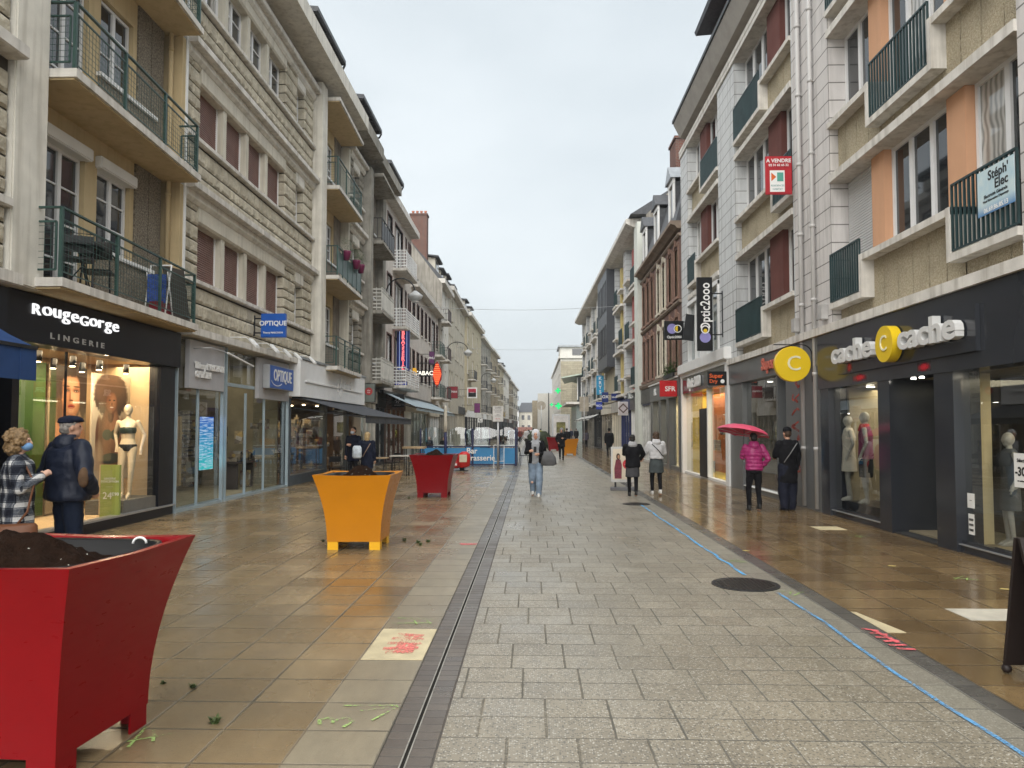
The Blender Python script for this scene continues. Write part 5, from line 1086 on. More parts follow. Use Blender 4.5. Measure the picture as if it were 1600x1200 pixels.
# ================================================================ right row
G = Fr(1, 5.95)
def ashlar(name, c, jc, bw=1.2, bh=.36):
    return brick(name, tuple(x * .96 for x in c), c, jc, bw, bh, .012, .8, 0.0, .5, .14)
ASH = ashlar('white_ashlar', (.60, .575, .56), (.2, .19, .18)); ASH2 = ashlar('cool_white_ashlar', (.58, .595, .60), (.24, .24, .24))
ORANGE = M('salmon_render', (.58, .33, .20), .85, .05, 1.5, .2, 60, .12); REDBR = M('red_brown_render', (.135, .052, .043), .8, .1, 1.5, .2, 60, .2); REDBR2 = M('rose_red_panel', (.36, .11, .10), .7, .1)
PEBR = pebble('tan_pebble_dash', (.40, .34, .23), (.56, .49, .36), 60); SOFF = M('soffit_grey', (.36, .34, .31), .85, .1)
GREENB = M('dark_green_bars', (.018, .042, .045), .4, .2)
RSH = M('white_roller_shutter', (.55, .55, .55), .5, .05)
def rbay(par, F, u0, u1, z, ztop, pillars, rail_i, pm, shut_i=None, clad=PEBR, dz=None, near=True, sillm=None):
    """one storey of the right buildings: pillars split the bay into openings; one or more openings drop to a railing, the rest have a sill"""
    sillm = sillm or LEDGE
    edges = [u0] + [x for p in pillars for x in p] + [u1]; openings = [(edges[i], edges[i + 1]) for i in range(0, len(edges), 2)]
    slab_t = z + .15; sill = z + 1.1; zc = ztop
    dp = -.36
    # openings are numbered from the near end
    MB().fb(F, u0, u1, -.8, dp - .14, z, ztop).build('room_wall', ROOM, par)
    # cladding below the sills in strips
    c = MB(); u = u0 + .02
    while u < u1 - .05: v = min(u + .49, u1 - .01); c.fb(F, u, v - .012, dp - .15, -.17, slab_t - .03, sill - .01); u += .49
    drops = [openings[i] for i in rail_i]
    c = MB(); u = u0 + .005
    while u < u1 - .03:
        v = min(u + .49, u1 - .005); top = sill
        cuts = sorted({u, v} | {x for a, b in drops for x in (a - .02, b + .02) if u < x < v})
        for a, b in zip(cuts, cuts[1:]):
            m_ = (a + b) / 2; t_ = slab_t + .28 if any(p - .02 < m_ < q_ + .02 for p, q_ in drops) else sill
            c.fb(F, a + (.014 if a == u else 0), b - (.014 if b == v else 0), dp - .15, -.17, slab_t - .03, t_)
        u += .49
    c.build('cladding', clad, par); MB().fb(F, u0, u1, dp - .16, -.21, slab_t, slab_t + .27).build('mortar', JOINT, par)
    for i, (a, b) in enumerate(openings):
        zs = slab_t + .4 if i in rail_i else sill + .1
        if i == shut_i:
            s = MB().fb(F, a + .06, b - .06, dp - .02, dp + .02, zs, zc).build('roller_shutter', RSH, par); q = MB(); zz = zs
            while zz < zc - .05: q.fprism(F, a + .07, b - .07, [(dp + .02, zz), (dp + .034, zz + .008), (dp + .03, zz + .038), (dp + .02, zz + .045)]); zz += .052
            q.build('slats', RSH, s); MB().fb(F, a, a + .06, dp - .05, dp + .05, zs, zc).build('guide_rail', WHITEP, s)
        else: window(par, F, a + .01, b - .01, zs, zc, dp, 3 if b - a > 1.7 else 2 if b - a > .8 else 1, 1, t=.065)
    for (a, b) in pillars: MB().fb(F, a, b, dp - .1, -.2, sill + .112, zc).build('pillar', pm, par, bevel=.006)
    # sill line with its drops
    u = u0
    for i in sorted(rail_i):
        a, b = openings[i]
        if a - u > .05: MB().fb(F, u, a - .001, -.4, .05, sill, sill + .11).build('sill', sillm, par)
        m = MB(); bt = slab_t + .28
        if i > 0: m.fb(F, a - .1, a, -.38, .062, bt, sill + .112)
        if i < len(openings) - 1: m.fb(F, b, b + .1, -.38, .062, bt, sill + .112)
        m.fb(F, a, b, -.38, .061, bt, bt + .11); s = m.build('railing_frame', sillm, par)
        r_ = bars_railing(F, a + .02, b - .02, .03, bt + .14, sill + .42, .1 if near else .14, .028); r_.build('railing', GREENB, s)
        u = b
    if u1 - u > .05: MB().fb(F, u + (.1 if u > u0 else 0), u1, -.4, .05, sill, sill + .11).build('sill', sillm, par)
RL = (3.62, 6.58, 9.53, 12.45)
def rslab(par, F, u0, u1, z, d=.04, h=.15): MB().fprism(F, u0, u1, [(-.5, z), (d, z), (d, z + h), (-.5, z + h + .005)]).build('floor_slab', LEDGE, par)
r1 = thing('apartment_building', 'white stone apartment building with salmon pillars and dark green railings, nearest on the right', 'apartment building', (5.95, 12, 0))
core(r1, G, 1.5, 16.6, 3.55, 14.5, d=-.81, m=SOFF)
for k in range(3):
    z, zt = RL[k], RL[k + 1]
    rslab(r1, G, 9.04, 14.8, z); 
    rbay(r1, G, 9.04, 14.8, z, zt - .0, [(10.5, 10.98), (12.96, 13.44)], [(0, 2), (1,), (0, 2)][k], ORANGE, shut_i=2 if k == 0 else None)
rslab(r1, G, 9.04, 14.8, RL[3])
MB().fb(G, 14.8, 16.84, -.9, 0, 3.6, 14.2).build('ashlar_pier', ASH, r1); MB().fb(G, 7.0, 9.04, -.9, 0, 3.5, 14.2).build('ashlar_pier', ASH, r1)
MB().fb(G, 1.5, 7.0, -.9, -.3, 3.5, 14.2).build('wall', PEBR, r1)
MB().fb(G, 1.5, 16.6, -.9, .5, 14.2, 14.6).build('eave', LEDGE, r1)
def rpipe(u, z0, z1, label, r=.045, d=.08):
    t = thing('drainpipe', label, 'drainpipe', G.p(u, d, z0), group='white drainpipes on the right'); MB().tube([(0, 0, 0), (0, 0, z1 - z0)], r, 12).build('pipe', M('white_pipe_paint', (.43, .42, .41), .4, .06), t, local=True)
    z = 1.2
    while z < z1 - z0: q = MB(); q.tube([(0, 0, z), (0, 0, z + .07)], r + .01, 12); q.bar((0, 0, z + .03), (.08, 0, z + .03), .02); z += 1.55; q.build('collar', M('white_pipe_paint', (.43, .42, .41), .4, .06), t, local=True)
rpipe(15.55, .05, 14, 'white drainpipe, the nearer of the pair beside the round yellow sign'); rpipe(16.25, .05, 14, 'white drainpipe, the further of the pair beside the round yellow sign', .05)
# cache shop: frame, windows, recessed door
ANT = M('anthracite_shop_panel', (.024, .027, .034), .16, .08, 1.0, spec=.5); ANTD = M('dark_anthracite', (.012, .013, .016), .3, .1)
cs = MB(); cs.fb(G, 14.9, 15.3, -.3, .07, 0, 2.5); cs.fb(G, 12.37, 12.78, -.3, .07, 0, 2.5); cs.fb(G, 10.5, 11.0, -.3, .07, 0, 2.5); cs.fb(G, 12.78, 14.9, -.2, .02, 0, .1); cs.fb(G, 4.0, 10.5, -.2, .02, 0, .1); cs.fb(G, 4.0, 10.5, -.1, .0, .1, .16)
cs.fb(G, 12.37, 12.5, -1.5, -.3, 0, 2.5); cs.fb(G, 12.78, 14.9, -.1, .0, .1, .16); cs.fb(G, 7.2, 7.26, -.1, -.0, .1, 2.5)
csf = cs.build('shopfront', ANT, r1, label='anthracite clothes shop front'); 
MB().fb(G, 3.0, 15.35, -.3, .1, 2.5, 3.59).build('fascia', ANT, csf); MB().fb(G, 3.0, 16.84, -.3, .16, 3.592, 3.75).build('ledge', LEDGE, r1)
MB().fb(G, 9.78, 14.2, .1, .16, 2.72, 3.34).build('sign_panel', ANT, csf, bevel=.004)
for a, b in ((12.82, 14.88), (7.26, 10.46), (4.0, 7.2)): MB().fb(G, a, b, -.06, -.045, .16, 2.5).build('glass_pane', SHOPG, csf)
MB().fb(G, 11.0, 12.37, -1.56, -1.5, .05, 2.5).build('door', ANTD, csf); MB().fb(G, 11.0, 12.37, -1.5, .03, 0, .025).build('doormat', M('dark_doormat', (.035, .035, .035), .95, .3, 20), csf)
MB().fb(G, 11.0, 11.03, -1.5, -.25, .05, 2.45).build('glass_pane', SHOPG, csf)
for a, b in ((12.78, 14.9), (4.0, 10.5)): MB().fb(G, a, b, -.1, .045, .1, .115).build('threshold', GALV, csf)
rm = MB(); rm.fb(G, 3.9, 11.0, -4.1, -4, 0, 2.6); rm.fb(G, 12.5, 14.9, -2.3, -2.2, 0, 2.6); rm.fb(G, 14.82, 14.9, -2.2, -.3, 0, 2.6); rm.fb(G, 3.9, 14.9, -4, -.29, 2.5, 2.51); rm.fb(G, 3.9, 14.9, -4, -.2, .0, .05)
rm.build('room', M('clothes_shop_interior', (.20, .17, .115), .8, .15), csf)
MB().fb(G, 10.86, 10.96, -.66, -.07, .05, 2.5).build('partition', M('lit_tan_partition', (.50, .42, .26), .7, .06), csf)
MB().fb(G, 12.82, 14.8, -.9, -.2, .05, .3).build('display_plinth', ANTD, csf); MB().fb(G, 6.4, 9.6, -1.0, -.3, .05, .4).build('display_plinth', ANTD, csf)
area('shop_window_light', (7.0, 13.8, 2.46), (.6, 1.8), 14, (1, .86, .62)); area('shop_window_light', (7.6, 8.6, 2.46), (1.6, 3.0), 24, (1, .86, .6))
l_ = MB()
for u, d in ((13.3, -.45), (14.2, -.45), (9.6, -.5), (9.0, -.6), (8.5, -.5), (8.0, -.6), (9.2, -1.2), (8.3, -1.3)): l_.disc(G.p(u, d, 2.49), .07, .012, 14)
l_.build('ceiling_lamp', E('clothes_shop_lamp', (1, .9, .72), 6), csf); l_ = MB()
for u in (11.7, 11.95): l_.disc(G.p(u, -.12, 2.495), .035, .01, 12)
l_.build('porch_lamp', E('porch_lamp_light', (1, .95, .85), 7), csf)
YSIGN = M('yellow_sign', (.72, .50, .015), .35, .04)
for s_, a, b in (('cache', 14.02, 12.38), ('cache', 11.5, 9.93)):
    x = text(s_, .52, .12, .014, 1, .97); put_text(x, (0, .24, 3.08), F=G); ys = [v[1] for v in x.v]; c0, c1 = min(ys), max(ys); x.v = [(v[0], b + (v[1] - c0) / (c1 - c0) * (a - b), v[2]) for v in x.v]
    x.build('lettering', M('white_letters_3d', (.62, .62, .61), .4, .03), csf, label='thick white letters reading cache')
m = MB(); m.disc(G.p(11.95, .26, 3.05), .29, .16, 40, 'x'); o = m.build('emblem', YSIGN, csf, label='yellow disc with a white letter C'); 
x = text('C', .36, .01, .0); put_text(x, (11.95, .35, 3.05), F=G); x.build('lettering', M('pale_yellow_white', (.75, .72, .5), .4), csf)
SMEAR = blob('red_spray_smear', (.60, .02, .04))
MB().fb(G, 13.55, 13.8, .1611, .162, 2.72, 2.93).build('graffiti', SMEAR, csf); MB().fb(G, 13.1, 13.7, .1011, .102, 2.54, 2.69).build('graffiti', SMEAR, csf); MB().fb(G, 11.0, 11.4, .1011, .102, 2.55, 2.7).build('graffiti', SMEAR, csf)
t = thing('sign', 'round yellow hanging sign with a white letter C', 'shop sign', (5.44, 15.5, 2.68), group='signs hanging out from the right row')
MB().disc((0, 0, .37), .37, .12, 48, 'y').build('disc', YSIGN, t, local=True, bevel=.01); x = text('C', .44, .01, .0); put_text(x, (.02, -.066, .37)); x.build('lettering', M('pale_yellow_white', (.75, .72, .5), .4), t, local=True)
q = MB(); q.bar((-.38, .0, .78), (.2, 0, .78), .02); q.bar((0, 0, .73), (0, 0, .79), .03); q.tube([(.2, 0, .78)] + [(.2 + .22 * math.sin(a / 6 * 1.57), 0, .78 - .22 * (1 - math.cos(a / 6 * 1.57))) for a in range(1, 7)] + [(.42, 0, .0)], .013, 6); q.build('bracket', DARKM, t, local=True)
# notices on the window
def notice(u, z0, w_, h, lb, lines, d=-.04):
    t = thing('notice', lb, 'notice', G.p(u, d, z0), group='paper notices on the right shop window'); MB().fb(G, u - w_ / 2, u + w_ / 2, d, d + .004, z0, z0 + h).build('paper', M('paper', (.72, .72, .70), .6, .03), t)
    for s_, sz, zz, *q_ in lines: x = text(s_, sz, .002, sz * .03); put_text(x, (u, d + .006, z0 + zz), F=G); x.build('print', BLACKP, t)
notice(9.22, .98, .34, .42, 'white poster reading -30% on the right shop window', [('-30%', .15, .19), ('Sélection', .06, .33), ('sur articles signalés', .028, .08)])
notice(10.33, .62, .16, .2, 'small white notice with a photo low on the window edge', [('····', .05, .1)]); notice(10.33, .26, .13, .28, 'small white paper with lines of print lowest on the window edge', [('≡≡≡', .06, .2), ('≡≡≡', .06, .13), ('≡≡≡', .06, .06)])
x = MB()
q = random.Random(2)
for k, s_ in enumerate(('PARIS', 'MILAN', 'MACÔN', 'LYON', 'LE HAVRE', 'ORLEANS', 'BORDEAUX', 'MARSEILLE')):
    t_ = text(s_, .06, .002); put_text(t_, (8.9, -.04, 2.15 - k * .09), F=G); x.add(t_.v, t_.f)
x.build('window_print', GTXT, csf)
# mannequins / clothes
# ---------- second building on the right
r2 = thing('apartment_building', 'white ashlar apartment building with red brown pillars and dark green railings, second on the right', 'apartment building', (5.95, 23, 0))
core(r2, G, 16.84, 29.6, 3.55, 12.9, d=-.81, m=SOFF)
for k in range(3):
    z, zt = RL[k], RL[k + 1]
    rslab(r2, G, 16.9, 21.65, z); rbay(r2, G, 16.9, 21.65, z, zt, [(18.2, 19.2)], [(1,), (0,), (1,)][k], REDBR)
    rslab(r2, G, 23.6, 28.2, z); 
    if k: rbay(r2, G, 23.6, 28.2, z, zt, [(25.9, 26.9)], [(1,), (1,), (0,)][k], REDBR)
for a, b, m_ in ((21.65, 23.6, ASH2), (28.2, 29.6, ASH2)): MB().fb(G, a, b, -.9, 0, 3.55, 12.75).build('ashlar_pier', m_, r2)
MB().fb(G, 16.842, 16.9, -.9, -.001, 3.6, 12.75).build('ashlar_pier', ASH2, r2)
rslab(r2, G, 16.84, 29.6, 12.46, .05, .14)
q = MB(); q.fprism(G, 16.5, 28.55, [(-.5, 12.7), (.2, 12.95), (.45, 13.45), (.45, 13.6), (-.5, 13.7)]); q.build('eave', SOFF, r2); MB().fb(G, 16.5, 28.57, .451, .50, 13.5, 13.62).build('gutter', DARKM, r2)
MB().fb(G, 16.84, 29.6, -.5, .06, 12.61, 12.75).build('cornice', LEDGE, r2)
MB().fprism(G, 16.5, 28.6, [(.4, 13.71), (-4.2, 16.2), (-9, 13.7)]).build('roof', SLATE, r2)
for a, b in ((17.4, 20.8), (23.0, 25.4)):
    s = MB().fb(G, a + .3, b - .3, -2.2, -.25, 13.72, 15.3).build('dormer', REDBR, r2); MB().fprism(G, a, b, [(.25, 15.3), (.3, 15.42), (-3, 15.7), (-3, 15.55)]).build('dormer_roof', SLATE, s)
# first floor glass showcase over the optician
gm = MB(); gm.fb(G, 23.6, 28.2, -.35, -.25, 3.9, 6.4); gm.fb(G, 23.6, 23.7, -.3, .06, 4.1, 6.42); gm.fb(G, 28.1, 28.2, -.3, .06, 4.1, 6.42); gm.fb(G, 25.2, 26.3, -.24, .04, 4.1, 6.42); gm.fb(G, 23.6, 28.2, -.3, .08, 6.3, 6.44); gm.fb(G, 27.0, 27.05, -.1, .03, 4.1, 6.3)
gs = gm.build('show_window', WHITEP, r2); MB().fb(G, 23.72, 28.08, -.1, -.08, 4.12, 6.3).build('glass_pane', glass('upper_glass', (.75, .8, .82), 0, .12), gs)
MB().fb(G, 22.3, 29.5, -.4, .22, 3.78, 4.16).build('cornice', WHITEP, r2, bevel=.03); MB().fb(G, 22.35, 29.45, -.3, .12, 3.66, 3.78).build('ledge', WHITEP, r2)
def tilted_panel(u, z, s_, label):
    t = thing('sign', label, 'shop sign', G.p(u, .12, z), group='signs hanging out from the right row'); MB().hexa([G.p(u, .05, z), G.p(u, .45, z + .05), G.p(u + .06, .45, z + .05), G.p(u + .06, .05, z), G.p(u, .0, z + .95), G.p(u, .3, z + 1.0), G.p(u + .06, .3, z + 1.0), G.p(u + .06, .0, z + .95)]).build('panel', DARKM, t)
# optic shop
OPR = Fr(1, 5.95)
so_ = MB(); so_.fb(G, 22.3, 22.62, -.3, .12, 0, 3.66); so_.fb(G, 29.2, 29.45, -.3, .1, 0, 3.66); so_.fb(G, 22.62, 29.2, -.15, .02, 0, .08); so_.fb(G, 25.2, 25.32, -.12, .04, .08, 3.05)
sof = so_.build('shopfront', WHITEP, r2, label='optician front with white posts'); MB().fb(G, 22.62, 29.2, -.3, .08, 3.05, 3.658).build('fascia', ANT, sof)
MB().fb(G, 25.33, 26.4, -.12, .05, .05, 2.4).build('door', BLACKP, sof)
for a, b, z1 in ((22.62, 25.2, 3.05), (26.4, 29.2, 3.05)): MB().fb(G, a, b, -.08, -.068, .08, z1).build('glass_pane', SHOPG, sof)
rm = MB(); rm.fb(G, 22.3, 29.3, -3.1, -3, 0, 3.1); rm.fb(G, 29.2, 29.28, -3, -.3, 0, 3.1); rm.fb(G, 22.3, 22.36, -3, -.31, 0, 3.1); rm.fb(G, 22.3, 29.3, -3, -.3, 3.06, 3.1); rm.fb(G, 22.3, 29.3, -3, -.3, -.02, .05); rm.build('room', M('yellow_lit_interior', (.62, .50, .12), .8, .15, .8), sof)
MB().fb(G, 26.8, 29.1, -1.1, -1.04, .1, 3.0).build('orange_wall', M('orange_poster', (.68, .20, .04), .6, .25, 1.5), sof)
g_ = MB(); q = random.Random(31)
for _ in range(30): u = q.uniform(22.8, 28.6); z = q.choice((.07, .9, 1.5)); d_ = -q.uniform(.6, 2.4); g_.fb(G, u, u + .35, d_ - .2, d_, z, z + q.uniform(.1, .5))
split_build(g_, 'stock_item', GOODS, sof); area('shop_window_light', (7.2, 25.8, 3.0), (1.4, 5.5), 60, (1, .8, .5))
x = text('Optic 2000', .5, .05, .01, .8); put_text(x, (26.9, .13, 3.36), F=G, sx=1.15); x.build('lettering', WTEXT, sof, label='white letters reading Optic 2000')
def rblade(name, label, x0, x1, y, z0, z1, face, lines, **k): return blade(name, label, 'shop sign', x0, x1, y, z0, z1, face, lines, group='signs hanging out from the right row', wallx=5.95, **k)
t = rblade('sign', 'tall black vertical hanging sign reading Optic2000 in white', 5.15, 5.62, 22.9, 4.12, 6.42, BLACKP, [], box=BLACKP, br=(.22, .78))
x = text('Optic2ooo', .42, .008, .006); x.v = [(-z, y, xx) for xx, y, z in x.v]; zs = [v[2] for v in x.v]; a, b = min(zs), max(zs); x.v = [(v[0] + .02, v[1] - .012, .62 + (v[2] - a) / (b - a) * 1.5) for v in x.v]; x.build('lettering', WTEXT, t, local=True)
MB().disc((0, -.011, .42), .17, .008, 30, 'y').build('emblem', M('lavender', (.26, .24, .52), .4), t, local=True); MB().disc((0, -.016, .66), .13, .008, 30, 'y').build('emblem', WTEXT, t, local=True); MB().disc((0, -.021, .66), .095, .008, 30, 'y').build('emblem', BLACKP, t, local=True); MB().disc((0, -.026, .62), .06, .008, 20, 'y').build('emblem', YSIGN, t, local=True)
t = rblade('sign', 'small black square sign with violet and yellow discs, before the brick house', 5.05, 5.78, 28.0, 5.08, 5.8, BLACKP, [('Optic2000', .13, 0, .1, WTEXT)], box=BLACKP, br=(.95,))
MB().disc((-.08, -.011, .42), .19, .008, 28, 'y').build('emblem', M('lavender', (.26, .24, .52), .4), t, local=True); MB().disc((.13, -.016, .42), .15, .008, 28, 'y').build('emblem', WTEXT, t, local=True); MB().disc((.13, -.021, .42), .12, .008, 28, 'y').build('emblem', BLACKP, t, local=True); q = MB(); q.add([(.13 + .1 * math.cos(a), -.026, .42 + .11 * math.sin(a)) for a in [math.pi / 2 + math.pi * k / 10 for k in range(11)]], [tuple(range(11))]); q.build('emblem', YSIGN, t, local=True)
t = rblade('sign', 'black hanging sign with orange letters reading Super Dry', 5.28, 5.85, 22.15, 3.0, 3.42, BLACKP, [('Super', .17, -.05, .28, M('orange_letters', (.75, .13, .03), .4)), ('Dry', .15, -.13, .12, M('orange_letters', (.75, .13, .03), .4))], box=BLACKP, br=(.5,))
MB().disc((.14, -.011, .12), .06, .008, 20, 'y').build('emblem', WTEXT, t, local=True)
tilted_panel(27.2, 4.9, 1, 'tilted dark oval sign panel behind the tall vertical sign')
# superdry shop
GS = M('mid_grey_shop_panel', (.105, .11, .112), .3, .08, 1.2, spec=.45)
ss = MB(); ss.fb(G, 15.36, 17.4, -.3, .06, 0, 3.0); ss.fb(G, 21.0, 22.28, -.3, .06, 0, 3.0); ss.fb(G, 18.1, 21.0, -.15, .02, 0, .12); ss.fb(G, 18.05, 18.15, -.2, .04, 0, 3.0)
ssf = ss.build('shopfront', GS, r2, label='grey shop front with red graffiti on its post'); MB().fb(G, 15.36, 22.28, -.3, .09, 3.0, 3.58).build('fascia', GS, ssf); MB().fb(G, 16.85, 22.28, -.3, .15, 3.585, 3.74).build('ledge', LEDGE, r2)
MB().fb(G, 18.15, 21.0, -.08, -.068, .12, 3.0).build('glass_pane', glass('reflective_glass', (.75, .78, .8), 0, .10), ssf); MB().fb(G, 17.4, 18.05, -1.5, -1.4, 0, 3.0).build('door', BLACKP, ssf); MB().fb(G, 18.1, 21.0, -.1, .05, .12, .14).build('threshold', WHITEP, ssf)
rm = MB(); rm.fb(G, 17.3, 22.2, -3.1, -3, 0, 3.05); rm.fb(G, 17.3, 22.2, -3, -.3, 3.0, 3.05); rm.fb(G, 17.3, 22.2, -3, -.3, -.02, .05); rm.fb(G, 22.1, 22.2, -3, -.3, 0, 3); rm.build('room', M('dark_shop_interior', (.10, .09, .075), .8, .3), ssf)
g_ = MB(); q = random.Random(41)
for _ in range(26): u = q.uniform(18.3, 21.6); z = q.choice((.07, .8, 1.4)); d_ = -q.uniform(.6, 2.4); g_.fb(G, u, u + .3, d_ - .2, d_, z, z + q.uniform(.2, .6))
split_build(g_, 'stock_item', GOODS, ssf); l_ = MB()
for u, d in ((18.6, -.6), (19.6, -.6), (20.6, -.6), (19.2, -1.5), (20.3, -1.5)): l_.disc(G.p(u, d, 2.99), .07, .012, 12)
l_.build('ceiling_lamp', E('clothes_shop_lamp', (1, .9, .72), 6), ssf); area('shop_window_light', (7.3, 19.6, 2.9), (1, 2.5), 10, (1, .8, .5))
x = text('Superdry', .42, .04, .01); put_text(x, (18.2, .13, 3.3), F=G); x.build('lettering', M('dull_red_letters', (.50, .13, .09), .5), ssf)
q = random.Random(8); gr = MB(); z = .7
while z < 2.7:
    P = [G.p(16.8 + q.uniform(-.32, .28), .064, z + q.uniform(0, .24)) for _ in range(5)]
    for a, b in zip(P, P[1:]): gr.bar(a, b, .045, .002, (1, 0, 0))
    z += .31
gr.build('graffiti', spray('orange_red_graffiti', (.50, .07, .045), .52), ssf)
def vent_box(u, z, lb, s=.22): MB().fb(G, u - s / 2, u + s / 2, .0, .14, z, z + .3).build('junction_box', M('grey_box', (.42, .41, .40), .5), label=lb, cat='junction box', group='boxes on the right wall', bevel=.01)
vent_box(15.1, 3.9, 'grey junction box right of the drainpipes above the shop ledge'); vent_box(16.65, 3.85, 'grey junction box left of the drainpipes above the shop ledge')
# ---------- brick house
BRK = brick('old_red_brick', (.135, .06, .05), (.19, .088, .07), (.2, .17, .145), .22, .07, .011, .85, .5, .4, .45)
r3 = thing('brick_house', 'old red brick house with arched shuttered windows and slate mansard roof on the right', 'house', (5.95, 36, 0))
al = []; us = [30.1, 31.6, 33.3, 34.7, 37.2, 38.7, 40.0]
wins = []
for k, z in enumerate((4.2, 7.1)):
    for i, u in enumerate((30.2, 31.7, 33.4, 34.9, 36.9, 38.3, 39.8)): wins.append((u, u + .85, z, z + 1.95, i, k))
wb = MB(); wall(wb, G, 29.6, 41.0, 3.4, 9.75, [w_[:4] for w_ in wins], 0, .14, .3); wb.build('wall', BRK, r3); MB().fb(G, 29.61, 40.99, -9, -.33, 3.38, 9.75).build('rear_block', BRK, r3)
SHUT = M('tan_slatted_shutter', (.30, .22, .15), .6, .15); STN = M('pale_carved_stone', (.58, .53, .44), .8, .12, 4, .3)
for a, b, c, e, i, k in wins:
    if i in (2, 3): o = window(r3, G, a + .02, b - .02, c, e, -.08, 2, 2, fm=M('cream_window_wood', (.62, .58, .46), .5), pm=M('cream_blind', (.58, .54, .42), .5))
    else:
        o = window(r3, G, a + .02, b - .02, c, e, -.11, 2, 2); q = MB()
        for (p, r_) in ((a + .03, (a + b) / 2 - .01), ((a + b) / 2 + .01, b - .03)):
            zz = c + .05
            while zz < e - .05: q.fprism(G, p, r_, [(-.05, zz), (-.02, zz + .01), (-.05, zz + .04)]); zz += .07
            q.fb(G, p, r_, -.07, -.05, c + .03, e - .03)
        q.build('shutter', SHUT, r3)
    s = MB(); s.fb(G, a - .13, a, -.1, .05, c - .05, e); s.fb(G, b, b + .13, -.1, .05, c - .05, e)
    arc = [(a - .13 + (b - a + .26) * t_ / 8, e + .16 * math.sin(math.pi * t_ / 8)) for t_ in range(9)]
    n = len(arc); pts = [G.p(u, .05, z) for u, z in arc] + [G.p(u, .05, z + .16) for u, z in arc[::-1]]; ptb = [G.p(u, -.1, z) for u, z in arc] + [G.p(u, -.1, z + .16) for u, z in arc[::-1]]; N = 2 * n
    s.add(pts + ptb, [tuple(range(N)), tuple(range(2 * N - 1, N - 1, -1))] + [(j, (j + 1) % N, N + (j + 1) % N, N + j) for j in range(N)])
    s.fb(G, (a + b) / 2 - .09, (a + b) / 2 + .09, -.1, .1, e + .1, e + .42); s.fb(G, a - .16, b + .16, -.1, .12, c - .16, c - .05); s.build('stone_surround', STN if i in (2, 3) else M('brick_red_surround', (.24, .15, .115), .8, .2), r3)
for z, h, d in ((3.75, .22, .2), (6.72, .12, .12), (9.4, .12, .12)): MB().fprism(G, 29.6, 41, [(-.1, z), (d - .05, z), (d, z + h * .5), (d, z + h), (-.1, z + h)]).build('string_course', M('dark_stone_course', (.24, .19, .15), .8, .2), r3)
MB().fprism(G, 29.6, 41, [(-.3, 9.7), (.15, 9.7), (.25, 9.82), (.42, 9.86), (.42, 10.0), (-.3, 10.0)]).build('cornice', M('dark_stone_course', (.24, .19, .15), .8, .2), r3)
MB().fprism(G, 29.6, 41, [(.2, 10.005), (-.35, 12.0), (-4.5, 12.3), (-9, 10.005)]).build('roof', SLATE, r3)
for u in (30.9, 35.0, 39.0):
    s = MB().fb(G, u, u + 1.1, -1.3, .0, 10.05, 11.99).build('dormer', SLATE, r3); f = MB(); f.fb(G, u - .08, u + .14, .0, .08, 10.1, 12.05); f.fb(G, u + .96, u + 1.18, .0, .08, 10.1, 12.05); f.fb(G, u - .1, u + 1.2, .0, .1, 11.9, 12.1); f.build('dormer_frame', WHITEP, s)
    MB().fb(G, u + .14, u + .96, .001, .03, 10.15, 11.9).build('dormer_window', PANE, s)
    v = [G.p(u - .2, .2, 12.1), G.p(u + 1.3, .2, 12.1), G.p(u + .55, .2, 12.75), G.p(u - .2, -1.5, 12.1), G.p(u + 1.3, -1.5, 12.1), G.p(u + .55, -1.5, 12.75)]; MB().add(v, [(0, 1, 2), (5, 4, 3), (0, 3, 4, 1), (1, 4, 5, 2), (2, 5, 3, 0)]).build('dormer_roof', ZINC if u < 32 else SLATE, s)
chimney(r3, G, 34.8, 36.4, -1.7, -.75, 11.8, 15.2, 1)
s_ = MB(); s_.fb(G, 29.65, 29.95, -.2, .12, 0, 3.0); s_.fb(G, 32.2, 32.8, -.2, .12, 0, 3.0); s_.fb(G, 34.4, 35.0, -.2, .12, 0, 3.0); s_.fb(G, 36.8, 37.5, -.2, .12, 0, 3.0); s_.fb(G, 29.95, 36.8, -.15, .05, 0, .15)
sf = s_.build('shopfront', GS, r3, label='grey phone shop front with lit windows'); MB().fb(G, 29.65, 37.5, -.3, .15, 3.0, 3.74).build('fascia', GS, sf); MB().fb(G, 29.65, 37.5, -.1, .22, 3.745, 3.8).build('ledge', WHITEP, sf)
MB().fb(G, 29.9, 37, -.09, -.078, .15, 3.0).build('glass_pane', SHOPG, sf); rm = MB(); rm.fb(G, 29.7, 37.5, -2.6, -2.5, 0, 3.05); rm.fb(G, 37.4, 37.5, -2.5, -.3, 0, 3); rm.fb(G, 29.7, 37.5, -2.5, -.3, 3.0, 3.05); rm.fb(G, 29.7, 37.5, -2.5, -.3, -.02, .05); rm.build('room', M('pale_shop_interior', (.62, .55, .40), .8, .1), sf)
area('shop_window_light', (7.1, 33.2, 2.95), (1.2, 5.5), 62, (1, .86, .6)); MB().fb(G, 30.6, 31.0, -1.0, -.9, .1, 3.0).build('partition', ANTD, sf)
x = text('SFR', .42, .03, .01); put_text(x, (35.6, .18, 3.4), F=G); x.build('lettering', WTEXT, sf)
rblade('sign', 'red square sign reading SFR in white', 5.1, 5.78, 29.4, 2.98, 3.62, M('bright_red_sign', (.50, .008, .012), .3), [('SFR', .27, .06, .30, WTEXT)], box=M('bright_red_sign', (.50, .008, .012), .3), arms=False)
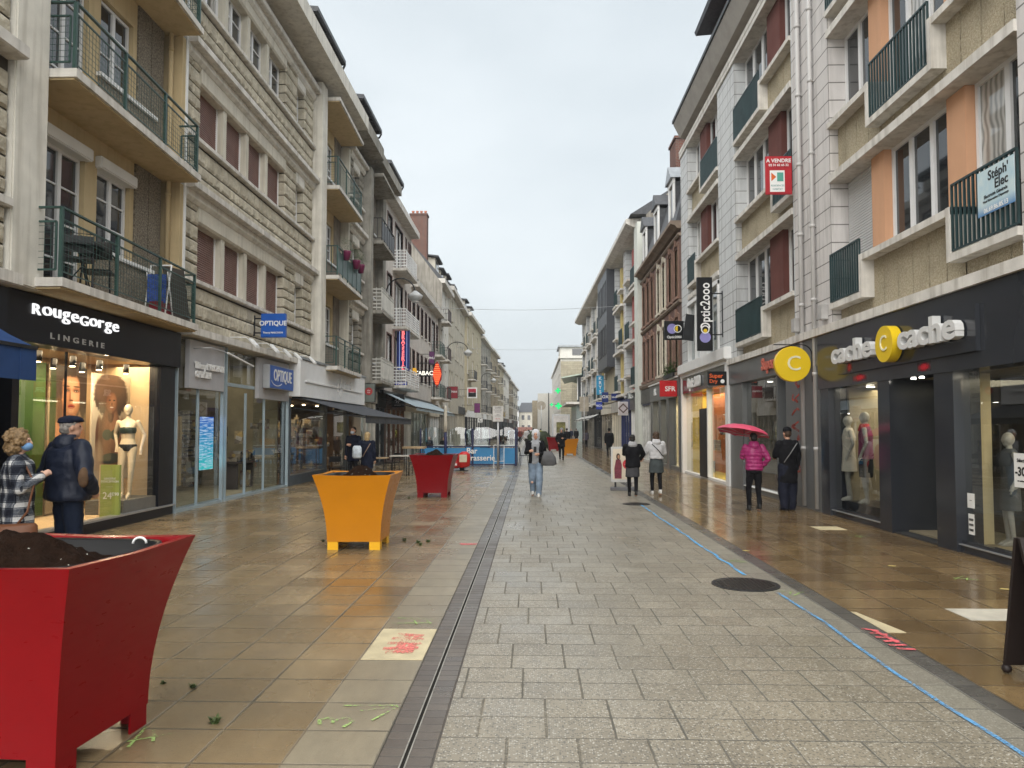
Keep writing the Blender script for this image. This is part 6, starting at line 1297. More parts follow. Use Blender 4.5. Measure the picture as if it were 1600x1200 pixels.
t = blade('banner', 'red and white for sale board reading A VENDRE on a right balcony', 'banner', 5.28, 5.88, 16.55, 6.98, 7.86, M('sale_red', (.40, .02, .03), .4), [('A VENDRE', .118, 0, .77, WTEXT), ('02 31 62 65 32', .073, 0, .67, WTEXT)], box=M('sale_red', (.40, .02, .03), .4), arms=False, th=.02, group='banners on right balconies')
MB().box(-.2, .13, -.012, -.007, .06, .55).build('panel', WTEXT, t, local=True); q = MB(); q.add([(-.17, -.016, .5), (-.17, -.016, .3), (-.06, -.016, .4)], [(0, 1, 2)]); q.build('emblem', M('sale_orange', (.6, .12, .02), .4), t, local=True); MB().box(-.04, .1, -.018, -.013, .3, .5).build('emblem', M('sale_green', (.10, .35, .28), .4), t, local=True)
for s_, zz in (('RESIDENCES', .2), ('HABITAT', .12)): x = text(s_, .055, .002); put_text(x, (-.03, -.014, zz)); x.build('lettering', M('sale_teal', (.03, .22, .22), .4), t, local=True)
t = thing('banner', 'pale blue electrician banner tied to the dark green railing at the right edge', 'banner', G.p(9.45, .06, 4.45), group='banners on right balconies')
a_ = NT('pale_blue_print'); p_ = a_.sep(a_.pos()); a_.pbr(a_.mix(a_.rng(p_[2], .0, .16, 0, 1), (.02, .16, .42), a_.mix(a_.noise(a_.pos(), 6, 3), (.30, .52, .66), (.70, .76, .72))), .4)
MB().fb(G, 9.07, 9.82, .055, .063, 4.47, 5.06).build('sheet', a_.m, t)
for s_, sz, u_, zz, m_ in (("Stéph'", .17, 9.38, 4.93, DARKM), ('Elec', .17, 9.32, 4.79, DARKM), ('Electricité Générale', .06, 9.44, 4.68, DARKM), ('Neuf Rénovation Dépannage', .045, 9.44, 4.62, DARKM), ('06.69.86.85.13', .085, 9.44, 4.5, WTEXT)): x = text(s_, sz, .002, sz * .02); put_text(x, (u_, .066, zz + .02), F=G); x.build('lettering', m_, t)
# greenery on the ledge
t = thing('plant', 'bushy green plants on the ledge over the grey phone shop', 'plant', G.p(31.2, .15, 3.95)); m = MB(); q = random.Random(5)
for _ in range(900):
    o = Vector(G.p(30.3 + q.random() * 2.2, .15 + q.gauss(0, .1), 3.95 + abs(q.gauss(0, .22)))); n = Vector((q.uniform(-1, 1), q.uniform(-1, 1), q.uniform(-.2, 1))).normalized() * .05; k = n.cross(Vector((0, .3, 1))) * .4
    m.poly(o - n, o + k, o + n, o - k)
m.build('foliage', M('ledge_plant_leaf', (.06, .12, .025), .6, .5, 12), t); MB().fb(G, 30.2, 32.6, .05, .28, 3.82, 3.98).build('planter_trough', DARKM, t)
# ---------- shops between brick house and white row
MB().fb(G, 37.5, 41.0, -.3, .12, 3.0, 3.72).build('fascia', ANTD, sf)
s2_ = shopfront(r3, G, 37.55, 40.95, 3.0, M('blue_paint', (.015, .03, .14), .4), M('white_frame_wood', (.55, .55, .53), .5), zf=2.9, seed=61, lit=COOL, posts=3, fasc_d=.05)
# ---------- white row with coloured recess panels
K5 = -.012
G5 = Fr(1, 5.95, 41, K5)
r4 = thing('apartment_building', 'long white apartment row with red and yellow recess panels and a dark metal bay', 'apartment building', G5.p(65, 0, 0))
R4L = (3.75, 6.6, 9.5, 12.3)
MB().fb(G5, 41, 90, -9, -.62, 3.55, 12.9).build('rear_block', OFFW, r4)
MB().fb(G5, 41.0, 42.6, -.9, .25, 0, 12.9).build('end_pier', M('pale_green_white_render', (.60, .62, .57), .8, .06), r4)
mods = [(42.6, 50.0, REDBR2), (50.0, 57.0, YEL2), None, (63.5, 70.5, YEL2), (70.5, 77, OFFW), (77, 83.5, OFFW), (83.5, 90, OFFW)]
YP = M('yellow_panel', (.56, .45, .19), .7)
for i, mo in enumerate(mods):
    if not mo: continue
    a, b, pm = mo; m1 = a + (b - a) * .35
    MB().fb(G5, a, a + .9, -.9, 0, 3.6, 12.8).build('ashlar_pier', ASH, r4); MB().fb(G5, b - .6, b, -.9, 0, 3.6, 12.8).build('ashlar_pier', ASH2, r4)
    for k in range(3):
        z, zt = R4L[k], R4L[k + 1]; MB().fb(G5, a + .9, b - .6, -.6, .2, z, z + .16).build('floor_slab', LEDGE, r4)
        lo, hi = a + .9, b - .6; mid = (lo + hi) / 2; dr = (i + k) % 2
        MB().fb(G5, lo, hi, -.61, -.5, z, zt).build('recess_wall', OFFW, r4)
        for q_, (c, e) in enumerate(((lo + .1, mid - .5), (mid + .5, hi - .1))):
            zs = z + (.45 if q_ == dr else 1.15)
            window(r4, G5, c, e, zs, zt - .05, -.4, 2, 1, pm=PANE2, t=.09)
            MB().fb(G5, c - .1, e + .1, -.5, .2, zs - .12, zs).build('sill', LEDGE, r4)
            if q_ == dr: bars_railing(G5, c, e, .1, zs + .02, z + 1.5, .16, .035).build('railing', GREENB, r4)
        MB().fb(G5, mid - .45, mid + .45, -.5, -.1, z + .16, zt).build('coloured_panel', YP if pm is YEL2 else pm, r4)
MB().fb(G5, 57.0, 63.5, -.9, .55, 6.0, 12.85).build('metal_bay', M('dark_blue_grey_metal', (.05, .054, .064), .4, .1), r4, label='dark blue grey metal bay'); MB().fb(G5, 57, 63.5, -.9, .0, 3.6, 5.99).build('wall', YEL2, r4)
for z in (6.5, 9.6):
    for c in (57.4, 60.5): window(r4, G5, c, c + 2.4, z + .4, z + 2.5, .56, 2, 1, fm=DARKM, t=.12)
MB().fprism(G5, 42.0, 90.4, [(-.5, 12.8), (.35, 12.8), (.75, 13.0), (.75, 13.25), (-.5, 13.3)]).build('eave', LEDGE, r4); MB().fprism(G5, 41.02, 90.3, [(.6, 13.31), (-3.2, 15.7), (-9, 13.3)]).build('roof', SLATE, r4)
for u in (46.5, 52, 65, 71, 77, 83): dormer(r4, G5, u, u + 2.8, 13.4, 14.35, d0=-.6, body=REDBR2 if u == 46.5 else GREYC, over=.6)
q = MB(); q.add([G.p(40.8, -.2, 13.2), G.p(40.8, -3.0, 16.0), G.p(40.8, -9, 16.0), G.p(40.8, -9, 3), G.p(40.8, -.2, 3), G.p(41.3, -.25, 13.0), G.p(41.3, -3.0, 15.9), G.p(41.3, -9, 15.9), G.p(41.3, -9, 3), G.p(41.3, -.25, 3)],
    [(0, 1, 2, 3, 4), (9, 8, 7, 6, 5), (0, 5, 6, 1), (1, 6, 7, 2), (0, 4, 9, 5)]); q.build('gable_wall', GABLE, r4)
sh = [(42.7, 46.4, ANTD, WHITEP, 3.5, COOL), (46.5, 52.4, M('navy_shop', (.02, .03, .12), .4), M('navy_shop', (.02, .03, .12), .4), 3.5, None), (52.5, 58.5, M('stone_fascia', (.42, .40, .36), .7), CREAM, 3.5, WARM), (58.6, 66, CREAM, GREYC, 3.5, WARM), (66.1, 74, DARKM, DARKM, 3.5, COOL), (74.1, 82, DARKM, GREYC, 3.5, COOL), (82.1, 90, GREYC, DARKM, 3.5, None)]
for a, b, fm_, fr_, zt, lt in sh: shopfront(r4, G5, a, b, zt, fm_, fr_, seed=int(a), lit=lt, posts=3)
for k in range(5): awning('small white awning over the right row, %s from the near end' % ('first', 'second', 'third', 'fourth', 'fifth')[k], G5, 67 + k * 4.4, 70.2 + k * 4.4, 2.95, 2.55, .1, 1.0, M('white_awning_cloth', (.6, .6, .58), .8), val=.14, group='small white awnings far right')
def blade5(label, px0, px1, py0, py1, y, face, lines, **k):
    f = lambda px: (px - 831) / 1150 * y; z = lambda py: 1.7 + (670 - py) / 1150 * y
    return rblade('sign', label, f(px0), f(px1), y, z(py1), z(py0), face, lines, **k)
blade5('bright blue vertical sign with the letters K R Y S', 932, 943.5, 587, 617, 56, M('cyan_sign', (.02, .28, .52), .4), [(c_, .36, 0, 1.24 - k * .34, WTEXT) for k, c_ in enumerate('KRYS')], box=M('cyan_sign', (.02, .28, .52), .4))
blade5('dark blue square sign with white letters beside the cyan sign', 940.5, 950.5, 613, 629, 53, DBL, [('OX', .3, 0, .4, WTEXT)], box=DBL)
blade5('small blue sign low on the white row', 931, 941, 628, 640, 52, M('royal_blue_sign', (.02, .05, .35), .4), [('NOX', .2, 0, .27, WTEXT)], box=DBL)
blade5('long dark blue sign with white lettering over the navy shop', 955, 976, 615, 626, 49, DBL, [('GRAND OPTIC', .13, 0, .22, WTEXT)], box=DBL)
blade5('pair of white letters on a dark sign beside the phone shop', 980, 992, 614, 624, 42.5, M('grey_letters_sign', (.35, .38, .38), .4), [('LS', .25, 0, .16, WTEXT)], box=ANTD)
blade5('white portrait sign with a diamond outline over the white shop front', 965.5, 981, 628, 649, 44, M('pale_pink_sign', (.55, .50, .50), .4), [('◇', .6, 0, .38, BROWNT)], box=WHITEP)
# ---------- further right: cross street, stone clad block, canopy hall
r5 = building('apartment_building', 'tall tan stone block beyond the cross street on the right', 'apartment building', Fr(1, 4.7, 120, 0), 120, 170, (4.2, 7.2, 10.2), 13.2, OFFW, rowops(121.5, 10, 2, 2.8, .6, 2.3), eave=.3, eh=.3, roofp=(3, .5), back=14)
MB().box(4.72, 18, 119.8, 119.99, 0, 12.7).build('clad_end_wall', brick('tan_cladding', (.34, .30, .22), (.42, .38, .28), (.24, .21, .16), 1.1, .3, .02), r5)
q = MB(); q.box(4.6, 18.2, 119.6, 126, 13.2, 15.0); q.build('attic', OFFW, r5); MB().box(6.6, 8.6, 119.5, 119.59, 13.7, 14.7).build('window', PANE2, r5); MB().box(4.3, 18.6, 119.2, 127, 15.0, 15.3).build('roof', ZINC, r5)
t = thing('hall', 'low glazed hall with a pale green sloping canopy roof at the cross street', 'hall', (8, 100, 0))
MB().box(6.0, 16, 99, 112, 0, 5.2).build('wall', M('green_grey_glazed_wall', (.22, .26, .25), .3, .1), t); q = MB()
for k in range(14): q.box(6.1 + k * .5, 6.2 + k * .5, 98.85, 98.99, 5.6, 8.6)
q.build('mullions', WHITEP, t); MB().box(6.1, 16, 99, 112, 5.3, 8.6).build('upper_glazing', PANE2, t); MB().box(4.6, 16, 98.2, 113, 5.0, 5.29).build('floor_slab', LEDGE, t)
q = MB(); q.add([(3.9, 97.5, 8.4), (3.9, 97.5, 8.55), (16, 97.5, 10.6), (16, 97.5, 10.75), (5.0, 113, 8.6), (5.0, 113, 8.75), (16, 113, 10.8), (16, 113, 10.95)], [(0, 2, 3, 1), (4, 5, 7, 6), (0, 1, 5, 4), (2, 6, 7, 3), (1, 3, 7, 5), (0, 4, 6, 2)]); q.build('roof', M('pale_green_sheet_roof', (.46, .54, .46), .5), t)
# ================================================================ planters
def metal_paint(name, c, rough=.32):
    a = NT(name); n = a.noise(a.pos(), 1.3, 4); sc_ = a.noise(a.scale(a.pos(), (1, 1, 3)), 9, 5)
    col = a.mix(a.rng(n, .35, .7, 0, 1), c, tuple(x * .86 for x in c)); col = a.mix(a.rng(sc_, .74, .8, 0, .5), col, tuple(x * .35 for x in c))
    v = a.n('TexVoronoi'); a.put(v.inputs['Vector'], a.pos()); v.inputs['Scale'].default_value = 26
    drop = a.m_('MULTIPLY', a.rng(v.outputs[0], .0, .16, 1, 0), a.m_('GREATER_THAN', a.sep(v.outputs[1])[0], .78))
    a.pbr(col, a.rng(sc_, .3, .7, rough - .06, rough + .1), 0, a.bump(drop, .25, .002), .2); return a.m
REDP = metal_paint('red_planter_paint', (.205, .0015, .005)); YELP = metal_paint('yellow_planter_paint', (.56, .21, .008)); YELP2 = M('yellow_foot_paint', (.80, .42, .01), .4, .06)
SOILM = NT('potting_soil'); _n = SOILM.noise(SOILM.pos(), 30, 6, .7); _v = SOILM.n('TexVoronoi'); SOILM.put(_v.inputs['Vector'], SOILM.pos()); _v.inputs['Scale'].default_value = 55
_c = SOILM.mix(_n, (.005, .0025, .0015), (.035, .018, .011)); _c = SOILM.mix(SOILM.m_('MULTIPLY', SOILM.m_('GREATER_THAN', SOILM.sep(_v.outputs[1])[0], .985), SOILM.m_('LESS_THAN', _v.outputs[0], .3)), _c, (.6, .58, .52)); SOILM.pbr(_c, .95, 0, SOILM.bump(_n, 1, .04), .08); SOIL = SOILM.m
def planter(x, y, rz, paint, label, heap=.1, foot=None, res=12, hx=0, seed=1, hw=.14, smear=False, liner=True):
    t = thing('planter', label, 'planter', (x, y, 0), rz, 'coloured street planters')
    H0, H1 = .115, 1.06; n = 14
    def w_(s): return .375 + .175 * s ** 1.9
    m = MB(); vs = []; K = 6
    for i in range(n + 1):
        s = i / n; a = w_(s); z = H0 + (H1 - H0) * s
        for (cx, cy, nx, ny) in ((-1, -1, 1, 0), (1, -1, 0, 1), (1, 1, -1, 0), (-1, 1, 0, -1)):
            for k in range(K): vs.append(((cx + nx * 2 * k / K) * a, (cy + ny * 2 * k / K) * a, z - (.0 if i < n else .012 * (1 - abs(2 * k / K - 1)) )))
    N = 4 * K; fs = [(i * N + j, i * N + (j + 1) % N, (i + 1) * N + (j + 1) % N, (i + 1) * N + j) for i in range(n) for j in range(N)]
    b = len(vs); top = vs[n * N:]
    for f_ in (.90, .885): vs += [(p[0] * f_, p[1] * f_, p[2] - (.004 if f_ == .90 else .11)) for p in top]
    fs += [(n * N + j, n * N + (j + 1) % N, b + (j + 1) % N, b + j) for j in range(N)] + [(b + j, b + (j + 1) % N, b + N + (j + 1) % N, b + N + j) for j in range(N)]
    fs.append(tuple(range(N))); m.add(vs, fs); m.build('box', paint, t, local=True)
    for cx in (-1, 1):
        for cy in (-1, 1):
            q = MB(); a = .37; q.prism([(cx * a, cy * a), (cx * (a - .15), cy * a), (cx * (a - .15), cy * (a - .012)), (cx * (a - .012), cy * (a - .012)), (cx * (a - .012), cy * (a - .15)), (cx * a, cy * (a - .15))], 0, .14); q.build('foot', foot or paint, t, local=True)
    lw = .455; q = MB()
    for i in range(20):
        pass
    ring = [(lw * .99 * math.copysign(abs(math.cos(a)) ** .35, math.cos(a)), lw * .99 * math.copysign(abs(math.sin(a)) ** .35, math.sin(a))) for a in [2 * math.pi * k / 36 for k in range(36)]]
    vs = [(p[0] * .92, p[1] * .92, .75) for p in ring] + [(p[0] * .98, p[1] * .98, 1.035) for p in ring] + [(p[0] * 1.03, p[1] * 1.03, 1.045) for p in ring] + [(p[0] * 1.04, p[1] * 1.04, 1.03) for p in ring]
    q.add(vs, [(r_ * 36 + j, r_ * 36 + (j + 1) % 36, (r_ + 1) * 36 + (j + 1) % 36, (r_ + 1) * 36 + j) for r_ in range(3) for j in range(36)], True); ln = q.build('liner', BLACKP, t, local=True)
    g_ = 44; vs = []; sd = seed * 7.3
    for i in range(g_ + 1):
        for j in range(g_ + 1):
            a, c = -1 + 2 * i / g_, -1 + 2 * j / g_; X_, Y_ = a * .44, c * .44
            hgt = .93 + heap * math.exp(-(((X_ - hx) / (hw + .1)) ** 2 + (Y_ / .26) ** 2)) + .05 * noise.noise((X_ * 7 + sd, Y_ * 7, 1)) + .03 * noise.noise((X_ * 22 + sd, Y_ * 22, 2)) - .1 * max(0, max(abs(a), abs(c)) - .8)
            vs.append((X_, Y_, hgt))
    MB().add(vs, [(i * (g_ + 1) + j, (i + 1) * (g_ + 1) + j, (i + 1) * (g_ + 1) + j + 1, i * (g_ + 1) + j + 1) for i in range(g_) for j in range(g_)], True).build('soil', SOIL, t, local=True)
    return t, ln
pt, ln = planter(-2.62, 3.92, R(-4), REDP, 'large bright red planter with dark soil, nearest the camera at the left edge', heap=.22, hx=-.12, seed=1, hw=.2)
q = MB(); q.tube([(.30 + .035 * math.cos(a), .38 + .01 * math.cos(a), 1.03 + .035 * math.sin(a)) for a in [math.pi * k / 8 for k in range(9)]], .007, 6); q.build('handle', WHITEP, ln, local=True)
q = MB()
for k, (a, b, s) in enumerate(((-.02, .62, .05), (.05, .645, .03))): q.add([(.449 + .07 * ((b - .1) / .96) ** 2 + .004, a - s, b - .012), (.449 + .07 * ((b - .1) / .96) ** 2 + .004, a + s, b), (.452 + .07 * ((b - .1) / .96) ** 2 + .004, a + s * .6, b + .012), (.452 + .07 * ((b - .1) / .96) ** 2 + .004, a - s, b + .008)], [(0, 1, 2, 3)])
q = MB()
planter(-2.51, 10.72, R(1), YELP, 'yellow planter with dark soil, in front of the two people by the bakery', heap=.24, foot=YELP2, seed=2)
planter(-2.46, 18.6, R(-1), REDP, 'small looking red planter standing before the blue terrace screens', heap=.25, seed=3, hw=.12)
planter(2.44, 47.4, R(0), YELP, 'yellow planter far up the street beside the person in black', heap=.05, seed=4); planter(1.68, 57.2, R(0), REDP, 'red planter farthest up the street, behind the person in black', heap=.05, seed=5)
# ================================================================ terrace
BLP = M('blue_terrace_panel', (.045, .24, .50), .45, .06, 2); NVM = M('navy_metal', (.012, .016, .07), .4, .15); CLR = glass('clear_screen', (.86, .9, .9), .0, .08)
def screen(x0, x1, y0, y1, label, txt=None, arch=True):
    t = thing('terrace_screen', label, 'terrace screen', ((x0 + x1) / 2, (y0 + y1) / 2, 0), group='blue terrace screens of the brasserie')
    A, B = Vector((x0, y0, 0)), Vector((x1, y1, 0)); up = Vector((0, 0, 1)); f = MB()
    for P in (A, B): f.bar(P, P + up * 1.72, .055, .055, (0, 1, 0))
    f.bar(A + up * .06, B + up * .06, .05); f.bar(A + up * .88, B + up * .88, .05, .05); f.build('frame', NVM, t)
    MB().bar(A.lerp(B, .02) + up * .46, B.lerp(A, .02) + up * .46, .012, .72).build('panel', BLP, t)
    n = 12; D = B - A; lo = [A + D * .03 + D * .94 * k / n for k in range(n + 1)]; nv = Vector((-D.y, D.x, 0)).normalized() * .005
    tp = [p + up * (1.62 + (.16 * math.sin(math.pi * k / n) if arch else .1)) for k, p in enumerate(lo)]; pts = [p + up * .92 for p in lo]
    vs = [p + nv for p in pts + tp[::-1]] + [p - nv for p in pts + tp[::-1]]; N = len(pts) * 2
    MB().add(vs, [tuple(range(N)), tuple(range(2 * N - 1, N - 1, -1))] + [(j, (j + 1) % N, N + (j + 1) % N, N + j) for j in range(N)]).build('glass', CLR, t); return t
screen(-5.15, -4.0, 34.0, 34.0, 'leftmost blue terrace screen behind the small red planter'); screen(-3.95, -2.75, 33.9, 33.9, 'blue terrace screen second from the left, partly behind the red kiddie ride')
ts = screen(-2.7, -1.55, 33.8, 33.8, 'blue terrace screen lettered Bar Brasserie'); screen(-1.5, -.75, 33.8, 33.8, 'right end blue terrace screen beside the dark drain'); screen(-.72, -.72, 33.9, 36.6, 'blue terrace screen turned along the drain, side end of the terrace'); screen(-3.3, -2.1, 36.7, 36.7, 'back terrace screen seen through the front glass')
x = text('Bar', .36, .01, .006); put_text(x, (-2.75, 33.77, .68)); x.build('lettering', WTEXT, ts); x = text('Brasserie', .36, .01, .006); put_text(x, (-2.35, 33.765, .36)); x.build('lettering', WTEXT, ts)
t = thing('parasol_pole', 'thick navy and white closed parasol post inside the terrace', 'parasol', (-3.9, 33.2, 0)); MB().tube([(0, 0, 0), (0, 0, 1.55)], .06, 12).build('pole', NVM, t, local=True); MB().loft([(1.55, 0, 0, .07, .07), (1.9, 0, 0, .09, .09), (2.6, 0, 0, .07, .07), (2.75, 0, 0, .02, .02)], 12).build('folded_canopy', M('cream_canvas', (.52, .48, .40), .8), t, local=True)
WOODT = M('table_wood', (.45, .33, .20), .5, .2, 9)
def table(x, y, z, w_, d, label, leg=DARKM, top=WOODT, th=.04):
    t = thing('cafe_table', label, 'table', (x, y, 0), group='cafe tables on the left pavement'); MB().box(-w_ / 2, w_ / 2, -d / 2, d / 2, z - th, z).build('tabletop', top, t, local=True, bevel=.006)
    for sx in (-1, 1):
        for sy in (-1, 1): MB().tube([(sx * (w_ / 2 - .08), sy * (d / 2 - .08), 0), (sx * (w_ / 2 - .1), sy * (d / 2 - .1), z - th)], .018, 6).build('leg', leg, t, local=True)
table(-5.0, 31.3, .95, .95, .6, 'high table with pale wooden top left of the small red planter', th=.09); table(-5.3, 25.2, .72, .7, .6, 'low pale cafe table nearest the bakery awning front'); table(-4.75, 26.6, .74, .7, .7, 'low cafe table with thin dark legs under the awning corner', top=M('pale_tabletop', (.5, .47, .42), .5)); table(-5.9, 24.4, .72, .6, .6, 'cafe table closest to the bakery window', top=DARKM)
def chair(x, y, rz, label, m_=DARKM):
    t = thing('cafe_chair', label, 'chair', (x, y, 0), rz, 'cafe chairs on the left pavement'); MB().box(-.21, .21, -.21, .21, .43, .46).build('seat', m_, t, local=True, bevel=.008); q = MB(); q.tube([(-.2, .2, .45), (-.19, .26, .86), (.19, .26, .86), (.2, .2, .45)], .014, 6); q.box(-.18, .18, .235, .25, .62, .8); q.build('backrest', m_, t, local=True)
    for sx in (-1, 1):
        for sy in (-1, 1): MB().tube([(sx * .22, sy * .22, 0), (sx * .18, sy * .18, .44)], .013, 6).build('leg', m_, t, local=True)
for x, y, r_, lb in ((-5.9, 25.6, 80, 'dark cafe chair at the table nearest the bakery awning front'), (-5.2, 27.3, -40, 'dark cafe chair behind the low tables'), (-4.3, 27.3, -100, 'dark cafe chair right of the thin legged table'), (-6.3, 23.7, 30, 'dark cafe chair close to the bakery window'), (-.35, 34.6, 100, 'dark slatted chair just outside the right end of the terrace'), (-4.4, 35.2, 10, 'dark chair inside the terrace behind the second screen'), (-2.2, 35.2, 20, 'dark chair inside the terrace behind the lettered screen')): chair(x, y, R(r_), lb)
for x, y, lb in ((-4.2, 34.9, 'white terrace table behind the left screens'), (-2.4, 34.7, 'white terrace table behind the lettered screen'), (-1.2, 34.7, 'white terrace table behind the right end screen')): table(x, y, .93, .9, .6, lb, top=WHITEP)
t = thing('notice_stand', 'standing glass notice stand before the lettered terrace screen', 'notice stand', (-1.42, 31.8, 0)); q = MB()
for sx in (-.22, .22): q.bar((sx, 0, 0), (sx, 0, 1.0), .03, .03, (0, 1, 0))
q.bar((-.22, 0, .3), (.22, 0, .3), .025); q.bar((-.22, 0, 1.0), (.22, 0, 1.0), .025); q.build('frame', GALV, t, local=True); MB().box(-.2, .2, -.006, .006, .32, .98).build('glass', CLR, t, local=True)
# kiddie ride
t = thing('kiddie_ride', 'small red coin ride with white window on a pedestal beside the small red planter', 'kiddie ride', (-2.83, 29.9, 0), R(-8)); RR = M('red_plastic', (.50, .02, .02), .3); q = MB()
q.loft([(.13, .03, 0, .15, .2), (.2, .05, 0, .27, .26), (.5, .05, 0, .30, .26), (.66, .08, 0, .25, .24), (.78, .1, 0, .1, .12)], 20); q.build('body', RR, t, local=True)
q = MB(); q.loft([(.1, -.24, 0, .1, .14), (.16, -.25, 0, .17, .2), (.32, -.25, 0, .18, .2), (.42, -.24, 0, .1, .12)], 18); q.build('nose', RR, t, local=True)
MB().box(-.05, .26, -.285, -.25, .36, .66).build('window', M('cream_plastic', (.65, .6, .45), .4), t, local=True, bevel=.01); MB().box(-.31, -.17, -.22, -.195, .22, .3).build('badge', WHITEP, t, local=True); MB().tube([(0, 0, .0), (0, 0, .18)], .1, 12).build('pedestal', DARKM, t, local=True); MB().disc((0, 0, .01), .26, .02).build('base_plate', DARKM, t, local=True)
# no parking sign on a pole
t = thing('street_sign', 'grey sign post carrying a white rectangular regulation sign in front of the terrace', 'street sign', (-1.42, 30.9, 0)); MB().tube([(0, 0, 0), (0, 0, 2.05)], .04, 12).build('pole', GALV, t, local=True); f = MB().box(-.22, .22, -.05, -.02, 2.0, 2.66).build('sign_plate', M('sign_white', (.58, .57, .55), .4), t, local=True, bevel=.008)
for s_, sz, zz in (('ZONE', .09, 2.58), ('STATIONNEMENT', .045, 2.48), ('INTERDIT', .06, 2.4), ('SAUF', .05, 2.3), ('LIVRAISONS', .05, 2.24)): x = text(s_, sz, .003); put_text(x, (0, -.053, zz)); x.build('print', DARKM, f, local=True)
x = text('6h-11h', .07, .003); put_text(x, (0, -.053, 2.12)); x.build('print', M('red_print', (.5, .02, .02), .5), f, local=True)
# sandwich boards
t = thing('sandwich_board', 'pavement stand with a fashion poster and red discount disc, left of the couple', 'sandwich board', (2.52, 20.6, 0), R(-4)); q = MB(); q.box(-.32, .34, -.04, .04, .22, 1.2); q.build('frame', M('silver_frame', (.55, .55, .54), .35), t, local=True, bevel=.01); MB().box(-.27, .29, -.047, -.041, .3, 1.14).build('poster_sheet', PBG, t, local=True); MB().box(-.34, .34, -.2, .2, 0, .08).build('base', M('grey_base', (.14, .14, .15), .5), t, local=True, bevel=.01)
q = MB()
for sx in (-.2, .2): q.box(sx - .025, sx + .025, -.02, .02, .08, .24)
q.build('leg', DARKM, t, local=True); L_ = lambda pts, m_, y: MB().add([(a, y, b) for a, b in pts] + [(a, y + .002, b) for a, b in pts], [tuple(range(len(pts))), tuple(range(2 * len(pts) - 1, len(pts) - 1, -1))]).build('printed_shape', m_, t, local=True)
L_([(-.22, .32), (-.03, .32), (-.02, .7), (-.06, .85), (-.18, .85), (-.23, .6)], M('poster_maroon', (.18, .03, .05), .5, .4, 25), -.0495); L_(ell(-.12, .93, .055, .09), HAIRD, -.0515); L_(ell(-.11, .92, .03, .05), SK1, -.0535); L_(ell(.14, .72, .14, .14), M('disc_red', (.55, .03, .04), .4), -.0555); x = text('-50%', .09, .002); put_text(x, (.14, -.06, .72)); x.build('print', WTEXT, t, local=True)
t = thing('sandwich_board', 'dark A-frame board cut off by the right edge of the picture', 'sandwich board', (3.30, 4.8, 0), R(2)); DB = M('black_brown_board', (.018, .012, .011), .5, .1)
for sg in (1, -1):
    q = MB(); y0, y1 = (0, .22) if sg > 0 else (.5, .28); q.hexa([(0, y0, .06), (.62, y0, .06), (.62, y0 + .025 * sg, .06), (0, y0 + .025 * sg, .06), (-.05, y1, .97), (.57, y1, .97), (.57, y1 + .025 * sg, .97), (-.05, y1 + .025 * sg, .97)]); q.build('board', DB, t, local=True)
for a, b in ((0.02, .0), (.6, .0), (.02, .5), (.6, .5)): MB().ball((a, b + (.01 if b == 0 else -.01), .035), .033, 10, 6).build('foot', DB, t, local=True)
# ================================================================ far end of the street
MB().box(1.35, 6.2, 161.0, 175, 0, 8.6).build('building', M('pale_far_render', (.62, .60, .55), .85, .05, .4), label='plain pale building closing the street right of centre', cat='building')
t = thing('building', 'narrow tan building beside the plain pale one at the far end', 'building', (.3, 186, 0)); MB().box(.1, 1.6, 180, 190, 0, 8.6).build('wall', TANB, t)
MB().box(1.3, 7.0, 160.2, 160.9, 0, 9.4).build('end_wall', M('pale_far_wall', (.60, .58, .53), .85, .06, .4), None, label='pale blank wall facing the camera at the far end', cat='wall')
for x0, x1, y, h, m_, lb, rh in ((-9.5, -4.2, 236, 7.5, WHITEP, 'white house with red brick edges at the far left end', 2.2), (-4.1, 3.0, 240, 7.2, CREAM, 'low pale institutional building with a long slate roof at the far end', 3.2), (-22, -9.6, 245, 9, TANB, 'tan building far off behind the left row', 3)):
    t = thing('building', lb, 'building', ((x0 + x1) / 2, y, 0)); al = [(x0 + .8 + k * 1.9, x0 + 1.7 + k * 1.9, z, z + 1.5) for k in range(int((x1 - x0 - .6) / 1.9)) for z in (1.4, 4.6)]
    MB().box(x0, x1, y, y + 10, 0, h).build('wall', m_, t); q = MB()
    for a, b, c, e in al: q.box(a, b, y - .05, y - .01, c, e); 
    for a, b, c, e in al: MB().box(a, b, y - .1, y - .01, c, e).build('window', PANE2, t)
    v = [(x0 - .3, y - .4, h + .01), (x1 + .3, y - .4, h + .01), (x1 + .3, y + 10.4, h + .01), (x0 - .3, y + 10.4, h + .01), (x0 + .6, y + 5, h + rh), (x1 - .6, y + 5, h + rh)]; MB().add(v, [(0, 3, 2, 1), (0, 1, 5, 4), (1, 2, 5), (2, 3, 4, 5), (3, 0, 4)]).build('roof', SLATE, t)
MB().box(-9, 8, 215, 215.3, 0, 2.2).build('low_wall', M('brick_red_wall', (.30, .14, .11), .8, .2), label='low reddish wall across the far end of the street', cat='wall')
vs = []; fs = []; n = 60
for i in range(n + 1):
    X_ = -700 + 1400 * i / n
    for j, (yy, hh) in enumerate(((520, -2), (600, 12 + 7 * noise.noise((X_ / 160, 1, 0))), (760, 26 + 12 * noise.noise((X_ / 200, 5, 0))), (1000, 30))): vs.append((X_, yy, hh))
MB().add(vs, [(i * 4 + j, (i + 1) * 4 + j, (i + 1) * 4 + j + 1, i * 4 + j + 1) for i in range(n) for j in range(3)], True).build('hills', M('wooded_hill', (.06, .08, .05), .9, .4, .02), kind='structure')
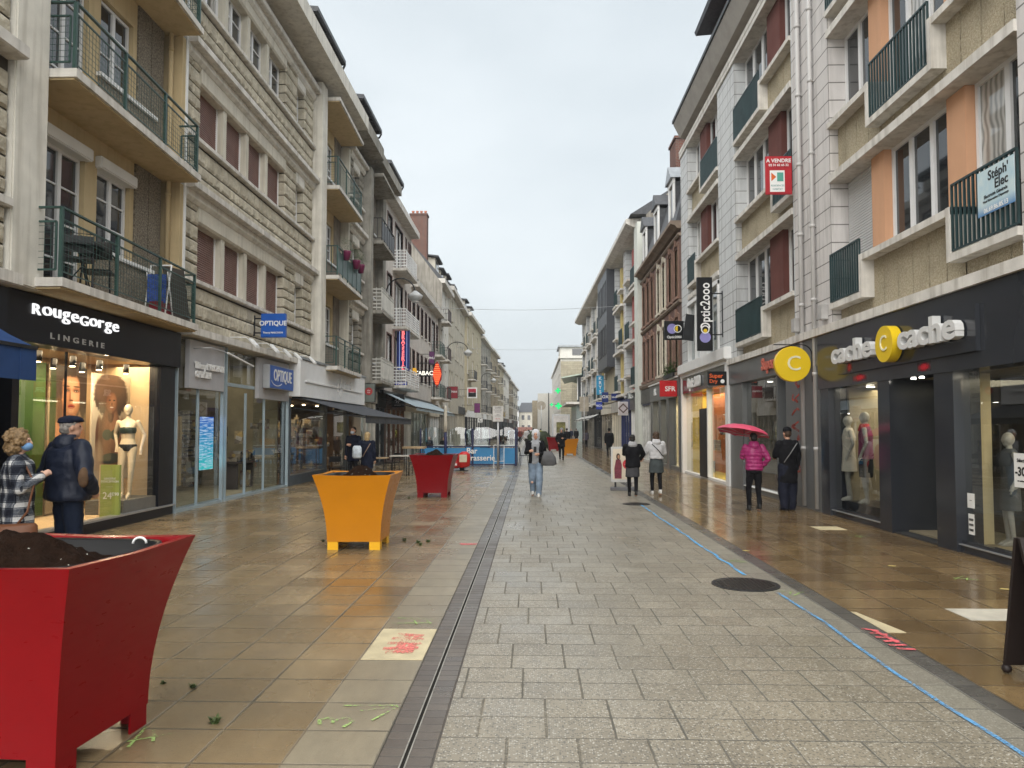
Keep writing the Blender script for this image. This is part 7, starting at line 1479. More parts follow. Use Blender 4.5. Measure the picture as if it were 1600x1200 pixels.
# pharmacy crosses
GRNL = E('pharmacy_green', (.02, .9, .25), .3)
def cross(x, y, z, s, label):
    t = thing('sign', label, 'pharmacy sign', (x, y, z), group='green pharmacy crosses'); q = MB(); q.box(-s, s, 0, .1, -s * .35, s * .35); q.box(-s * .35, s * .35, -.001, .101, s * .351, s); q.box(-s * .35, s * .35, -.001, .101, -s, -s * .351); q.build('lit_cross', GRNL, t, local=True); MB().bar((s, .05, 0), (s + .8, .05, 0), .05).build('bracket', DARKM, t, local=True)
cross(4.05, 114, 7.6, .42, 'upper lit green pharmacy cross at the cross street'); cross(4.2, 116, 5.3, .5, 'lower lit green pharmacy cross at the cross street'); cross(3.3, 122, 5.7, .3, 'small lit green pharmacy cross furthest left')
# street things in the distance
t = thing('advertising_panel', 'framed glass advertising panel standing in the street centre', 'advertising panel', (2.6, 66, 0)); q = MB(); q.box(-.8, .8, -.1, .1, .9, 3.0); q.box(-.3, .3, -.08, .08, 0, .9); q.build('frame', GALV, t, local=True, bevel=.02); MB().box(-.66, .66, -.115, -.101, 1.05, 2.88).build('poster_sheet', M('advert_paper', (.62, .60, .58), .5), t, local=True); MB().box(-.4, .4, -.125, -.116, 1.35, 2.3).build('printed_shape', M('advert_print', (.16, .15, .05), .5, .8, 3), t, local=True)
t = thing('lamp_post', 'tall thin lamp post far up the street', 'lamp post', (2.3, 100, 0)); q = MB(); q.tube([(0, 0, 0), (0, 0, 6.6)], [.11, .06], 8); q.build('pole', DARKM, t, local=True)
t = thing('street_sign', 'round backed road sign on a pole far up the street', 'street sign', (1.35, 105, 0)); MB().tube([(0, 0, 0), (0, 0, 5)], .05, 6).build('pole', GALV, t, local=True); MB().disc((0, 0, 5), .65, .05, 24, 'y').build('sign_plate', M('tan_sign_back', (.35, .31, .25), .5), t, local=True)
t = thing('street_sign', 'square wooden backed sign on a thin pole by the right row', 'street sign', (3.9, 55, 0)); MB().tube([(0, 0, 0), (0, 0, 4.2)], .035, 6).build('pole', GALV, t, local=True); MB().box(-.34, .34, -.03, 0, 3.0, 4.1).build('sign_plate', M('tan_sign_back', (.35, .31, .25), .5), t, local=True)
MB().loft([(0, 0, 0, .35, .35), (.2, 0, 0, .8, .5), (1.1, 0, 0, 1.0, .6), (1.5, 0, 0, .6, .4)], 14).build('shrub', M('dark_shrub', (.04, .05, .03), .9, .5, 5), label='dark clipped shrub mass behind the far planters', cat='shrub', loc=(.6, 62, 0))
def stone_box(x0, x1, y, label): MB().box(x0, x1, y, y + 1.2, 0, 1.05).build('raised_bed', brick('dark_stone_bed', (.14, .12, .10), (.20, .17, .14), (.08, .07, .06), .4, .18, .02), label=label, cat='raised bed', bevel=.02)
stone_box(.9, 3.4, 64, 'dark stone raised bed under the advertising panel')
def car(x, y, rz, paint, label):
    t = thing('parked_car', label, 'car', (x, y, 0), rz, 'cars far up the street'); q = MB(); W_ = .87
    prof = [(-2.05, .35), (-2.1, .7), (-1.9, .92), (-1.25, .98), (-.7, 1.42), (.7, 1.46), (1.5, 1.0), (2.05, .88), (2.1, .45), (2.0, .3)]
    vs = []
    for s, wf in ((-1, 1), (-.86, 1.0), (.86, 1.0), (1, 1)): vs += [(s * (W_ if z < 1.1 else W_ * .84) , yy, z) for yy, z in prof]
    n = len(prof); fs = [tuple(range(n - 1, -1, -1)), tuple(range(3 * n, 4 * n))] + [(k * n + j, k * n + (j + 1) % n, (k + 1) * n + (j + 1) % n, (k + 1) * n + j) for k in range(3) for j in range(n)]
    q.add(vs, fs); q.build('body', paint, t, local=True, bevel=.03)
    w2 = MB(); w2.hexa([(-.62, -1.24, 1.02), (.62, -1.24, 1.02), (.6, -1.16, 1.04), (-.6, -1.16, 1.04), (-.56, -.8, 1.38), (.56, -.8, 1.38), (.54, -.74, 1.36), (-.54, -.74, 1.36)]); w2.build('windscreen', PANE, t, local=True)
    for s in (-1, 1):
        MB().box(s * .74 - .01, s * .74 + .06 * s, -.6, .9, 1.02, 1.36).build('side_window', PANE, t, local=True)
        for yy in (-1.3, 1.3): MB().disc((s * .8, yy, .31), .31, .2, 20, 'x').build('wheel', BLACKP, t, local=True)
        MB().box(s * .62 - .14, s * .62 + .14, -2.11, -2.07, .66, .8).build('headlight', M('headlight_glass', (.6, .6, .58), .15), t, local=True)
    return t
car(-2.6, 104, R(4), M('silver_blue_car_paint', (.33, .40, .48), .2, .05), 'silver blue parked car far up the street on the left'); car(-3.2, 112, R(0), M('dark_car_paint', (.03, .035, .05), .2, .05), 'dark parked car behind the silver blue one'); car(-.2, 128, R(0), M('white_car_paint', (.65, .65, .65), .2, .05), 'white car near the far end of the street')
def bushy(x, y, z, r, label, m_):
    t = thing('plant', label, 'plant', (x, y, z)); q = random.Random(int(x * 9 + y)); m = MB()
    for _ in range(420):
        o = Vector((q.gauss(0, r * .4), q.gauss(0, r * .4), r * .7 + q.gauss(0, r * .33))); n = Vector((q.uniform(-1, 1), q.uniform(-1, 1), q.uniform(-1, 1))).normalized() * r * .12; k = n.cross(Vector((0, .3, 1))) * .5; m.poly(o - n, o + k, o + n, o - k)
    m.build('foliage', m_, t, local=True); MB().loft([(-z, 0, 0, r * .3, r * .3), (.1, 0, 0, r * .35, r * .35)], 10).build('pot', DARKM, t, local=True)
bushy(-2.9, 70, .4, .9, 'dark bushy potted plant far along the left row', M('dark_shrub_leaf', (.05, .07, .035), .7, .5, 3)); bushy(-.35, 75, .4, .9, 'green and ochre shrub in the street centre, far off', M('ochre_shrub_leaf', (.09, .10, .04), .7, .5, 3)); bushy(-3.4, 78, 2.8, .7, 'yellow flowering basket high on the far left row', M('yellow_flower', (.50, .36, .06), .7, .4, 4))
# ================================================================ people
def remesh(mb, name, mat, parent, vox=.012, sm=4, fold=0., ff=8, quilt=0, qf=45, label=None, cut=None):
    me = bpy.data.meshes.new('tmp'); me.from_pydata([tuple(v) for v in mb.v], [], mb.f); bm = bmesh.new(); bm.from_mesh(me); bmesh.ops.recalc_face_normals(bm, faces=bm.faces); bm.to_mesh(me); bm.free()
    o = bpy.data.objects.new('tmp', me); COL.objects.link(o)
    m = o.modifiers.new('r', 'REMESH'); m.mode = 'VOXEL'; m.voxel_size = vox; m.use_smooth_shade = True
    s = o.modifiers.new('s', 'SMOOTH'); s.iterations = sm; s.factor = .5
    dg = bpy.context.evaluated_depsgraph_get(); out = bpy.data.meshes.new_from_object(o.evaluated_get(dg)); bpy.data.objects.remove(o)
    out.name = name
    if fold or quilt or cut:
        nr = [v.normal.copy() for v in out.vertices]
        for v, n in zip(out.vertices, nr):
            c = v.co; d = 0
            if fold: d += fold * (noise.noise((c.x * ff, c.y * ff, c.z * ff * .75)) + .5 * noise.noise((c.x * ff * 2.3 + 3, c.y * ff * 2.3, c.z * ff * 2)) - .35 * abs(noise.noise((c.x * ff * 1.2, c.y * ff * 1.2 + 9, c.z * ff * 2.6))))
            if quilt: d += quilt * (abs(math.sin(c.z * qf + .6 * noise.noise((c.x * 5, c.y * 5, 0)))) ** .5 - .7)
            v.co = c + n * d
    for p in out.polygons: p.use_smooth = True
    out.materials.clear(); out.materials.append(mat)
    ob = bpy.data.objects.new(name, out); COL.objects.link(ob); ob.parent = parent
    if label: ob['label'] = label
    return ob
def limb(mb, pts, rs, n=12):
    P = [Vector(p) for p in pts]
    Q = []; S = []
    for i in range(len(P) - 1):
        for k in range(4): t = k / 4; Q.append(P[i].lerp(P[i + 1], t)); S.append(rs[i] * (1 - t) + rs[i + 1] * t)
    Q.append(P[-1]); S.append(rs[-1]); mb.tube(Q, S, n)
    for p, r_ in zip(P, rs): mb.ball(tuple(p), r_ * .99, 12, 8)
    return mb
def fabric(name, c, rough=.85, var=.15, bs=120, bump=.25): return M(name, c, rough, var, 6, bump, bs)
SKIN = M('skin', (.52, .30, .21), .5, .06, 4); SKIN_P = M('pale_skin', (.58, .36, .27), .5, .06, 4)
BLK = fabric('black_cloth', (.006, .006, .008)); NAVYC = fabric('navy_cloth', (.008, .011, .025)); DJEAN = fabric('dark_denim', (.008, .013, .028)); JEAN = fabric('faded_denim', (.19, .25, .33), .85, .3)
HBROWN = M('brown_hair', (.06, .035, .02), .5, .35, 25, .6, 60); HBLACK = M('black_hair', (.012, .010, .009), .5, .3, 25, .6, 60); HBLOND = M('blond_hair', (.42, .30, .15), .5, .3, 30, .6, 60); HDKBL = M('dark_blond_hair', (.21, .135, .065), .5, .4, 30, .7, 50)
SHOEW = M('white_shoe', (.6, .6, .58), .5); SHOEK = M('black_shoe', (.02, .02, .02), .45); MASKB = M('blue_face_mask', (.16, .30, .52), .7, .08)
def person(x, y, rz, h, label, top=None, topm=BLK, hem=.82, tw=1.0, legs='trousers', legm=BLK, legw=1.0, hair='short', hairm=HBROWN, shoe=SHOEK, stride=.0, arms=('down', 'down'), skin=SKIN, quilt=0, fold=.008, vox=.013, hood=None, group=None, head_turn=0, lean=0, mask=None, sleevem=None, hemflare=1.0, fine=False, qf=45, cat='person'):
    k = h / 1.75; t = thing('person', label, cat, (x, y, 0), rz, group)
    def S(p): return (p[0] * k, p[1] * k, p[2] * k)
    hipz = .93; out = {}
    ft = {}
    for sgn, sd in ((-1, 'L'), (1, 'R')):
        st = stride * (1 if sgn < 0 else -1)
        ank = (sgn * .085, st, .085 + (.05 if st < 0 and stride else 0)); kn = (sgn * .095, st * .45 + .02 + (.03 if st else 0), .49); ft[sd] = (kn, ank)
    A = {}
    for sgn, sd, mode in ((-1, 'L', arms[0]), (1, 'R', arms[1])):
        sh = (sgn * .185 * (.5 + .5 * tw), 0 + lean * .5, 1.425)
        if isinstance(mode, tuple): el, wr = mode; el = (sgn * el[0], el[1], el[2]); wr = (sgn * wr[0], wr[1], wr[2])
        else: el, wr = {'down': ((sgn * .235, -.03, 1.14), (sgn * .235, .05, .88)), 'swing': ((sgn * .24, -.1, 1.16), (sgn * .23, .08, .93)), 'pocket': ((sgn * .30, -.08, 1.16), (sgn * .2, .08, .98)),
            'front': ((sgn * .24, .02, 1.16), (sgn * .10, .26, 1.2)), 'high': ((sgn * .22, .12, 1.2), (sgn * .12, .24, 1.38))}[mode]
        A[sd] = (sh, el, wr)
    # body (skin)
    b = MB()
    b.loft([(.86, 0, 0, .13, .095), (.97, 0, 0, .15, .105), (1.1, 0, 0, .125, .09), (1.3, 0, lean * .3, .155, .105), (1.42, 0, lean * .5, .16, .085), (1.49, 0, lean * .5, .06, .055)], 18)
    for sd in 'LR':
        kn, an = ft[sd]; sgn = -1 if sd == 'L' else 1
        limb(b, [(sgn * .085, 0, .92), kn, an], [.072, .046, .034]); b.loft([(0.02, an[0], an[1] + .06, .035, .11), (.06, an[0], an[1] + .04, .04, .1), (an[2] + .02, an[0], an[1], .036, .04)], 12)
        sh, el, wr = A[sd]; limb(b, [sh, el, wr], [.048, .036, .027])
        w_ = Vector(wr); d = (Vector(wr) - Vector(el)).normalized(); inn = Vector((-sgn, .3, 0)); nrm = d.cross(inn).normalized(); inn = nrm.cross(d).normalized()
        pc = w_ + d * .05; b.tube([w_, w_ + d * .03, w_ + d * .085], [.026, .036, .034], 10)
        for q in range(4):
            o_ = w_ + d * .08 + nrm * (.027 - .018 * q); ln = (.066, .076, .07, .055)[q]; r_ = .0095 if fine else .0115; c = inn * .5
            b.tube([o_ - d * .02, o_ + d * ln * .45 + inn * .006, o_ + d * ln * .75 + inn * .028, o_ + d * ln * .72 + inn * .05], [r_, r_, r_ * .9, r_ * .75], 8)
        b.tube([w_ + d * .025 + nrm * .022, w_ + d * .05 + nrm * .045 + inn * .018, w_ + d * .078 + nrm * .045 + inn * .036], [.013, .012, .010], 8)
    hx, hy, hz = 0, .015 + lean, 1.63
    b.tube([(0, lean * .6 - .005, 1.44), (0, lean - .005, 1.56)], [.055, .05], 12)
    c_, s_ = math.cos(head_turn), math.sin(head_turn)
    def H(p): return (hx + p[0] * c_ - p[1] * s_, hy + p[0] * s_ + p[1] * c_, hz + p[2])
    def hball(mb, p, r): # ellipsoid turned with the head
        q = MB(); q.ball((0, 0, 0), r, 16, 11); mb.add([H((v[0] + p[0], v[1] + p[1], v[2] + p[2])) for v in q.v], q.f, True)
    hball(b, (0, -.008, .018), (.076, .093, .098)); hball(b, (0, .022, -.05), (.056, .066, .066)); hball(b, (0, .094, -.012), (.012, .018, .02)); hball(b, (0, .086, .012), (.009, .012, .028)); hball(b, (0, .075, -.05), (.026, .02, .01)); hball(b, (0, .07, -.088), (.022, .018, .016))
    for sg in (-1, 1): hball(b, (sg * .078, -.005, -.005), (.01, .02, .03)); hball(b, (sg * .034, .072, .03), (.02, .016, .008))
    b.v = [S(v) for v in b.v]; remesh(b, 'body', skin, t, .0075 * k if fine else .0105 * k, 3)
    if mask is None or fine:
        e = MB(); 
        for sg in (-1, 1): hball(e, (sg * .032, .078, .012), (.012, .008, .006))
        e.v = [S(v) for v in e.v]; MBf = e.build('eyes', EYE, t, local=True)
    if mask:
        e = MB(); hball(e, (0, .045, -.05), (.066, .068, .052)); e.v = [S(v) for v in e.v]; e.build('face_mask', mask, t, local=True)
    else:
        e = MB(); hball(e, (0, .092, -.052), (.022, .006, .006)); e.v = [S(v) for v in e.v]; e.build('mouth', LIPS, t, local=True)
    # shoes
    for sd in 'LR':
        kn, an = ft[sd]; q = MB(); z0 = an[2] - .085
        q.loft([(z0 + .0, an[0], an[1] + .055, .044, .135), (z0 + .03, an[0], an[1] + .055, .046, .138), (z0 + .065, an[0], an[1] + .03, .042, .105), (z0 + .11, an[0], an[1] - .01, .043, .055)], 16); q.v = [S(v) for v in q.v]; q.build('shoe', shoe, t, local=True)
    # lower garment
    q = MB(); lw = legw
    if legs == 'trousers':
        q.loft([(.84, 0, 0, .15 * tw ** .3, .115), (.95, 0, 0, .165 * tw ** .5, .125), (1.04, 0, 0, .155 * tw ** .5, .12)], 18)
        for sd in 'LR':
            kn, an = ft[sd]; sgn = -1 if sd == 'L' else 1; limb(q, [(sgn * .082, 0, .92), (kn[0], kn[1], kn[2]), (an[0], an[1] - .005, an[2] + .0)], [.1 * lw ** .5, .07 * lw, .054 * lw])
        q.v = [S(v) for v in q.v]; remesh(q, 'trousers', legm, t, vox * k, 3, fold * 1.5, 9)
    else:   # skirt or coat skirt over leggings
        for sd in 'LR':
            kn, an = ft[sd]; sgn = -1 if sd == 'L' else 1; limb(q, [(sgn * .082, 0, .92), kn, (an[0], an[1], an[2])], [.092, .062, .047])
        q.v = [S(v) for v in q.v]; remesh(q, 'leggings', legm, t, vox * k, 3, fold * .3, 9)
        z0, sm_, fl = legs; q = MB(); q.loft([(z0, 0, 0, .185 * fl, .15 * fl), (z0 + .2, 0, 0, .18 * fl, .145 * fl), (.95, 0, 0, .175, .135), (1.08, 0, 0, .15, .11)], 22); q.v = [S(v) for v in q.v]; remesh(q, 'skirt', sm_, t, vox * k, 3, fold * 1.6, 6)
    # upper garment
    q = MB(); g = tw
    q.loft([(hem, 0, 0, .168 * g * hemflare, .128 * g * hemflare), (hem + .04, 0, 0, .178 * g * hemflare, .138 * g * hemflare), (1.08, 0, lean * .1, .165 * g, .13 * g), (1.28, 0, lean * .3, .19 * g, .135 * g), (1.40, 0, lean * .45, .195 * g ** .7, .12 * g), (1.465, 0, lean * .5, .135, .09), (1.51, 0, lean * .6, .075, .07)], 22)
    sl = MB() if sleevem else q
    for sd in 'LR':
        sh, el, wr = A[sd]; sgn = -1 if sd == 'L' else 1; e_ = Vector(wr) - (Vector(wr) - Vector(el)).normalized() * .01
        limb(sl, [(sh[0] * .93, sh[1], sh[2] - .01), el, tuple(e_)], [.078 * g ** .6, .062 * g ** .7, .048 * g ** .5])
    q.v = [S(v) for v in q.v]; J = remesh(q, 'jacket', topm, t, vox * k, 3, fold * 2.0, 7, quilt, qf)
    if sleevem: sl.v = [S(v) for v in sl.v]; remesh(sl, 'sleeves', sleevem, t, vox * k, 3, fold, 8)
    if hood is not None:
        q = MB(); q.loft([(1.40, 0, -.05 + lean * .5, .12, .09), (1.46, 0, -.06 + lean * .5, .13, .1), (1.53, 0, -.04 + lean * .6, .11, .09), (1.56, 0, -.01 + lean * .7, .085, .075)], 18); q.v = [S(v) for v in q.v]; remesh(q, 'collar', hood, t, vox * k * .8, 3, fold, 12)
    # hair
    q = MB(); hs = hair; rr = random.Random(int(x * 31 + y))
    if hs in ('short', 'cap', 'beanie'): hball(q, (0, -.02, .035), (.083, .092, .092)); hball(q, (0, -.05, -.01), (.075, .06, .075))
    elif hs == 'bob': hball(q, (0, -.018, .035), (.092, .102, .1)); hball(q, (0, -.045, -.04), (.088, .075, .1)); hball(q, (.0, -.04, -.1), (.085, .07, .08))
    elif hs == 'long': hball(q, (0, -.018, .035), (.09, .1, .1)); hball(q, (0, -.05, -.07), (.088, .07, .15)); [hball(q, (rr.uniform(-.07, .07), -.07, -.18 + rr.uniform(-.04, .03)), (.03, .03, .07)) for _ in range(6)]
    elif hs == 'curly':
        hball(q, (0, -.03, .03), (.11, .11, .11)); hball(q, (0, -.06, -.06), (.115, .09, .1))
        for _ in range(46):
            a, e = rr.uniform(0, 6.28), rr.uniform(-.9, 1.4)
            if math.sin(a) * math.cos(e) > .45 and e < .7: continue
            hball(q, (.115 * math.cos(a) * math.cos(e), -.035 + .115 * math.sin(a) * math.cos(e), .0 + .13 * math.sin(e)), (.034, .034, .03))
    elif hs == 'bun': hball(q, (0, -.018, .035), (.085, .095, .096)); hball(q, (0, -.06, .1), (.045, .045, .04))
    elif hs == 'hoodup':
        hball(q, (0, -.035, .03), (.115, .115, .13)); hball(q, (0, -.05, -.07), (.11, .09, .1))
    q.v = [S(v) for v in q.v]; remesh(q, 'hood' if hs == 'hoodup' else 'hair', hairm, t, .007 * k, 1, .010 if hs != 'curly' else .014, 34)
    if hs == 'cap':
        q = MB(); hball(q, (0, -.005, .082), (.098, .12, .045)); hball(q, (0, .075, .07), (.07, .05, .014)); hball(q, (0, -.03, .06), (.093, .1, .03)); q.v = [S(v) for v in q.v]; remesh(q, 'flat_cap', NAVYC, t, .007 * k, 3, .003, 15)
    if hs == 'beanie':
        q = MB(); hball(q, (0, -.012, .065), (.09, .1, .085)); q.v = [S(v) for v in q.v]; remesh(q, 'beanie', BLK, t, .008 * k, 2, .003, 15)
    t['_k'] = k; return t, k, A, S
def strip(parent, pts, w, mat, name='strap', k=1):
    q = MB(); q.tube([tuple(c * k for c in p) for p in pts], w * k, 8); return q.build(name, mat, parent, local=True)
# plaid coat
def plaid():
    a = NT('plaid_wool'); p = a.sep(a.pos()); u = a.m_('ADD', p[0], a.m_('MULTIPLY', p[1], .9))
    def band(v, f, w): return a.m_('LESS_THAN', a.m_('ABSOLUTE', a.m_('SUBTRACT', a.m_('FRACT', a.m_('MULTIPLY', v, f)), .5)), w)
    s = a.m_('ADD', band(u, 7, .16), band(p[2], 7, .16)); s2 = a.m_('ADD', band(u, 14, .06), band(p[2], 14, .06))
    v = a.m_('ADD', a.m_('MULTIPLY', s, .42), a.m_('MULTIPLY', s2, .12)); n = a.noise(a.pos(), 60, 3)
    c = a.ramp(a.m_('MULTIPLY', v, a.m_('ADD', .7, a.m_('MULTIPLY', n, .6))), [(0, (.012, .014, .022)), (.4, (.07, .08, .10)), (.85, (.55, .55, .55))]); a.pbr(c, .95, 0, a.bump(n, .6, .02), .15); return a.m
PLAID = plaid()
t, k, A, S = person(-5.31, 7.5, R(-62), 1.68, 'woman with curly hair, blue mask and black and white plaid coat at the left edge', topm=PLAID, hem=.62, tw=1.18, legm=BLK, hair='curly', hairm=HDKBL, arms=((.27, .02, 1.13), (.07, .2, 1.22)) and ('down', ((.27, .04, 1.14), (.10, .22, 1.26))), mask=MASKB, fine=True, vox=.011, fold=.010, skin=SKIN_P)
strip(t, [(.16, .05, 1.45), (.2, .17, 1.2), (.24, .12, .9), (.25, .02, .75)], .012, M('brown_leather', (.13, .05, .022), .45, .2), 'bag_strap', k)
q = MB(); q.loft([(.48, .27, .02, .07, .19), (.55, .27, .02, .085, .21), (.75, .27, .02, .075, .2), (.78, .27, .02, .03, .18)], 16); q.v = [S(v) for v in q.v]; q.build('handbag', M('brown_leather', (.13, .05, .022), .45, .2), t, local=True)
QN = M('navy_quilted_nylon', (.008, .012, .026), .5, .1, 8, .3, 90, spec=.3)
t, k, A, S = person(-5.1, 8.0, R(-28), 1.84, 'heavy man seen from behind in navy jacket and flat cap, brown elbow patch', topm=QN, hem=.87, tw=1.5, legm=DJEAN, legw=1.2, hair='cap', hairm=M('grey_hair', (.22, .2, .18), .6, .3, 30), arms=('pocket', ((.37, -.04, 1.13), (.25, .12, .97))), fine=True, vox=.011, fold=.007, hood=QN, head_turn=R(-20))
q = MB(); q.loft([(.905, 0, 0, .238, .181), (.92, 0, 0, .24, .183), (.925, 0, 0, .236, .18)], 26); q.v = [S(v) for v in q.v]; q.build('hem_band', M('pale_hem', (.34, .36, .40), .7), t, local=True)
sh, el, wr = A['R']; q = MB(); q.ball(tuple(Vector(el) + Vector((.018, -.03, -.005))), (.055, .05, .105), 14, 10); q.v = [S(v) for v in q.v]; q.build('elbow_patch', M('brown_suede', (.10, .06, .035), .9, .25, 20), t, local=True)
q = MB(); q.loft([(1.505, 0, -.012, .105, .085), (1.52, 0, -.012, .105, .086), (1.525, 0, -.012, .1, .08)], 20); q.v = [S(v) for v in q.v]; q.build('collar_trim', M('brown_trim', (.2, .11, .07), .7), t, local=True)
# couple walking away
t, k, A, S = person(2.54, 18.7, R(-4), 1.55, 'left woman of the pair walking away, black padded jacket over a dark skirt', topm=BLK, hem=.82, tw=1.22, legs=(.55, fabric('dark_grey_skirt', (.055, .055, .06)), 1.08), legm=BLK, hair='short', hairm=HBLACK, stride=.14, arms=('high', ((.3, .05, 1.2), (.24, .16, 1.04))), hood=fabric('light_grey_wool', (.34, .34, .35)), group='pair walking arm in arm')
OFFWH = fabric('white_hood_cloth', (.52, .52, .53)); DKG2 = fabric('dark_green_grey_cloth', (.055, .066, .068))
t, k, A, S = person(3.2, 19.1, R(4), 1.62, 'right woman of the pair walking away, pale hooded top over a dark coat', topm=OFFWH, hem=1.0, tw=1.15, legs=(.62, DKG2, 1.15), legm=BLK, hair='bob', hairm=HBROWN, shoe=SHOEW, stride=.12, arms=(((.27, .08, 1.18), (.34, .1, 1.05)), 'front'), hood=OFFWH, group='pair walking arm in arm')
strip(t, [(-.15, -.14, 1.42), (.02, -.165, 1.25), (.16, -.13, 1.08)], .012, BLK, 'bag_strap', k)
# umbrella woman
MAG = fabric('magenta_puffer_nylon', (.30, .025, .13), .4, .12, 60, .2)
t, k, A, S = person(4.62, 15.5, R(-2), 1.62, 'woman seen from behind in magenta quilted puffer jacket and black trousers under the pink umbrella', topm=MAG, hem=.9, tw=1.1, legm=BLK, legw=.95, hair='short', hairm=HBLACK, stride=.11, arms=('high', 'pocket'), quilt=.012, qf=42, hood=MAG)
um = thing('umbrella', 'open pink umbrella held by the woman in the magenta jacket', 'umbrella', (4.47, 15.72, 1.25), 0); PK = M('pink_umbrella_cloth', (.60, .07, .14), .5, .08, 3, coat=.2)
n = 8; vs = []; fs = []; tl = Matrix.Rotation(R(11), 3, 'Y') @ Matrix.Rotation(R(-6), 3, 'X'); rings = 7
for i in range(rings + 1):
    s = i / rings
    for j in range(n * 3):
        a = 2 * math.pi * j / (n * 3); sc_ = 1 - .07 * (0 if j % 3 == 0 else 1) * s; r_ = .56 * math.sin(s * 1.25) / math.sin(1.25) * sc_; z = .17 * (math.cos(s * 1.25) - math.cos(1.25)) / (1 - math.cos(1.25)) + (.0 if j % 3 == 0 else .015) * s
        vs.append(tuple(tl @ Vector((r_ * math.cos(a), r_ * math.sin(a), z)) + Vector((0, 0, .36))))
m = n * 3
for i in range(rings):
    for j in range(m): fs.append((i * m + j, i * m + (j + 1) % m, (i + 1) * m + (j + 1) % m, (i + 1) * m + j))
vs2 = [(a, b, c - .006) for a, b, c in vs]; q = MB(); q.add(vs + vs2, fs + [tuple(len(vs) + x_ for x_ in f[::-1]) for f in fs]); q.build('canopy', PK, um, local=True)
q = MB(); top_ = tl @ Vector((0, 0, .17)) + Vector((0, 0, .36)); q.tube([(0, 0, -.05), tuple(top_), tuple(top_ * 1.12)], .008, 8); q.build('shaft', DARKM, um, local=True); q = MB()
for j in range(n): a = 2 * math.pi * j / n; q.tube([tuple(tl @ Vector((.56 * math.cos(a), .56 * math.sin(a), 0)) + Vector((0, 0, .35))), tuple(Vector((0, 0, .33)))], .004, 5)
q.build('ribs', GALV, um, local=True); MB().loft([(-.14, 0, 0, .014, .014), (-.03, 0, 0, .016, .016)], 10).build('handle', BLACKP, um, local=True)
# man in black
t, k, A, S = person(5.36, 15.62, R(12), 1.72, 'person dressed all in black with a beanie standing at the grey shop doorway', topm=BLK, hem=.58, tw=1.12, legm=fabric('blue_black_cloth', (.012, .014, .026)), legw=1.75, hair='beanie', hairm=HBROWN, arms=(((.24, .06, 1.17), (.16, .26, 1.12)), 'down'), hemflare=1.05)
strip(t, [(.15, -.13, 1.43), (.0, -.16, 1.25), (-.16, -.13, 1.02)], .01, M('grey_strap', (.2, .2, .2), .6), 'bag_strap', k)
# woman walking towards us
GRW = fabric('grey_knit', (.28, .29, .31)); HOODW = fabric('white_fleece_hood', (.56, .57, .60))
t, k, A, S = person(.1, 18.6, R(176), 1.66, 'young woman in pale hood and ripped jeans walking towards the camera with a phone', topm=GRW, hem=.86, tw=1.0, legm=JEAN, legw=1.45, hair='hoodup', hairm=HOODW, shoe=SHOEW, stride=.1, arms=(((.24, .02, 1.14), (.1, .24, 1.13)), ((.25, .03, 1.16), (.14, .26, 1.2))), fine=True, lean=.01, sleevem=BLK)
q = MB()
for sx in (-1, 1): q.loft([(.88, sx * .12, 0, .075, .14), (1.1, sx * .125, 0, .07, .135), (1.3, sx * .135, 0, .075, .135), (1.44, sx * .11, 0, .075, .1)], 14)
q.loft([(.88, 0, -.07, .17, .075), (1.3, 0, -.07, .19, .075), (1.44, 0, -.06, .16, .05)], 18); q.v = [S(v) for v in q.v]; remesh(q, 'open_jacket', BLK, t, .012, 3, .012, 8)
MB().box(-.035, .035, .30, .312, 1.12, 1.26).build('phone', BLACKP, t, local=True, bevel=.004)
for sx, zz in ((-.09, .5), (.1, .56), (.095, .38)): MB().ball((sx * k, .075, zz * k), (.035, .02, .03), 10, 6).build('knee_tear', SKIN_P, t, local=True)
t = thing('shopping_bag', 'grey bag hanging from the arm of the woman with the phone', 'bag', (.42, 18.45, .78)); q = MB(); q.loft([(.0, 0, 0, .12, .06), (.03, 0, 0, .2, .09), (.2, .0, 0, .18, .08), (.36, -.02, 0, .1, .03)], 16); q.build('bag', fabric('grey_bag_cloth', (.10, .10, .105)), t, local=True); MB().tube([(-.1, 0, .33), (-.12, 0, .47), (-.06, 0, .5), (.04, 0, .33)], .01, 6).build('handle', BLK, t, local=True)
# by the bakery
t, k, A, S = person(-5.5, 22.6, R(160), 1.76, 'man in dark coat with pale face mask facing the camera by the bakery window', topm=NAVYC, hem=.7, tw=1.15, legm=BLK, hair='short', hairm=HBLACK, arms=('front', 'down'), mask=M('pale_face_mask', (.5, .55, .62), .7))
t, k, A, S = person(-4.78, 21.3, R(-10), 1.6, 'woman with blond bob in dark coat seen from behind beyond the yellow planter', topm=NAVYC, hem=.6, tw=1.2, legm=BLK, hair='bob', hairm=HBLOND, arms=('pocket', 'down'))
strip(t, [(.16, -.13, 1.40), (.02, -.17, 1.15), (-.08, -.16, .98)], .014, M('tan_strap', (.25, .17, .12), .5), 'bag_strap', k)
t = thing('shopping_bag', 'white and blue shopping bag carried beside the dark coated man', 'bag', (-4.98, 20.9, .86)); MB().loft([(0, 0, 0, .1, .05), (.05, 0, 0, .14, .07), (.3, 0, 0, .13, .05), (.36, 0, 0, .09, .02)], 14).build('bag', M('white_blue_plastic', (.5, .56, .62), .4, .3, 12), t, local=True)
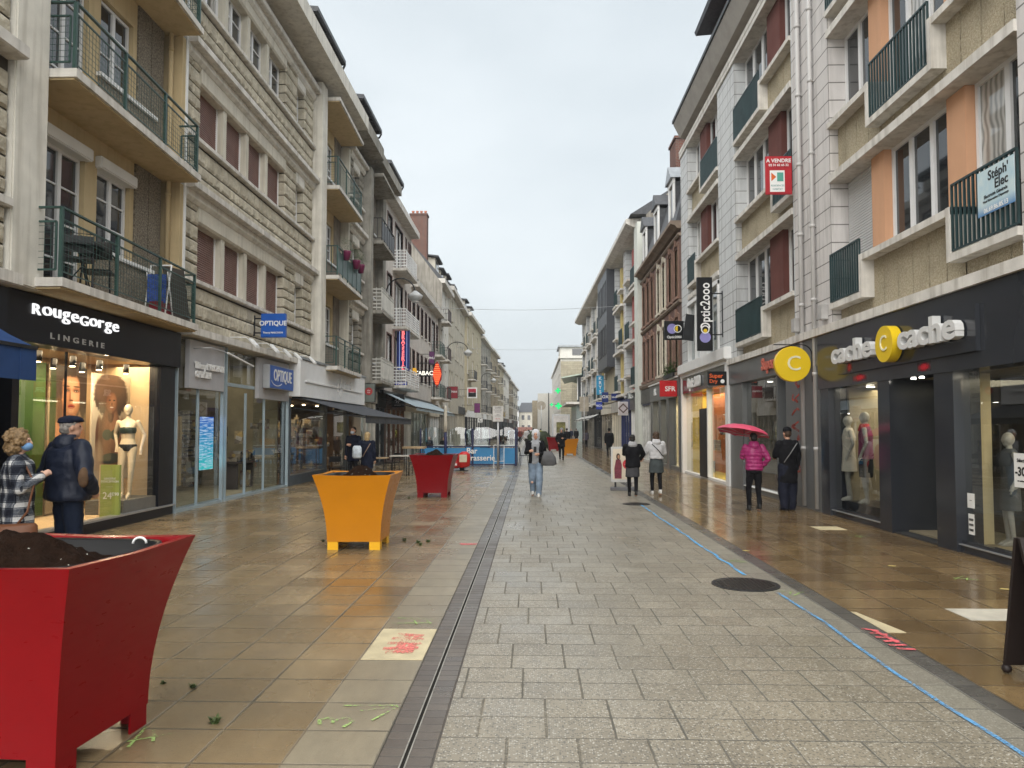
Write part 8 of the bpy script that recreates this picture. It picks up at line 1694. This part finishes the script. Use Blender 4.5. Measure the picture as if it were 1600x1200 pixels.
# distance
kw = dict(vox=.02)
person(1.62, 40.3, R(178), 1.72, 'person in black coat with grey hood walking towards the camera before the far planters', topm=BLK, hem=.72, tw=1.2, legm=BLK, hair='hoodup', hairm=fabric('grey_hood_cloth', (.2, .2, .21)), stride=.1, arms=('front', 'pocket'), **kw)
for x, y, rz, h, lb, tm, lm, hr, hm in ((2.75, 58, 0, 1.75, 'person in black walking away behind the far yellow planter', BLK, BLK, 'short', HBLACK), (4.75, 65, 5, 1.6, 'woman in grey violet coat walking away along the far right pavement', fabric('grey_violet_cloth', (.09, .08, .11)), BLK, 'bob', HBROWN), (5.0, 83, 0, 1.75, 'person in dark coat far away on the right pavement', BLK, BLK, 'short', HBROWN),
        (4.95, 93, 180, 1.7, 'dark figure furthest away on the right pavement', NAVYC, BLK, 'short', HBLACK), (4.6, 44, -8, 1.72, 'person in black coat standing at the navy shop front', BLK, BLK, 'beanie', HBLACK), (.15, 66, 0, 1.75, 'person in hi-vis olive coat standing in the middle of the street far off', fabric('olive_cloth', (.13, .16, .07)), BLK, 'short', HBLACK),
        (-.5, 72, 180, 1.72, 'person in white top far off left of the olive coated one', fabric('white_cloth', (.5, .5, .5)), BLK, 'short', HBLACK), (-1.35, 86, 180, 1.7, 'small distant person in dark red beside the parked cars', fabric('dark_red_cloth', (.14, .03, .03)), BLK, 'short', HBROWN), (-2.2, 80, 0, 1.7, 'small distant person in black beside the parked cars', BLK, BLK, 'short', HBLACK), (1.0, 84, 0, 1.72, 'distant person in yellow vest behind the advertising panel', fabric('hi_vis_cloth', (.5, .55, .06)), BLK, 'short', HBLACK)):
    person(x, y, R(rz), h, lb, topm=tm, legm=lm, hair=hr, hairm=hm, stride=.1, tw=1.15, hem=.75, group='passers-by in the distance', **kw)
person(-5.0, 35.9, R(150), 1.34, 'seated dark figure at the terrace, left one', topm=NAVYC, legm=BLK, hair='short', hairm=HBLACK, tw=1.2, group='guests on the terrace', **kw); person(-4.35, 36.3, R(170), 1.3, 'seated dark figure at the terrace, right one', topm=BLK, legm=BLK, hair='short', hairm=HBLACK, tw=1.2, group='guests on the terrace', **kw)
person(6.9, 23.9, R(60), 1.6, 'person in yellow top and black trousers inside the lit optician shop', topm=fabric('yellow_cloth', (.5, .4, .04)), legm=BLK, hair='short', hairm=HBLACK, tw=1.0, vox=.016)
# mannequins
def mannequin(x, y, z, rz, h, label, m_, cl, group='shop mannequins', head=True):
    k = h / 1.75; t = thing('mannequin', label, 'mannequin', (x, y, z), rz, group); b = MB()
    b.loft([(.88, 0, 0, .13, .085), (.96, 0, 0, .155, .1), (1.1, 0, 0, .115, .075), (1.22, 0, .01, .13, .09), (1.3, 0, .02, .14, .105), (1.41, 0, 0, .155, .07), (1.48, 0, 0, .05, .045)], 18)
    limb(b, [(-.08, 0, .92), (-.07, .04, .5), (-.03, -.02, .07)], [.088, .052, .034]); limb(b, [(.08, 0, .92), (.11, .02, .5), (.09, .0, .07)], [.088, .052, .034])
    for q_ in (-.03, .09): b.loft([(.0, q_, .06, .035, .11), (.05, q_, .04, .035, .09), (.09, q_, 0, .032, .036)], 12)
    for sg, el, wr in ((-1, (-.27, -.04, 1.17), (-.24, .06, .93)), (1, (.24, -.08, 1.2), (.2, -.05, .98))):
        limb(b, [(sg * .165, 0, 1.41), el, wr], [.045, .034, .024]); b.tube([wr, (wr[0], wr[1] + .02, wr[2] - .07)], [.028, .03], 8)
        for q_ in range(4): b.tube([(wr[0] - .02 + q_ * .014, wr[1] + .02, wr[2] - .06), (wr[0] - .02 + q_ * .014, wr[1] + .04, wr[2] - .13)], [.009, .007], 6)
        b.tube([(wr[0], wr[1] + .03, wr[2] - .03), (wr[0], wr[1] + .06, wr[2] - .08)], [.010, .008], 6)
    b.tube([(0, 0, 1.45), (0, .0, 1.56)], [.05, .042], 10)
    if head: b.ball((0, .01, 1.645), (.074, .092, .105), 16, 11); b.ball((0, .03, 1.58), (.05, .06, .055), 12, 9); b.ball((0, .10, 1.63), (.01, .014, .022), 8, 6)
    b.v = [tuple(c * k for c in v) for v in b.v]; remesh(b, 'figure', m_, t, .009, 3)
    for nm, rings, mm in cl: q = MB(); q.loft([tuple([r_[0] * k] + [c * k for c in r_[1:5]]) for r_ in rings], 22); remesh(q, nm, mm, t, .008, 2)
    return t
CREMEM = M('cream_mannequin', (.70, .58, .42), .35, .03)
mannequin(-7.5, 13.5, .42, R(-165), 1.74, 'cream mannequin in dark green bra and briefs on the grey plinth', CREMEM, [('bra', [(1.2, 0, .012, .136, .097), (1.25, 0, .02, .15, .115), (1.3, 0, .022, .148, .118), (1.325, 0, .01, .12, .1)], M('dark_green_satin', (.03, .05, .04), .3)), ('briefs', [(.87, 0, 0, .11, .085), (.93, 0, 0, .158, .105), (.985, 0, 0, .158, .105), (1.0, 0, 0, .15, .1)], M('black_lace', (.02, .02, .02), .5))])
MB().tube([(-7.62, 13.66, 1.68), (-7.6, 13.62, 1.9)], .005, 5).build('strap', BLACKP, label='thin dark shoulder strap of the green bra', cat='strap') if False else None
m_ = M('grey_mannequin', (.25, .24, .22), .4); mannequin(6.28, 14.05, .3, R(60), 1.72, 'dark mannequin in red scarf, wine jacket and black trousers in the near right window', m_, [('jacket', [(.85, 0, 0, .18, .14), (1.1, 0, 0, .16, .125), (1.3, 0, 0, .18, .13), (1.42, 0, 0, .17, .1), (1.48, 0, 0, .08, .08)], fabric('wine_cloth', (.13, .02, .06))), ('scarf', [(1.38, 0, .03, .12, .11), (1.45, 0, .02, .12, .1), (1.52, 0, .01, .08, .08)], fabric('red_knit', (.35, .02, .03))), ('skirt', [(.5, 0, 0, .14, .12), (.7, 0, 0, .16, .13), (.92, 0, 0, .17, .12)], BLK)])
mannequin(6.2, 14.6, .3, R(75), 1.66, 'pale added figure in a light coat, standing for reflections in the near right window', m_, [('coat', [(.6, 0, 0, .19, .15), (1.1, 0, 0, .15, .12), (1.3, 0, 0, .18, .13), (1.44, 0, 0, .16, .1), (1.5, 0, 0, .07, .07)], fabric('light_beige_cloth', (.42, .38, .33)))])  # pale dressed figure added in place of reflections in the window glass
mannequin(6.75, 10.62, .05, R(80), 1.6, 'dark clothed mannequin with pale collar in the right shop window near the picture edge', m_, [('coat', [(.55, 0, 0, .18, .14), (1.1, 0, 0, .15, .12), (1.3, 0, 0, .18, .13), (1.44, 0, 0, .16, .1), (1.5, 0, 0, .07, .07)], fabric('charcoal_cloth', (.05, .055, .06)))])

# ---------------------------------------------------------------- haze
hz = NT('haze_air'); pv = hz.n('VolumePrincipled'); pv.inputs['Color'].default_value = (.86, .91, .96, 1); pv.inputs['Density'].default_value = .0007; pv.inputs['Anisotropy'].default_value = .2
hz.t.links.new(pv.outputs[0], hz.out.inputs['Volume'])
HAZE = MB().box(-905, 905, -65, 1505, -1.5, 75).build('haze', hz.m, kind='stuff')
for o in bpy.data.objects:
    if '_k' in o: del o['_k']
